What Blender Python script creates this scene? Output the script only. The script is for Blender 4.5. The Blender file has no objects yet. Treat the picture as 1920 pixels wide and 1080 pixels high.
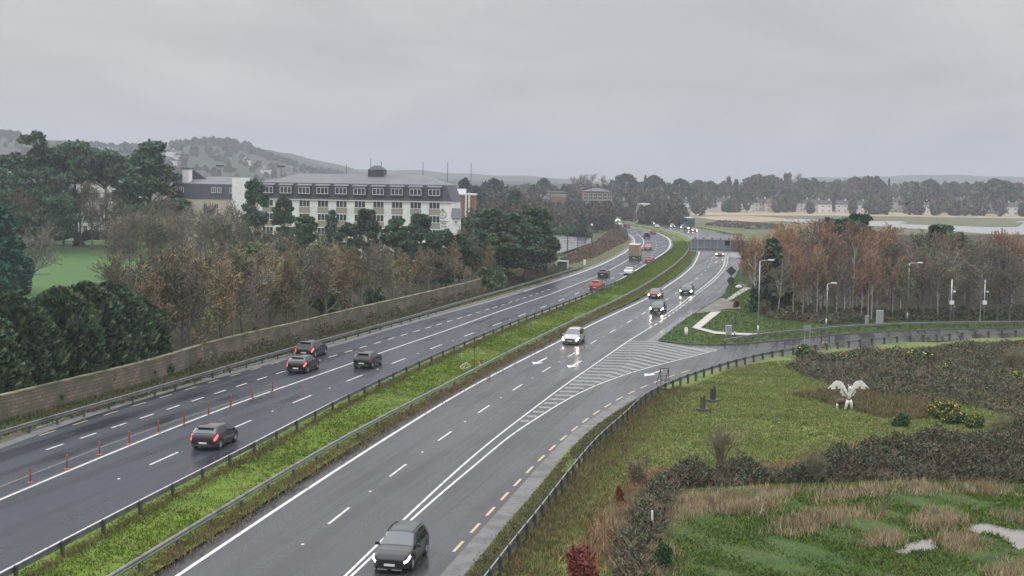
import bpy, math, random
import numpy as np
from mathutils import Vector, Matrix
from mathutils.geometry import delaunay_2d_cdt

C = bpy.context.scene
COL = C.collection
R = math.radians
PI = math.pi

# ------------------------------------------------------------------ camera, sky, sun, exposure
FPX, HORIZON, CAM_H, ROLL = 2600.0, 334.0, 17.6, R(0.9)   # focal length in photo pixels, horizon row at mid-frame, mast height in metres, camera roll
PITCH = math.atan((540 - HORIZON) / FPX)
cam_data = bpy.data.cameras.new('camera')
cam_data.sensor_width = 36
cam_data.lens = 36 * FPX / 1920
cam_data.clip_end = 20000
cam = bpy.data.objects.new('camera', cam_data)
COL.objects.link(cam)
cam.location = (0, 0, CAM_H)
cam.rotation_euler = (Matrix.Rotation(PI / 2 - PITCH, 3, 'X') @ Matrix.Rotation(ROLL, 3, 'Z')).to_euler()
C.camera = cam

C.view_settings.view_transform = 'Standard'
C.view_settings.look = 'None'
C.view_settings.exposure = 0.0
C.view_settings.gamma = 1.0
C.cycles.max_bounces = 6
C.cycles.diffuse_bounces = 2
C.cycles.glossy_bounces = 3
C.cycles.volume_bounces = 1
C.cycles.transparent_max_bounces = 4
C.cycles.use_denoising = True
C.cycles.denoiser = 'OPENIMAGEDENOISE'
C.cycles.denoising_input_passes = 'RGB_ALBEDO_NORMAL'
C.cycles.use_adaptive_sampling = False
C.cycles.sample_clamp_indirect = 8

HAZE = 3.2e-4
SUN_EL, SUN_AZ = R(32), R(-55)                       # azimuth from +Y, clockwise
world = bpy.data.worlds.new('World')
C.world = world
world.use_nodes = True
nt = world.node_tree
nt.nodes.clear()
N = nt.nodes.new
out = N('ShaderNodeOutputWorld')
sky = N('ShaderNodeTexSky')
sky.sky_type = 'NISHITA'
sky.sun_disc = False
sky.sun_elevation = SUN_EL
sky.sun_rotation = SUN_AZ
sky.dust_density = 4
bg1 = N('ShaderNodeBackground')
bg1.inputs['Strength'].default_value = 0.08
nt.links.new(sky.outputs[0], bg1.inputs['Color'])
tc = N('ShaderNodeTexCoord')
sep = N('ShaderNodeSeparateXYZ')
nt.links.new(tc.outputs['Generated'], sep.inputs[0])
def wmath(op, a, b=None):
    n = N('ShaderNodeMath'); n.operation = op
    for i, v in enumerate((a, b)):
        if v is None: continue
        if isinstance(v, (int, float)): n.inputs[i].default_value = v
        else: nt.links.new(v, n.inputs[i])
    return n.outputs[0]
zc = wmath('MAXIMUM', sep.outputs['Z'], 0.0)
zz = wmath('ADD', zc, 0.22)
comb = N('ShaderNodeCombineXYZ')
nt.links.new(wmath('DIVIDE', sep.outputs['X'], zz), comb.inputs[0])
nt.links.new(wmath('DIVIDE', sep.outputs['Y'], zz), comb.inputs[1])
nz = N('ShaderNodeTexNoise')
nz.inputs['Scale'].default_value = 1.15
nz.inputs['Detail'].default_value = 4
nz.inputs['Roughness'].default_value = 0.58
nz.inputs['Distortion'].default_value = 0.9
nt.links.new(comb.outputs[0], nz.inputs['Vector'])
ramp = N('ShaderNodeValToRGB')
ramp.color_ramp.elements[0].position = 0.30
ramp.color_ramp.elements[0].color = (0.485, 0.487, 0.515, 1)
ramp.color_ramp.elements[1].position = 0.70
ramp.color_ramp.elements[1].color = (0.640, 0.628, 0.645, 1)
nt.links.new(nz.outputs['Fac'], ramp.inputs[0])
# overcast luminance: brighter towards the zenith
lum = wmath('ADD', wmath('MULTIPLY', wmath('MAXIMUM', wmath('SUBTRACT', zc, 0.12), 0.0), 4.6), 1.0)
bg2 = N('ShaderNodeBackground')
nt.links.new(ramp.outputs[0], bg2.inputs['Color'])
nt.links.new(lum, bg2.inputs['Strength'])
mixw = N('ShaderNodeMixShader')
mixw.inputs[0].default_value = 0.93
nt.links.new(bg1.outputs[0], mixw.inputs[1])
nt.links.new(bg2.outputs[0], mixw.inputs[2])
nt.links.new(mixw.outputs[0], out.inputs['Surface'])

sun_data = bpy.data.lights.new('sun', 'SUN')
sun_data.energy = 0.7
sun_data.angle = R(25)
sun_data.color = (1.0, 0.95, 0.88)
sun = bpy.data.objects.new('sun', sun_data)
COL.objects.link(sun)
sd = Vector((math.sin(SUN_AZ) * math.cos(SUN_EL), math.cos(SUN_AZ) * math.cos(SUN_EL), math.sin(SUN_EL)))
sun.rotation_euler = (-sd).to_track_quat('-Z', 'Y').to_euler()

# ------------------------------------------------------------------ helpers
def ray(px, py):
    x, y = (px - 960) / FPX, (py - 540) / FPX
    x, y = x * math.cos(ROLL) + y * math.sin(ROLL), -x * math.sin(ROLL) + y * math.cos(ROLL)
    return x, math.cos(PITCH) - y * math.sin(PITCH), math.sin(PITCH) + y * math.cos(PITCH)     # right, forward, down
def G(px, py, z=0.0):
    """ground point (x, y) seen at photo pixel (px, py), on the plane of height z"""
    r, f, d = ray(px, py); t = (CAM_H - z) / d
    return (t * r, t * f)
def GG(pts, z=0.0): return [G(a, b, z) for a, b in pts]
def at(px, d, py=425):                                # point at distance d in the direction of photo column px
    r, f, _ = ray(px, py); return (r / f * d, d)
def zat(py, d, px):                                   # height of what is seen in row py at distance d
    r, f, w = ray(px, py); return CAM_H - w / f * d
def column(x, y, z=0.0):                              # photo column of a world point
    v = Matrix.Rotation(-ROLL, 3, 'Z') @ (Matrix.Rotation(PITCH - PI / 2, 3, 'X') @ Vector((x, y, z - CAM_H)))
    return 960 + FPX * v.x / -v.z

def smooth_curve(pts, step=2.0, sig=8.0, back=0.0, fwd=0.0):
    g = np.array(pts, float)
    if back:
        d = g[0] - g[min(2, len(g) - 1)]; g = np.vstack([g[0] + d / np.linalg.norm(d) * back, g])
    if fwd:
        d = g[-1] - g[-2]; g = np.vstack([g, g[-1] + d / np.linalg.norm(d) * fwd])
    s = np.concatenate([[0], np.cumsum(np.linalg.norm(np.diff(g, axis=0), axis=1))])
    n = max(3, int(s[-1] / step))
    t = np.linspace(0, s[-1], n)
    c = np.stack([np.interp(t, s, g[:, 0]), np.interp(t, s, g[:, 1])], 1)
    if sig > 0:
        k = int(3 * sig / step) + 1
        w = np.exp(-0.5 * (np.arange(-k, k + 1) * step / sig) ** 2); w /= w.sum()
        pre = 2 * c[0] - c[1:k + 1][::-1] if n > k else np.repeat(c[:1], k, 0)
        post = 2 * c[-1] - c[-k - 1:-1][::-1] if n > k else np.repeat(c[-1:], k, 0)
        e = np.vstack([pre, c, post])
        c = np.stack([np.convolve(e[:, 0], w, 'valid'), np.convolve(e[:, 1], w, 'valid')], 1)
    return c
def pcurve(pix, z=0.0, **k): return smooth_curve(GG(pix, z), **k)
def arclen(c): return np.concatenate([[0], np.cumsum(np.linalg.norm(np.diff(c, axis=0), axis=1))])
def normals(c):
    t = np.gradient(c, axis=0); t /= np.linalg.norm(t, axis=1)[:, None]
    return np.stack([t[:, 1], -t[:, 0]], 1)            # points to the right of travel
def offset(c, d): return c + normals(c) * d
def sample(c, s):
    a = arclen(c)
    return np.stack([np.interp(s, a, c[:, 0]), np.interp(s, a, c[:, 1])], -1)
def heading_at(c, s):
    p = sample(c, np.array([s - 1.0, s + 1.0])); d = p[1] - p[0]
    return math.atan2(d[0], d[1])
def nearest_s(c, p):
    return arclen(c)[np.argmin(np.linalg.norm(c - np.array(p), axis=1))]

def tag(o, label=None, cat=None, group=None, kind=None):
    if label: o['label'] = label
    if cat: o['category'] = cat
    if group: o['group'] = group
    if kind: o['kind'] = kind
    return o
def empty(name, loc, rz=0.0, label=None, cat=None, group=None):
    o = bpy.data.objects.new(name, None)
    o.empty_display_size = 0.5
    COL.objects.link(o)
    o.location = loc; o.rotation_euler = (0, 0, rz)
    return tag(o, label, cat, group)
def children(o): return [c for c in COL.objects if c.parent == o]
KIDS = {}
def link(name, me, parent=None):
    o = bpy.data.objects.new(name, me)
    COL.objects.link(o)
    if parent is not None:
        o.parent = parent; KIDS.setdefault(parent.name, []).append(o)
    return o
def copy_tree(o, parent=None):
    c = o.copy(); COL.objects.link(c)
    if parent is not None:
        c.parent = parent; KIDS.setdefault(parent.name, []).append(c)
    for ch in KIDS.get(o.name, []): copy_tree(ch, c)
    return c

class MB:
    """collects faces, then links them as one mesh object"""
    def __init__(s): s.v = []; s.f = []; s.m = []
    def add(s, vs, fs, mi=0):
        n = len(s.v); s.v += [tuple(v) for v in vs]
        s.f += [tuple(i + n for i in f) for f in fs]; s.m += [mi] * len(fs); return s
    def box(s, c, d, rz=0.0, mi=0, taper=1.0):
        x, y, z = d[0] / 2, d[1] / 2, d[2] / 2
        cs, sn = math.cos(rz), math.sin(rz); vs = []
        for sz in (-1, 1):
            k = taper if sz > 0 else 1
            for sx, sy in ((-1, -1), (1, -1), (1, 1), (-1, 1)):
                a, b = sx * x * k, sy * y * k
                vs.append((c[0] + a * cs - b * sn, c[1] + a * sn + b * cs, c[2] + sz * z))
        return s.add(vs, [(3, 2, 1, 0), (4, 5, 6, 7), (0, 1, 5, 4), (1, 2, 6, 5), (2, 3, 7, 6), (3, 0, 4, 7)], mi)
    def tube(s, pts, rad, n=6, mi=0, cap=True):
        pts = [Vector(p) for p in pts]
        if not hasattr(rad, '__len__'): rad = [rad] * len(pts)
        vs = []; fs = []
        for i, p in enumerate(pts):
            d = (pts[min(i + 1, len(pts) - 1)] - pts[max(i - 1, 0)])
            d = d.normalized() if d.length > 1e-9 else Vector((0, 0, 1))
            a = d.cross(Vector((0, 0, 1)) if abs(d.z) < 0.9 else Vector((1, 0, 0))).normalized(); b = d.cross(a)
            for k in range(n):
                t = 2 * PI * k / n
                vs.append(p + (a * math.cos(t) + b * math.sin(t)) * rad[i])
        for i in range(len(pts) - 1):
            for k in range(n):
                k2 = (k + 1) % n
                fs.append((i * n + k, i * n + k2, (i + 1) * n + k2, (i + 1) * n + k))
        if cap:
            fs.append(tuple(range(n))[::-1]); fs.append(tuple((len(pts) - 1) * n + k for k in range(n)))
        return s.add(vs, fs, mi)
    def prism(s, poly, z0, z1, mi=0):
        n = len(poly)
        vs = [(x, y, z0) for x, y in poly] + [(x, y, z1) for x, y in poly]
        fs = [tuple(range(n))[::-1], tuple(range(n, 2 * n))] + [(i, (i + 1) % n, n + (i + 1) % n, n + i) for i in range(n)]
        return s.add(vs, fs, mi)
    def lathe(s, prof, n=12, c=(0, 0, 0), mi=0):
        vs = []; fs = []
        for r, z in prof:
            for k in range(n):
                vs.append((c[0] + r * math.cos(2 * PI * k / n), c[1] + r * math.sin(2 * PI * k / n), c[2] + z))
        for i in range(len(prof) - 1):
            for k in range(n):
                k2 = (k + 1) % n; fs.append((i * n + k, i * n + k2, (i + 1) * n + k2, (i + 1) * n + k))
        fs.append(tuple(range(n))[::-1]); fs.append(tuple((len(prof) - 1) * n + k for k in range(n)))
        return s.add(vs, fs, mi)
    def strip(s, a, b, z=0.0, mi=0):
        n = len(a); zz = z if hasattr(z, '__len__') else [z] * n
        vs = [(p[0], p[1], zz[i]) for i, p in enumerate(a)] + [(p[0], p[1], zz[i]) for i, p in enumerate(b)]
        return s.add(vs, [(i, n + i, n + i + 1, i + 1) for i in range(n - 1)], mi)
    def mesh(s, name, mats, smooth=False):
        me = bpy.data.meshes.new(name)
        me.from_pydata(s.v, [], s.f)
        mats = mats if isinstance(mats, (list, tuple)) else [mats]
        for m in mats: me.materials.append(m)
        if len(mats) > 1: me.polygons.foreach_set('material_index', s.m)
        if smooth: me.polygons.foreach_set('use_smooth', [True] * len(s.f))
        me.update(); return me
    def build(s, name, mats, parent=None, smooth=False):
        return link(name, s.mesh(name, mats, smooth), parent)

def np_mesh(name, V, k, mats, mi=None, smooth=False):
    """V: vertices in groups of k, each group one face"""
    V = np.asarray(V, np.float32).reshape(-1, 3); nf = len(V) // k
    me = bpy.data.meshes.new(name)
    me.vertices.add(len(V)); me.vertices.foreach_set('co', V.ravel())
    me.loops.add(len(V)); me.loops.foreach_set('vertex_index', np.arange(len(V), dtype=np.int32))
    me.polygons.add(nf)
    me.polygons.foreach_set('loop_start', np.arange(nf, dtype=np.int32) * k)
    me.polygons.foreach_set('loop_total', np.full(nf, k, np.int32))
    mats = mats if isinstance(mats, (list, tuple)) else [mats]
    for m in mats: me.materials.append(m)
    if mi is not None: me.polygons.foreach_set('material_index', np.asarray(mi, np.int32))
    me.update(calc_edges=True); return me

def inside(poly, P):
    poly = np.asarray(poly); x, y = P[:, 0], P[:, 1]; r = np.zeros(len(P), bool); j = len(poly) - 1
    for i in range(len(poly)):
        xi, yi = poly[i]; xj, yj = poly[j]
        c = (yi > y) != (yj > y)
        r ^= c & (x < (xj - xi) * (y - yi) / (yj - yi + 1e-12) + xi); j = i
    return r
def scatter(poly, n, rng):
    poly = np.asarray(poly); lo, hi = poly.min(0), poly.max(0); out = np.zeros((0, 2))
    while len(out) < n:
        P = rng.uniform(lo, hi, (n * 2, 2)); out = np.vstack([out, P[inside(poly, P)]])
    return out[:n]
def sheet(name, poly, z, m, res=None, zf=None, parent=None, seed=1):
    """a flat or gently rolling ground sheet filling a world polygon"""
    poly = [tuple(map(float, p)) for p in poly]
    vs = [Vector(p) for p in poly]; nb = len(vs)
    if res:
        rng = np.random.default_rng(seed); a = np.array(poly); lo, hi = a.min(0), a.max(0)
        gx, gy = np.meshgrid(np.arange(lo[0], hi[0], res), np.arange(lo[1], hi[1], res))
        P = np.stack([gx.ravel(), gy.ravel()], 1) + rng.uniform(-.3, .3, (gx.size, 2)) * res
        vs += [Vector(p) for p in P[inside(a, P)]]
    r = delaunay_2d_cdt(vs, [(i, (i + 1) % nb) for i in range(nb)], [list(range(nb))], 1, 1e-5)
    V, F = r[0], r[2]
    me = bpy.data.meshes.new(name)
    me.from_pydata([(v.x, v.y, z + (zf(v.x, v.y) if zf else 0)) for v in V], [], [tuple(f) for f in F])
    me.materials.append(m)
    if sum(p.normal.z for p in me.polygons) < 0: me.flip_normals()
    me.polygons.foreach_set('use_smooth', [True] * len(me.polygons))
    me.update()
    o = link(name, me, parent); o['kind'] = 'structure'
    return o

# ------------------------------------------------------------------ materials
MATS = {}
def rgb(c): return (c[0], c[1], c[2], 1)
def mat(name, col, rough=0.7, metal=0.0, cols=None, scale=1.0, bump=0.0, bscale=None, space='obj', spec=0.5,
        emit=None, estr=0.0, stretch=None, rough2=None, jitter=0.0, detail=5, coat=0.0, sheen=0.0, rz=0.0, trans=0.0, isl=None):
    m = bpy.data.materials.new(name); m.use_nodes = True
    t = m.node_tree; b = t.nodes['Principled BSDF']
    b.inputs['Base Color'].default_value = rgb(col); b.inputs['Roughness'].default_value = rough
    b.inputs['Metallic'].default_value = metal; b.inputs['Specular IOR Level'].default_value = spec
    b.inputs['Coat Weight'].default_value = coat
    if emit: b.inputs['Emission Color'].default_value = rgb(emit); b.inputs['Emission Strength'].default_value = estr
    if cols or bump or jitter or isl or rough2 is not None:
        if space == 'world':
            src = t.nodes.new('ShaderNodeNewGeometry').outputs['Position']
        else:
            src = t.nodes.new('ShaderNodeTexCoord').outputs['Object']
        if stretch:
            mp = t.nodes.new('ShaderNodeMapping'); mp.vector_type = 'TEXTURE'; mp.inputs['Scale'].default_value = stretch
            mp.inputs['Rotation'].default_value = (0, 0, rz)
            t.links.new(src, mp.inputs[0]); src = mp.outputs[0]
        n = t.nodes.new('ShaderNodeTexNoise'); n.inputs['Scale'].default_value = scale
        n.inputs['Detail'].default_value = detail; n.inputs['Roughness'].default_value = 0.6
        t.links.new(src, n.inputs['Vector'])
        cur = None
        if cols:
            rp = t.nodes.new('ShaderNodeValToRGB'); e = rp.color_ramp.elements
            allc = [col] + list(cols); k = len(allc)
            pos = [0.33 + 0.34 * i / (k - 1) for i in range(k)]
            e[0].position = pos[0]; e[0].color = rgb(allc[0]); e[1].position = pos[-1]; e[1].color = rgb(allc[-1])
            for i in range(1, k - 1):
                q = e.new(pos[i]); q.color = rgb(allc[i])
            t.links.new(n.outputs['Fac'], rp.inputs[0]); cur = rp.outputs[0]
        if jitter:
            oi = t.nodes.new('ShaderNodeObjectInfo')
            hv = t.nodes.new('ShaderNodeHueSaturation')
            if cur is not None: t.links.new(cur, hv.inputs['Color'])
            else: hv.inputs['Color'].default_value = rgb(col)
            mr = t.nodes.new('ShaderNodeMapRange'); mr.inputs['To Min'].default_value = 1 - jitter; mr.inputs['To Max'].default_value = 1 + jitter
            t.links.new(oi.outputs['Random'], mr.inputs['Value']); t.links.new(mr.outputs[0], hv.inputs['Value'])
            mr2 = t.nodes.new('ShaderNodeMapRange'); mr2.inputs['To Min'].default_value = 0.5 - jitter * .06; mr2.inputs['To Max'].default_value = 0.5 + jitter * .06
            fr = t.nodes.new('ShaderNodeMath'); fr.operation = 'FRACT'
            ml = t.nodes.new('ShaderNodeMath'); ml.operation = 'MULTIPLY'; ml.inputs[1].default_value = 7.31
            t.links.new(oi.outputs['Random'], ml.inputs[0]); t.links.new(ml.outputs[0], fr.inputs[0])
            t.links.new(fr.outputs[0], mr2.inputs['Value']); t.links.new(mr2.outputs[0], hv.inputs['Hue'])
            cur = hv.outputs[0]
        if isl:                                        # every leaf, twig or blade a little lighter or darker than its neighbour
            gi = t.nodes.new('ShaderNodeNewGeometry'); mr = t.nodes.new('ShaderNodeMapRange'); mr.inputs['To Min'].default_value = isl[0]; mr.inputs['To Max'].default_value = isl[1]
            t.links.new(gi.outputs['Random Per Island'], mr.inputs['Value']); hv = t.nodes.new('ShaderNodeHueSaturation')
            if cur is not None: t.links.new(cur, hv.inputs['Color'])
            else: hv.inputs['Color'].default_value = rgb(col)
            t.links.new(mr.outputs[0], hv.inputs['Value']); cur = hv.outputs[0]
        if cur is not None: t.links.new(cur, b.inputs['Base Color'])
        if rough2 is not None:
            n3 = t.nodes.new('ShaderNodeTexNoise'); n3.inputs['Scale'].default_value = scale * 0.55; n3.inputs['Detail'].default_value = 4
            t.links.new(src, n3.inputs['Vector'])
            mr = t.nodes.new('ShaderNodeMapRange'); mr.inputs['From Min'].default_value = .35; mr.inputs['From Max'].default_value = .65
            mr.inputs['To Min'].default_value = rough; mr.inputs['To Max'].default_value = rough2
            t.links.new(n3.outputs['Fac'], mr.inputs['Value']); t.links.new(mr.outputs[0], b.inputs['Roughness'])
        if bump:
            n2 = t.nodes.new('ShaderNodeTexNoise'); n2.inputs['Scale'].default_value = bscale or scale * 4; n2.inputs['Detail'].default_value = 4
            t.links.new(src, n2.inputs['Vector'])
            bp = t.nodes.new('ShaderNodeBump'); bp.inputs['Strength'].default_value = min(1, bump); bp.inputs['Distance'].default_value = 0.1
            t.links.new(n2.outputs['Fac'], bp.inputs['Height']); t.links.new(bp.outputs[0], b.inputs['Normal'])
    MATS[name] = m
    return m
def two_scale(m, col, scale, lo, hi):
    """multiply a second, larger patch pattern over a material's colour (worn or damp patches)"""
    t = m.node_tree; b = t.nodes['Principled BSDF']
    src = t.nodes.new('ShaderNodeNewGeometry').outputs['Position']
    n = t.nodes.new('ShaderNodeTexNoise'); n.inputs['Scale'].default_value = scale; n.inputs['Detail'].default_value = 6
    t.links.new(src, n.inputs['Vector'])
    mr = t.nodes.new('ShaderNodeMapRange'); mr.inputs['From Min'].default_value = lo; mr.inputs['From Max'].default_value = hi
    t.links.new(n.outputs['Fac'], mr.inputs['Value'])
    mx = t.nodes.new('ShaderNodeMix'); mx.data_type = 'RGBA'
    old = b.inputs['Base Color'].links[0].from_socket
    t.links.new(mr.outputs[0], mx.inputs[0]); t.links.new(old, mx.inputs[6]); mx.inputs[7].default_value = rgb(col)
    t.links.new(mx.outputs[2], b.inputs['Base Color'])

def asphalt_mat(name, lo, hi, r0, r1, head, wear):
    """wet asphalt: grain, wheel tracks along the road, damp and dry patches"""
    m = bpy.data.materials.new(name); m.use_nodes = True; t = m.node_tree; b = t.nodes['Principled BSDF']; L_ = t.links.new
    geo = t.nodes.new('ShaderNodeNewGeometry')
    mp = t.nodes.new('ShaderNodeMapping'); mp.vector_type = 'TEXTURE'; mp.inputs['Scale'].default_value = (1, 26, 1); mp.inputs['Rotation'].default_value = (0, 0, -R(head)); L_(geo.outputs['Position'], mp.inputs[0])
    def noise(vec, sc, det, rgh=.6):
        n = t.nodes.new('ShaderNodeTexNoise'); n.inputs['Scale'].default_value = sc; n.inputs['Detail'].default_value = det; n.inputs['Roughness'].default_value = rgh; L_(vec, n.inputs['Vector']); return n.outputs['Fac']
    def rng_(v, a, b_, c, d):
        r_ = t.nodes.new('ShaderNodeMapRange'); r_.inputs['From Min'].default_value = a; r_.inputs['From Max'].default_value = b_; r_.inputs['To Min'].default_value = c; r_.inputs['To Max'].default_value = d; L_(v, r_.inputs['Value']); return r_.outputs[0]
    def mth(op, a, b_):
        q = t.nodes.new('ShaderNodeMath'); q.operation = op
        for i, v in enumerate((a, b_)):
            if isinstance(v, (int, float)): q.inputs[i].default_value = v
            else: L_(v, q.inputs[i])
        return q.outputs[0]
    streak = noise(mp.outputs[0], .62, 6); patch_ = noise(geo.outputs['Position'], .085, 6); grain = noise(geo.outputs['Position'], 9, 6, .8)
    f = mth('ADD', mth('MULTIPLY', rng_(streak, .42, .58, 0, 1), .62), mth('MULTIPLY', rng_(grain, .3, .7, 0, 1), .62)); f = mth('ADD', f, mth('MULTIPLY', rng_(patch_, .35, .65, -.02, .28), 1.0))
    mx = t.nodes.new('ShaderNodeMix'); mx.data_type = 'RGBA'; mx.inputs[6].default_value = rgb(lo); mx.inputs[7].default_value = rgb(hi); L_(f, mx.inputs[0]); L_(mx.outputs[2], b.inputs['Base Color'])
    rr = mth('ADD', rng_(streak, .42, .58, r0, r1), rng_(patch_, .4, .6, -.06, .08)); rr = mth('ADD', rr, rng_(grain, .3, .7, -.06, .06)); L_(rr, b.inputs['Roughness'])
    L_(rng_(grain, .32, .68, wear * .45, wear * 1.6), b.inputs['Specular IOR Level'])
    bp = t.nodes.new('ShaderNodeBump'); bp.inputs['Strength'].default_value = .14; bp.inputs['Distance'].default_value = .03; L_(noise(geo.outputs['Position'], 9, 5, .75), bp.inputs['Height']); L_(bp.outputs[0], b.inputs['Normal'])
    return m
asphalt = asphalt_mat('wet_asphalt', (.007, .011, .017), (.042, .049, .059), .28, .52, 14, .16)
asphalt2 = asphalt_mat('wet_old_asphalt', (.020, .021, .024), (.062, .063, .068), .18, .48, 13, .19)
hardstrip = mat('worn_concrete_strip', (.12, .12, .115), .35, cols=[(.2, .195, .185)], scale=.8, space='world', rough2=.6)
paint = mat('road_paint_white', (.18, .18, .18), .5, cols=[(.46, .46, .45), (.60, .60, .58), (.62, .62, .60), (.50, .50, .49)], scale=3.5, space='world', detail=10)
paint_worn = mat('road_paint_worn', (.20, .20, .20), .42, cols=[(.46, .46, .45), (.12, .12, .12)], scale=2.2, space='world', detail=8)
paint_y = mat('road_paint_yellow', (.20, .17, .11), .5, cols=[(.44, .36, .19), (.50, .42, .24), (.24, .2, .13)], scale=6, space='world')
kerb_m = mat('kerb_concrete', (.2, .2, .185), .7, cols=[(.3, .295, .27)], scale=2, space='world')
grass_m = mat('median_grass', (.072, .118, .014), .9, cols=[(.100, .162, .018), (.132, .182, .026), (.135, .13, .036)], scale=.35, space='world', bump=.8, bscale=6, spec=.2, detail=9)
two_scale(grass_m, (.095, .085, .035), .6, .52, .70)
rough_m = mat('rough_verge', (.082, .070, .042), .9, cols=[(.11, .095, .045), (.07, .10, .026), (.06, .048, .03)], scale=.6, space='world', bump=.8, bscale=8, spec=.2, detail=9)
field_m = mat('field_grass', (.085, .120, .030), .9, cols=[(.128, .172, .042), (.162, .196, .056), (.165, .152, .064)], scale=.22, space='world', bump=.9, bscale=5, spec=.2, detail=10)
two_scale(field_m, (.10, .085, .04), .11, .54, .68)
marsh_m = mat('marsh_grass', (.026, .046, .014), .9, cols=[(.044, .082, .020), (.062, .100, .026), (.075, .070, .034)], scale=.45, space='world', bump=.9, bscale=5, spec=.2, detail=10)
lawn_m = mat('lawn', (.050, .115, .030), .9, cols=[(.068, .145, .038)], scale=.05, space='world', spec=.2)
dirt_m = mat('mud_gravel', (.075, .062, .045), .4, cols=[(.13, .115, .09), (.09, .078, .05)], scale=.9, space='world', rough2=.8)
litter_m = mat('leaf_litter', (.030, .027, .018), .95, cols=[(.05, .042, .026), (.036, .045, .02)], scale=.35, space='world', bump=.6, bscale=6, spec=.1)
ground_m = mat('far_ground', (.06, .07, .035), .95, cols=[(.09, .095, .05), (.05, .06, .03)], scale=.012, space='world', spec=.1)
reed_m = mat('reed_bed', (.27, .215, .145), .95, cols=[(.37, .30, .21), (.2, .165, .11)], scale=.03, space='world', spec=.1, stretch=(1, .33, 1))
saltgrass_m = mat('salt_marsh', (.11, .115, .07), .95, cols=[(.13, .135, .075), (.08, .085, .05)], scale=.03, space='world', spec=.1, stretch=(1, .33, 1))
water_m = mat('water', (.20, .20, .195), .48, bump=.4, bscale=.35, space='world', spec=.9, metal=.0)
puddle_m = mat('muddy_water', (.16, .145, .13), .08, cols=[(.2, .18, .16)], scale=.6, space='world', spec=.8)
concrete_m = mat('path_concrete', (.36, .345, .31), .75, cols=[(.46, .44, .40)], scale=1.2, space='world')
galv = mat('galvanised_steel', (.38, .40, .41), .45, metal=.7, cols=[(.5, .52, .53)], scale=1.5)
galv_dark = mat('weathered_steel_rail', (.115, .12, .12), .55, metal=.35, cols=[(.18, .185, .185), (.09, .09, .085)], scale=.6)
post_dark = mat('rail_post_dark', (.05, .055, .055), .65, metal=.2, cols=[(.09, .095, .09)], scale=2)
white_m = mat('white_render', (.80, .79, .77), .85, cols=[(.85, .84, .82), (.70, .69, .67)], scale=.25)
white_paint = mat('white_paint', (.8, .8, .79), .4)
slate_m = mat('slate', (.050, .054, .068), .55, cols=[(.068, .072, .086)], scale=.9, bump=.3, bscale=6, jitter=0)
slate_top = mat('roof_felt', (.125, .13, .14), .7, cols=[(.16, .165, .175)], scale=.25)
tan_panel = mat('tan_panel', (.36, .31, .24), .8)
brick_m = mat('red_brick', (.24, .115, .09), .85, cols=[(.29, .145, .115)], scale=1)
brick_far = mat('brown_brick', (.2, .115, .085), .9, cols=[(.25, .15, .115)], scale=.3, jitter=.2)
glass_w = mat('window_glass', (.045, .052, .06), .08, spec=.8)
black_m = mat('black_plastic', (.015, .015, .016), .55)
darkgrey = mat('dark_grey_metal', (.05, .052, .055), .5, metal=.3)
# ------------------------------------------------------------------ vehicles
glass_c = mat('car_glass', (.012, .015, .017), .06, spec=.7)
glass_l = mat('windscreen_glass', (.085, .105, .112), .06, spec=.9)
tyre_m = mat('tyre_rubber', (.018, .018, .018), .8)
rim_m = mat('alloy', (.55, .56, .57), .45, metal=.2)
plate_m = mat('number_plate_white', (.78, .78, .76), .4)
head_on = mat('headlight_lit', (.9, .9, .9), .2, emit=(1, .93, .82), estr=30)
head_warm = mat('headlight_lit_warm', (.9, .9, .9), .2, emit=(1, .84, .60), estr=110)
head_off = mat('headlight_glass', (.5, .52, .54), .12, spec=.8)
tail_on = mat('tail_light_lit', (.5, .03, .02), .3, emit=(1, .07, .06), estr=5.0)
tail_off = mat('tail_light_glass', (.30, .018, .014), .25, spec=.7)
clad_m = mat('bumper_cladding', (.04, .041, .043), .6)
chrome = mat('bright_trim', (.6, .6, .6), .25, metal=.9)
def carpaint(name, c, metal=.25): return mat(name, c, .30, metal=metal, coat=.5, spec=.35)
P = dict(black=carpaint('paint_black', (.006, .006, .008), 0), navy=carpaint('paint_navy', (.009, .011, .018), 0),
         plum=carpaint('paint_plum', (.030, .020, .026), .1), grey=carpaint('paint_dark_grey', (.016, .019, .019), 0),
         silver=carpaint('paint_silver', (.42, .42, .42), .5), white=carpaint('paint_white', (.72, .72, .72), 0),
         red=carpaint('paint_red', (.30, .022, .014), .1), darkred=carpaint('paint_dark_red', (.14, .016, .014), .1),
         pink=carpaint('paint_faded_red', (.42, .10, .085), .1), blue=carpaint('paint_blue', (.05, .14, .2), .1))

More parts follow.
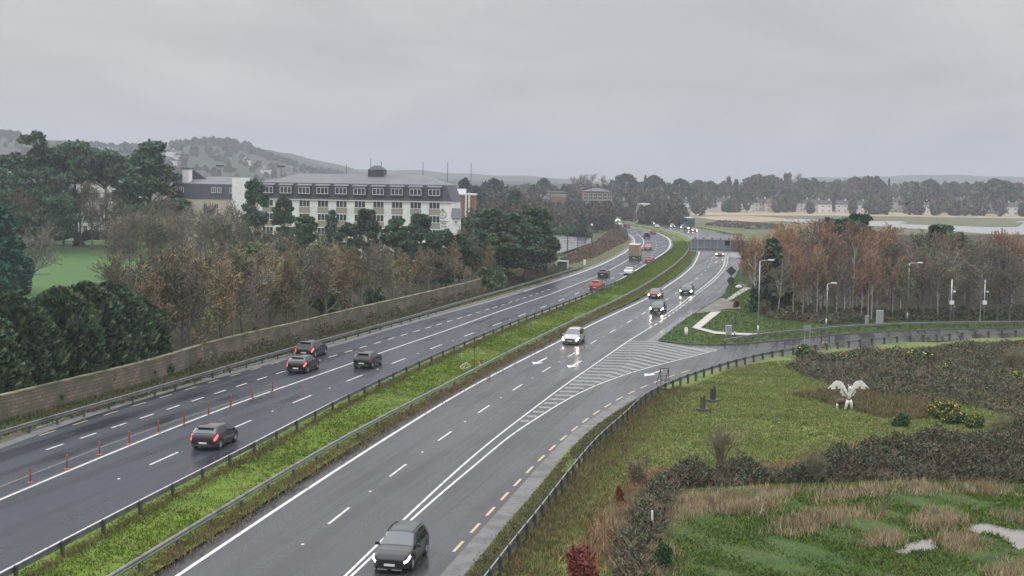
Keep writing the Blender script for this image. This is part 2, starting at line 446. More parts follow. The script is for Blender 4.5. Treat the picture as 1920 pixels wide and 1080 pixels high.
# a design: length, width, top profile (x from the rear bumper, z), belt profile, wheel positions, window stations
DES = {
 'suv': dict(L=4.5, W=1.86, top=[(0, .80), (.05, .98), (.16, 1.05), (.52, 1.56), (.75, 1.63), (1.7, 1.67), (2.45, 1.62), (3.35, 1.08), (3.9, 1.02), (4.3, .90), (4.45, .76), (4.5, .70)],
             belt=[(0, .78), (.3, 1.02), (2.0, .99), (3.2, .95), (3.9, .92), (4.4, .72), (4.5, .62)], wh=(.86, 3.58), r=.36, rear=(.17, .50), ws=(2.55, 3.30), side=(.62, 3.06), rails=True),
 'crossover': dict(L=4.2, W=1.80, top=[(0, .80), (.05, 1.0), (.18, 1.08), (.58, 1.44), (.85, 1.52), (1.7, 1.54), (2.3, 1.49), (3.1, 1.03), (3.7, .95), (4.05, .84), (4.16, .72), (4.2, .66)],
             belt=[(0, .78), (.3, 1.04), (1.8, .97), (3.0, .92), (3.6, .87), (4.1, .68), (4.2, .6)], wh=(.80, 3.36), r=.345, rear=(.19, .55), ws=(2.38, 3.06), side=(.72, 2.86), rails=False),
 'hatch': dict(L=4.0, W=1.75, top=[(0, .74), (.05, .94), (.14, 1.0), (.48, 1.38), (.7, 1.46), (1.6, 1.48), (2.15, 1.43), (2.95, .98), (3.5, .91), (3.85, .80), (3.96, .68), (4.0, .62)],
             belt=[(0, .72), (.3, .96), (1.8, .92), (2.9, .88), (3.5, .83), (3.9, .64), (4.0, .56)], wh=(.74, 3.22), r=.32, rear=(.16, .46), ws=(2.22, 2.92), side=(.56, 2.72), rails=False),
 'estate': dict(L=4.6, W=1.80, top=[(0, .74), (.05, .95), (.14, 1.0), (.50, 1.40), (.75, 1.47), (1.9, 1.50), (2.6, 1.45), (3.45, .99), (4.1, .92), (4.45, .80), (4.56, .68), (4.6, .62)],
             belt=[(0, .72), (.3, .97), (2.0, .93), (3.3, .89), (4.0, .84), (4.5, .64), (4.6, .56)], wh=(.88, 3.66), r=.33, rear=(.16, .47), ws=(2.68, 3.40), side=(.60, 3.18), rails=True),
 'saloon': dict(L=4.6, W=1.80, top=[(0, .74), (.05, .96), (.2, 1.02), (.75, 1.03), (1.5, 1.38), (1.85, 1.44), (2.4, 1.45), (2.75, 1.42), (3.5, .97), (4.1, .90), (4.45, .78), (4.56, .66), (4.6, .60)],
             belt=[(0, .70), (.2, .95), (.8, .95), (2.0, .92), (3.3, .88), (4.0, .83), (4.5, .62), (4.6, .54)], wh=(.88, 3.62), r=.33, rear=(.82, 1.48), ws=(2.80, 3.46), side=(1.12, 3.2), rails=False),
 'mpv': dict(L=4.35, W=1.80, top=[(0, .80), (.05, 1.0), (.12, 1.06), (.36, 1.54), (.6, 1.62), (1.6, 1.66), (2.3, 1.60), (3.3, 1.06), (3.8, .96), (4.2, .84), (4.31, .72), (4.35, .66)],
             belt=[(0, .78), (.3, 1.0), (1.8, .97), (3.1, .93), (3.7, .88), (4.25, .68), (4.35, .6)], wh=(.80, 3.50), r=.33, rear=(.14, .34), ws=(2.40, 3.26), side=(.46, 3.06), rails=True),
}
def make_car(kind, spec):
    D = DES[spec]; L, W = D['L'], D['W']; hw = W / 2; r = D['r']
    tx, tz = zip(*D['top']); bx, bz = zip(*D['belt'])
    def top(x): return float(np.interp(x, tx, tz))
    def belt(x): return min(float(np.interp(x, bx, bz)), top(x) - .05)
    wx = [0, .06, .2, .5, 1.2, L - 1.0, L - .5, L - .22, L - .07, L]
    wy = [.80, .90, .955, .985, 1, 1, .975, .92, .80, .66]
    def half(x): return hw * float(np.interp(x, wx, wy))
    def bot(x):
        z = .24 + .10 * max(0, 1 - x / .35) + .06 * max(0, 1 - (L - x) / .3)
        for w in D['wh']:
            d = abs(x - w); ra = r + .07
            if d < ra: z = max(z, r - .02 + math.sqrt(ra * ra - d * d))
        return min(z, belt(x) - .06)
    def ring(x):
        b, t, h, z0 = belt(x), top(x), half(x), bot(x)
        g = min(1, max(0, (t - b) / .5)); hr = h * (.93 - .20 * g)
        return [(h * .95, z0), (h * .995, z0 + .35 * (b - z0)), (h, z0 + .72 * (b - z0)), (h * .965, b),
                (h * .965 + (hr - h * .965) * .55, b + .55 * (t - b)), (hr, t - .05 * g - .012), (hr * .8, t - .012 * g), (0, t + .012)]
    xs = set(np.linspace(0, L, 46).round(3)) | {.03, .1, .15, L - .03, L - .1, L - .15}
    for w in D['wh']: xs |= set((w + np.linspace(-r - .07, r + .07, 13)).round(3))
    xs = sorted(x for x in xs if 0 <= x <= L); m = 8; full = 2 * m - 1
    vs = []; fs = []
    for x in xs:
        q = ring(x); X = x - L / 2
        vs += [(X, -y, z) for y, z in q] + [(X, y, z) for y, z in q[:-1][::-1]]
    for i in range(len(xs) - 1):
        for k in range(full - 1):
            a = i * full + k; fs.append((a, a + full, a + full + 1, a + 1))
    for e in (0, len(xs) - 1):
        for k in range(m - 1):
            q = (e * full + k, e * full + k + 1, e * full + full - 2 - k, e * full + full - 1 - k)
            fs.append(q if e == 0 else q[::-1])
    def S(x, u, side, off=.008):
        def pt(x, u):
            q = ring(min(max(x, 0), L)); k = min(int(u), 6); f = u - k
            y = q[k][0] + (q[k + 1][0] - q[k][0]) * f; z = q[k][1] + (q[k + 1][1] - q[k][1]) * f
            return Vector((x - L / 2, side * y, z))
        p = pt(x, u); e = .04
        n = (pt(min(x + e, L), u) - pt(max(x - e, 0), u)).cross(pt(x, min(u + .1, 6.99)) - pt(x, max(u - .1, 0)))
        n = n.normalized() * (1 if side > 0 else -1) if n.length > 0 else Vector((0, 0, 1))
        if n.y * side < -.2 or (abs(n.y) < .3 and n.z < 0 and abs(n.x) < .7): n = -n
        return p + n * off
    def patch(name, corners, side, m_, nx=6, nu=4, off=.008, par=None):
        # corners: (x,u) at rear-low, front-low, front-high, rear-high
        a, b, c, d = corners; mb = MB(); V = []; Fq = []
        for i in range(nx + 1):
            s = i / nx
            for j in range(nu + 1):
                t = j / nu
                x = (a[0] * (1 - s) + b[0] * s) * (1 - t) + (d[0] * (1 - s) + c[0] * s) * t
                u = (a[1] * (1 - s) + b[1] * s) * (1 - t) + (d[1] * (1 - s) + c[1] * s) * t
                V.append(S(x, u, side, off))
        for i in range(nx):
            for j in range(nu):
                q = i * (nu + 1) + j; f = (q, q + nu + 1, q + nu + 2, q + 1)
                Fq.append(f if side < 0 else f[::-1])
        return mb.add(V, Fq)
    root = empty(kind, (0, 0, 0))
    MB().add(vs, fs).build('body', P['black'], root, True)
    mb = MB(); mb.box((0, 0, .42), (L * .9, W * .80, .36)); mb.build('underbody_light_block', black_m, root)  # black box added inside the shell to block light
    # front and rear screens: the upper surface, both halves in one pane
    def screen(name, x0, x1, u0, m_):
        mb = MB(); V = []; Fq = []; nx = 6; us = [u0, 5.0, 5.6, 6.2, 6.97]
        cols = [(u, -1) for u in us] + [(u, 1) for u in us[::-1]]
        for i in range(nx + 1):
            x = x0 + (x1 - x0) * i / nx
            for u, sd_ in cols: V.append(S(x, u, sd_, .012))
        k = len(cols)
        for i in range(nx):
            for j in range(k - 1):
                a = i * k + j; Fq.append((a, a + k, a + k + 1, a + 1))
        return mb.add(V, Fq).build(name, m_, root, True)
    screen('windscreen', D['ws'][0], D['ws'][1], 4.75, glass_l)
    screen('rear_window', D['rear'][0] + .02, D['rear'][1], 4.8, glass_l)
    s0, s1 = D['side']; sm = s0 + (s1 - s0) * .56
    for sd_ in (-1, 1):
        patch('', ((s0 + .02, 3.12), (sm - .05, 3.08), (sm - .05, 4.78), (s0 + .28, 4.78)), sd_, None).build('side_window', glass_c, root, True)
        patch('', ((sm + .04, 3.08), (s1, 3.1), (s1 - .42, 4.78), (sm + .04, 4.78)), sd_, None).build('side_window', glass_c, root, True)
        patch('', ((L - .50, 2.35), (L - .05, 1.85), (L - .04, 2.55), (L - .46, 2.95)), sd_, None, off=.012).build('headlight', head_off, root, True)
        patch('', ((.015, 1.95), (.44, 2.4), (.40, 3.1), (.03, 3.1)), sd_, None, off=.014).build('tail_light', tail_off, root, True)
        mb = MB(); yb = sd_ * (half(s1 - .1) + .10); xm = s1 - .12 - L / 2
        mb.box((xm, yb, belt(s1) + .10), (.16, .22, .15), taper=.8); mb.box((xm - .03, yb - sd_ * .14, belt(s1) + .04), (.06, .14, .05))
        mb.build('door_mirror', P['black'] if spec != 'x' else black_m, root)
        patch('', ((.95 + r - .1, 0.02), (L - .95 - r + .05, 0.02), (L - .95 - r + .05, .55), (.95 + r - .1, .55)), sd_, None, nx=8, nu=2, off=.012).build('sill_trim', clad_m, root)
        if D['rails']:
            mb = MB(); xa, xb = s0 + .25, D['ws'][0] - .05
            pts = [S(xa + (xb - xa) * t, 5.35, sd_, .05 if 0 < t < 1 else .0) for t in (0, .06, .3, .6, .94, 1)]
            mb.tube(pts, .022, 5).build('roof_rail', black_m, root)
        for w in D['wh']:
            wc = (w - L / 2, sd_ * (hw - .125), r)
            ty = MB(); prof = [(r * .60, -.11), (r * .93, -.115), (r, -.08), (r, .08), (r * .93, .115), (r * .60, .11)]
            tmp = MB().lathe(prof, 20); ty.add([(wc[0] + x, wc[1] + z * sd_, wc[2] + y) for x, y, z in tmp.v], tmp.f)
            tyo = ty.build('wheel', tyre_m, root, True)
            rm = MB(); tmp = MB().lathe([(r * .62, .06), (r * .62, .105), (r * .55, .112), (r * .5, .07)], 20)
            for k in range(5):
                a = 2 * PI * k / 5; cx, cy = math.cos(a), math.sin(a); o2 = .05; c2 = .028
                tmp.add([(cx * .03 - cy * o2, cy * .03 + cx * o2, .115), (cx * r * .56 - cy * c2, cy * r * .56 + cx * c2, .108), (cx * r * .56 + cy * c2, cy * r * .56 - cx * c2, .108), (cx * .03 + cy * o2, cy * .03 - cx * o2, .115)], [(0, 1, 2, 3)])
            rm.add([(wc[0] + x, wc[1] + z * sd_, wc[2] + y) for x, y, z in tmp.v], tmp.f)
            rm.build('rim', rim_m, tyo)
    # front: grille, lower intake, plate ; rear: bumper trim, plate
    fx = L / 2
    mb = MB(); mb.box((fx + .0, 0, .60), (.05, W * .52, .17)); mb.box((fx - .02, 0, .36), (.07, W * .60, .13)); mb.build('grille', black_m, root)
    if spec in ('suv', 'mpv'):
        for sy in (-1, 1): MB().box((fx + .0, sy * W * .19, .235), (.09, W * .26, .06)).build('skid_trim', chrome, root)
    mb = MB(); mb.box((fx + .034, 0, .455), (.02, .52, .11)); mb.build('number_plate', plate_m, root)
    mb = MB(); mb.box((-fx - .012, 0, .52 if spec != 'suv' else .60), (.02, .52, .11)); mb.build('number_plate', plate_m, root)
    mb = MB(); mb.box((-fx + .04, 0, .36), (.13, W * .78, .16), taper=.96); mb.box((fx - .06, 0, .27), (.1, W * .62, .07)); mb.build('bumper_trim', clad_m, root)
    if spec in ('suv', 'crossover', 'hatch', 'mpv', 'estate'):
        x1 = D['rear'][1] + .05; mb = MB()
        mb.box((x1 - .10 - L / 2, 0, top(x1) - .01), (.26, W * .60, .035)); mb.build('spoiler', black_m, root)
    return root
PROTO = {}
def setmat(o, m):
    o.material_slots[0].link = 'OBJECT'; o.material_slots[0].material = m
def car(kind, spec, paint_, px, py, ref, facing, label, lights=None, group='vehicles on the dual carriageway', size=1.0):
    if spec not in PROTO: PROTO[spec] = make_car(kind, spec); o = PROTO[spec]
    else: o = copy_tree(PROTO[spec])
    L = DES[spec]['L'] * size; o.scale = (size, size, size)
    p = G(px, py); s = nearest_s(ref, p); h = heading_at(ref, s)
    d = (math.sin(h), math.cos(h))
    o.location = (p[0] + d[0] * L / 2, p[1] + d[1] * L / 2, 0)
    yaw = math.atan2(d[1], d[0]) + (0 if facing == 'away' else PI)
    o.rotation_euler = (0, 0, yaw)
    tag(o, label, 'car', group)
    for ch in KIDS[o.name]:
        n = ch.name.split('.')[0]
        if n == 'headlight': setmat(ch, head_off)
        if n == 'tail_light': setmat(ch, tail_off)
        if n in ('body', 'door_mirror', 'spoiler'): setmat(ch, P[paint_] if n != 'spoiler' else P['black'])
        if lights and n == 'headlight' and facing != 'away': setmat(ch, lights)
        if lights and n == 'tail_light' and facing == 'away': setmat(ch, lights)
    return o

# ------------------------------------------------------------------ trees and shrubs
bark = mat('bark_mossy', (.13, .125, .088), .95, cols=[(.18, .175, .125), (.12, .14, .08)], scale=1.2, jitter=.2)
bark_pine = mat('bark_pine', (0.105, 0.077, 0.0588), .95, cols=[(0.154, 0.112, 0.084)], scale=1.5)
bark_birch = mat('bark_birch', (.36, .34, .31), .85, cols=[(.50, .48, .45), (.16, .15, .14)], scale=1.4)
bark_grey = mat('bark_grey', (.12, .115, .10), .95, cols=[(.18, .17, .15)], scale=1.2)
twig_brown = mat('twigs_brown', (.135, .130, .088), .95, cols=[(.185, .150, .098), (.12, .13, .08)], scale=.3, jitter=.3, isl=(.35, 1.8))
twig_tip = mat('twig_tips_russet', (.235, .158, .088), .95, cols=[(.26, .165, .085), (.165, .148, .088)], scale=.3, jitter=.3, isl=(.35, 1.8))
twig_green = mat('twigs_mossy', (.130, .162, .088), .95, cols=[(.175, .20, .11)], scale=.4, jitter=.3, isl=(.35, 1.8))
twig_orange = mat('twigs_orange', (.265, .148, .080), .95, cols=[(.30, .17, .095), (.19, .13, .085)], scale=.3, jitter=.3, isl=(.4, 1.7))
twig_grey = mat('twigs_grey', (0.14, 0.1232, 0.105), .95, cols=[(0.182, 0.161, 0.14)], scale=.3, jitter=.2, isl=(.4, 1.7))
leaf_pine = mat('needles_pine', (.046, .088, .058), .85, cols=[(.068, .118, .074), (.095, .148, .088)], scale=.6, jitter=.25, spec=.25, isl=(.4, 1.75))
leaf_cypress = mat('cypress_sprays', (.022, .054, .034), .85, cols=[(.048, .092, .052), (.088, .128, .062), (.135, .155, .082)], scale=1.6, jitter=.12, spec=.25, isl=(.35, 1.8))
leaf_ever = mat('evergreen_leaves', (0.0416, 0.08, 0.032), .75, cols=[(0.064, 0.1152, 0.0448), (0.088, 0.136, 0.056)], scale=.7, jitter=.25, spec=.3, isl=(.4, 1.7))
leaf_teal = mat('needles_bluish', (0.0252, 0.0868, 0.0616), .85, cols=[(0.0364, 0.119, 0.0784)], scale=.7, spec=.25, isl=(.5, 1.6))
leaf_ivy = mat('ivy_leaves', (0.032, 0.072, 0.0256), .7, cols=[(0.0544, 0.112, 0.0384)], scale=2, spec=.3, isl=(.5, 1.6))
leaf_bramble = mat('bramble_leaves', (.040, .066, .036), .8, cols=[(.068, .092, .046), (.088, .078, .044), (.055, .082, .042), (.10, .082, .05)], scale=.33, spec=.3, space='world', detail=8, isl=(.35, 1.8))
stem_bramble = mat('bramble_stems', (.125, .092, .062), .9, cols=[(.17, .13, .09), (.12, .105, .07)], scale=.5, space='world', isl=(.4, 1.8))
dry_grass = mat('dry_grass', (.33, .25, .15), .95, cols=[(.42, .33, .21), (.24, .20, .10), (.30, .20, .12)], scale=.9, space='world', isl=(.45, 1.5))
bracken = mat('bracken', (.20, .11, .06), .95, cols=[(.27, .16, .085), (.15, .10, .05)], scale=.8, space='world', isl=(.45, 1.6))
blade_g = mat('grass_blades', (.085, .135, .014), .9, cols=[(.118, .178, .020), (.155, .185, .030)], scale=.35, space='world', spec=.2, isl=(.5, 1.5))
blade_f = mat('field_blades', (.116, .156, .042), .9, cols=[(.162, .204, .056), (.205, .218, .078), (.132, .172, .044)], scale=.30, space='world', spec=.2, detail=9, isl=(.45, 1.6))
blade_m = mat('marsh_blades', (.046, .092, .012), .9, cols=[(.074, .132, .018), (.104, .138, .028)], scale=.3, space='world', spec=.2, isl=(.4, 1.6))
blade_b = mat('rough_blades', (0.13, 0.1105, 0.0494), .9, cols=[(0.169, 0.1365, 0.065), (0.0975, 0.1235, 0.0364)], scale=.5, space='world', spec=.2, isl=(.5, 1.5))
gorse_y = mat('gorse_flowers', (.55, .38, .03), .8, cols=[(.65, .48, .06)], scale=2, isl=(.6, 1.4))
red_leaf = mat('copper_leaves', (.15, .034, .024), .8, cols=[(.20, .05, .032), (.10, .03, .02)], scale=2, isl=(.5, 1.6))
far_ever = mat('far_evergreen', (.036, .056, .040), .9, cols=[(.050, .074, .050)], scale=.1, jitter=.2, isl=(.6, 1.5))
far_bare = mat('far_bare_crowns', (.088, .082, .070), .95, cols=[(.11, .098, .080), (.072, .078, .060)], scale=.08, jitter=.2, isl=(.6, 1.5))

def unit(rng, n):
    v = rng.normal(size=(n, 3)); return v / np.linalg.norm(v, axis=1)[:, None]
def quads(c, a, b):
    """quads centred on c spanned by half-vectors a and b"""
    return np.stack([c - a - b, c + a - b, c + a + b, c - a + b], 1).reshape(-1, 3)
def leafquads(c, size, rng, elong=1.5, bias=None, bw=0.0):
    n = len(c); d = unit(rng, n)
    if bias is not None: d = d * (1 - bw) + bias * bw; d /= np.linalg.norm(d, axis=1)[:, None] + 1e-9
    e = np.cross(d, unit(rng, n)); e /= np.linalg.norm(e, axis=1)[:, None] + 1e-9
    s = (size * rng.uniform(.6, 1.35, n))[:, None] * .5
    return quads(c, d * s * elong, e * s)
def clump_pts(rng, c, r, n, shell=.4):
    u = unit(rng, n) * (rng.uniform(shell ** 3, 1.9, n) ** (1 / 3))[:, None]
    return np.asarray(c) + u * np.asarray(r), u

class Grow:
    def __init__(s, seed, maxl, nc, ratio, ang, wob, up, rratio=.55):
        s.r = random.Random(seed); s.seg = [[] for _ in range(maxl + 1)]
        s.maxl, s.nc, s.ratio, s.ang, s.wob, s.up, s.rr = maxl, nc, ratio, ang, wob, up, rratio
    def br(s, p, d, L, r, l):
        R_ = s.r; n = 4 if l < 2 else 2; pts = [p]; dd = d
        for i in range(n):
            dd = (dd + Vector((R_.gauss(0, 1), R_.gauss(0, 1), R_.gauss(0, 1))) * s.wob[min(l, len(s.wob) - 1)] + Vector((0, 0, s.up[min(l, len(s.up) - 1)]))).normalized()
            pts.append(pts[-1] + dd * (L / n))
        s.seg[l].append((pts, r, r * (.45 if l else .6)))
        if l < s.maxl:
            for k in range(s.nc[l]):
                t = s.t0(l) + (1 - s.t0(l)) * (k + R_.random()) / s.nc[l]
                i = min(int(t * n), n - 1); f = t * n - i
                q = pts[i].lerp(pts[i + 1], f); ax = (pts[i + 1] - pts[i]).normalized()
                o = ax.orthogonal().normalized(); o.rotate(Matrix.Rotation(R_.uniform(0, 2 * PI), 3, ax))
                a = R(s.ang[l] * R_.uniform(.7, 1.3))
                s.br(q, (ax * math.cos(a) + o * math.sin(a)).normalized(), L * s.ratio[l] * R_.uniform(.7, 1.2) * (1.15 - .45 * t), r * s.rr * (1.1 - .4 * t), l + 1)
    def t0(s, l): return s.start if l == 0 else .25
def ribbon(segs, w0, rng):
    A = []; B = []; W = []
    for pts, r0, r1 in segs:
        for a, b in zip(pts[:-1], pts[1:]): A.append(a); B.append(b); W.append(max(r0, w0))
    A = np.array(A); B = np.array(B); W = np.array(W)
    d = B - A; n = np.cross(d, unit(rng, len(A))); n /= np.linalg.norm(n, axis=1)[:, None] + 1e-9
    n = n * W[:, None]
    return np.stack([A - n, B - n * .7, B + n * .7, A + n], 1).reshape(-1, 3)
def bare_tree(seed, h=10.0, style='spread', mats=None, dens=1.0, tw=.022):
    """returns (trunk mesh, crown mesh, height)"""
    rng = np.random.default_rng(seed)
    if style == 'spread':
        g = Grow(seed, 4, [int(13 * dens), 7, 5, 4], [.62, .60, .6, .62], [48, 42, 42, 45], [.05, .10, .14, .2], [.03, .11, .09, .05]); g.start = .22; L0, r0 = h * .62, .20
    elif style == 'upright':
        g = Grow(seed, 4, [int(15 * dens), 7, 5, 4], [.50, .55, .6, .62], [30, 32, 36, 40], [.04, .08, .12, .2], [.03, .14, .12, .08]); g.start = .15; L0, r0 = h * .74, .18
    elif style == 'birch':
        g = Grow(seed, 4, [int(16 * dens), 6, 5, 4], [.36, .55, .6, .7], [42, 42, 42, 45], [.03, .09, .14, .2], [.02, .10, .05, -.02]); g.start = .38; L0, r0 = h * .86, .115
    else:   # shrub: several stems from the ground
        g = Grow(seed, 3, [8, 6, 5], [.62, .6, .6], [30, 35, 40], [.08, .12, .2], [.05, .1, .08]); g.start = .1; L0, r0 = h * .62, .05
    if style == 'shrub':
        for k in range(6):
            a = 2 * PI * k / 6 + g.r.random(); g.br(Vector((0, 0, 0)), Vector((math.cos(a) * .45, math.sin(a) * .45, 1)).normalized(), L0 * g.r.uniform(.7, 1.1), r0, 0)
    else: g.br(Vector((0, 0, 0)), Vector((0, 0, 1)), L0, r0, 0)
    allv = [p.z for l in g.seg for q in l for p in q[0]]; k = h / max(allv)
    for l in g.seg:
        for i, (pts, a, b) in enumerate(l): l[i] = ([p * k for p in pts], a, b)
    mats = mats or (bark, twig_green, twig_tip)
    tr = MB()
    for l in (0, 1) if style != 'shrub' else (0,):
        for pts, a, b in g.seg[l]:
            n = len(pts); tr.tube(pts, [a + (b - a) * i / (n - 1) for i in range(n)], 7 if l == 0 else 5, cap=False)
    tm = tr.mesh('trunk', mats[0], True)
    ls = range(2, len(g.seg)) if style != 'shrub' else range(1, len(g.seg))
    V = []; mi = []
    for l in ls:
        v = ribbon(g.seg[l], tw * (1.5 if l < len(g.seg) - 1 else 1), rng); V.append(v)
        mi.append(np.full(len(v) // 4, 1 if l == len(g.seg) - 1 else 0))
    cm = np_mesh('crown', np.vstack(V), 4, [mats[1], mats[2]], np.concatenate(mi))
    return tm, cm, h
def limb_trunk(h, r, targets, bark_, seed, bend=.03):
    rd = random.Random(seed); mb = MB(); pts = [Vector((0, 0, 0))]
    for i in range(1, 7): pts.append(Vector((rd.gauss(0, bend * h * .3), rd.gauss(0, bend * h * .3), h * i / 6)))
    mb.tube(pts, [r * (1 - .8 * i / 6) for i in range(7)], 8)
    for c in targets:
        c = Vector(c); z = max(h * .15, min(h * .95, c.z * .82)); i = min(int(z / h * 6), 5); q = pts[i].lerp(pts[i + 1], z / h * 6 - i)
        mid = q.lerp(c, .55) + Vector((0, 0, .04 * h))
        mb.tube([q, mid, c], [r * .33, r * .22, r * .08], 5)
    return mb.mesh('trunk', bark_, True)
def leafy_tree(seed, h, shape, leafm, barkm, n=9000, size=.28):
    rng = np.random.default_rng(seed); cl = []
    if shape == 'pine':        # irregular clumps on limbs, rounded top, gaps between
        for i in range(44):
            t = rng.uniform(.26, .98); rad = h * .29 * math.sin(PI * min(1, (1.10 - t) * .70)) ** .8; a = rng.uniform(0, 2 * PI); q = rad * rng.uniform(.25, 1.1)
            cl.append(((q * math.cos(a), q * math.sin(a), h * t), np.array([1.15, 1.15, .42]) * h * rng.uniform(.04, .088)))
        cl.append(((0, 0, h * .95), np.array([1, 1, .8]) * h * .055))
    elif shape == 'umbrella':  # broad flat-topped crown high on a bare trunk
        for i in range(24):
            a = rng.uniform(0, 2 * PI); q = h * .30 * math.sqrt(rng.random()); t = .93 - .16 * (q / (h * .30)) ** 2 - rng.uniform(0, .14)
            cl.append(((q * math.cos(a), q * math.sin(a), h * t), np.array([1, 1, .5]) * h * rng.uniform(.07, .11)))
    elif shape == 'cedar':     # layered plates, pointed top
        for i in range(34):
            t = rng.uniform(.2, .99); a = rng.uniform(0, 2 * PI); rad = h * .30 * (1.04 - t) ** .75 ; q = rad * rng.uniform(.4, 1.1)
            cl.append(((q * math.cos(a), q * math.sin(a), h * t), np.array([1.25, 1.25, .32]) * h * rng.uniform(.05, .09)))
        for t in (.93, .965, .985): cl.append(((0, 0, h * t), np.array([1, 1, 1.4]) * h * .02 * (1.6 - t)))
    elif shape == 'cone':
        for i in range(40):
            t = rng.uniform(.05, .98); a = rng.uniform(0, 2 * PI); rad = h * .26 * (1.02 - t) ** .8; q = rad * rng.uniform(.3, .95)
            cl.append(((q * math.cos(a), q * math.sin(a), h * t), np.array([1, 1, .9]) * h * (.05 + .07 * (1 - t))))
    elif shape == 'round':
        for i in range(30):
            u = unit(rng, 1)[0]; u[2] = abs(u[2]) * .9 - .12
            cl.append((u * np.array([.34, .34, .50]) * h * rng.uniform(.6, 1) + np.array([0, 0, h * .42]), np.array([1, 1, .8]) * h * rng.uniform(.10, .16)))
    vol = np.array([np.prod(c[1]) ** .67 for c in cl]); vol /= vol.sum(); V = []
    for (c, r_), w in zip(cl, vol):
        p, u = clump_pts(rng, c, r_, max(8, int(n * w)))
        V.append(leafquads(p, size * .85, rng, 2.3, u + np.array([0, 0, .35]), .5))
    V = np.vstack(V); V[:, 2] = np.maximum(V[:, 2], .05)
    cm = np_mesh('crown', V, 4, leafm)
    step = max(1, len(cl) // 16)
    tm = limb_trunk(h * (.86 if shape != 'round' else .6), h * .022, [c[0] for c in cl[::step]], barkm, seed)
    return tm, cm, h
def leylandii(seed, h, w, n=26000):
    """dense feathery cypress: upright sprays over a bulging column, with hollows between the plumes"""
    rng = np.random.default_rng(seed); V = []; ph = rng.uniform(0, 2 * PI, 8)
    t = rng.uniform(0, 1, n) ** .8; a = rng.uniform(0, 2 * PI, n)
    prof = np.interp(t, [0, .12, .55, .8, .93, 1], [.90, 1, .92, .72, .42, .05])
    bul = 1 + .13 * np.sin(5 * a + ph[0] + 6 * t) + .12 * np.sin(11 * a + ph[1] - 13 * t) * np.sin(17 * t + ph[5]) + .10 * np.sin(17 * a + 31 * t + ph[2]) + .06 * np.sin(29 * a - 43 * t + ph[6])
    rr = w * .5 * prof * bul * rng.uniform(.74, 1.08, n)
    c = np.stack([rr * np.cos(a), rr * np.sin(a), h * t * (1 + .03 * np.sin(7 * a + ph[3]))], 1)
    o = np.stack([np.cos(a), np.sin(a), np.full(n, .9)], 1); o /= np.linalg.norm(o, axis=1)[:, None]
    V = leafquads(c, .20, rng, 3.0, o, .62); V[:, 2] = np.maximum(V[:, 2], .03)
    cm = np_mesh('crown', V, 4, leaf_cypress)
    tm = MB().tube([(0, 0, 0), (0, 0, h * .5), (.1, 0, h * .92)], [.2, .14, .04], 8).mesh('trunk', bark_pine, True)
    return tm, cm, h
def blob_shrub(seed, h, w, leafm, n=2500, size=.14, flow=None, nf=0):
    rng = np.random.default_rng(seed); V = []; k = 7; mi = []
    cs = [(rng.uniform(-.3, .3) * w, rng.uniform(-.3, .3) * w, h * rng.uniform(.3, .66)) for _ in range(k)]
    for c in cs:
        p, u = clump_pts(rng, c, (w * .28, w * .28, h * .36), n // k); q = leafquads(p, size, rng, 1.6, u, .4); V.append(q); mi.append(np.zeros(len(q) // 4))
        if flow is not None:
            p, u = clump_pts(rng, c, (w * .29, w * .29, h * .39), nf // k, .92); p = p[p[:, 2] > h * .35]
            q = leafquads(p, size * .8, rng, 1.0); V.append(q); mi.append(np.ones(len(q) // 4))
    V = np.vstack(V); V[:, 2] = np.maximum(V[:, 2], .02)
    cm = np_mesh('crown', V, 4, [leafm] + ([flow] if flow is not None else []), np.concatenate(mi))
    mb = MB()
    for c in cs[:5]: mb.tube([(0, 0, 0), (c[0] * .5, c[1] * .5, c[2] * .5), c], [.035, .025, .01], 5)
    return mb.mesh('trunk', bark, True), cm, h
TREES = {}
def plant(name, key, x, y, h, label, cat, group=None, wid=1.0, z=0.0, rz=None, single=False):
    tm, cm, h0 = TREES[key]; k = h / h0
    rz = random.Random(int(x * 7919 + y * 104729)).uniform(0, 2 * PI) if rz is None else rz
    r = empty(name, (x, y, z), rz, label, cat, group)
    r.scale = (k * wid, k * wid, k)
    link('trunk', tm, r); link('crown', cm, r)
    return r
def tufts(pts, zs, h, w, nb, rng, spread=.12, lean=.45):
    n = len(pts); c = np.repeat(np.column_stack([pts, zs]), nb, 0) ; N_ = len(c)
    c[:, :2] += rng.normal(0, spread, (N_, 2)); hh = h * rng.uniform(.5, 1.25, N_)
    a = rng.uniform(0, 2 * PI, N_); wv = np.stack([np.cos(a), np.sin(a), np.zeros(N_)], 1) * (w * rng.uniform(.6, 1.3, N_))[:, None] * .5
    b = rng.uniform(0, 2 * PI, N_); tip = c + np.stack([np.cos(b) * lean * hh, np.sin(b) * lean * hh, hh], 1)
    return np.stack([c - wv, c + wv, tip], 1).reshape(-1, 3)
def edge_dist(poly, P_):
    poly = np.asarray(poly, float); d = np.full(len(P_), 1e9)
    for a, b in zip(poly, np.roll(poly, -1, 0)):
        e = b - a; t = np.clip(((P_ - a) @ e) / (e @ e + 1e-9), 0, 1); d = np.minimum(d, np.linalg.norm(P_ - a - t[:, None] * e, axis=1))
    return d
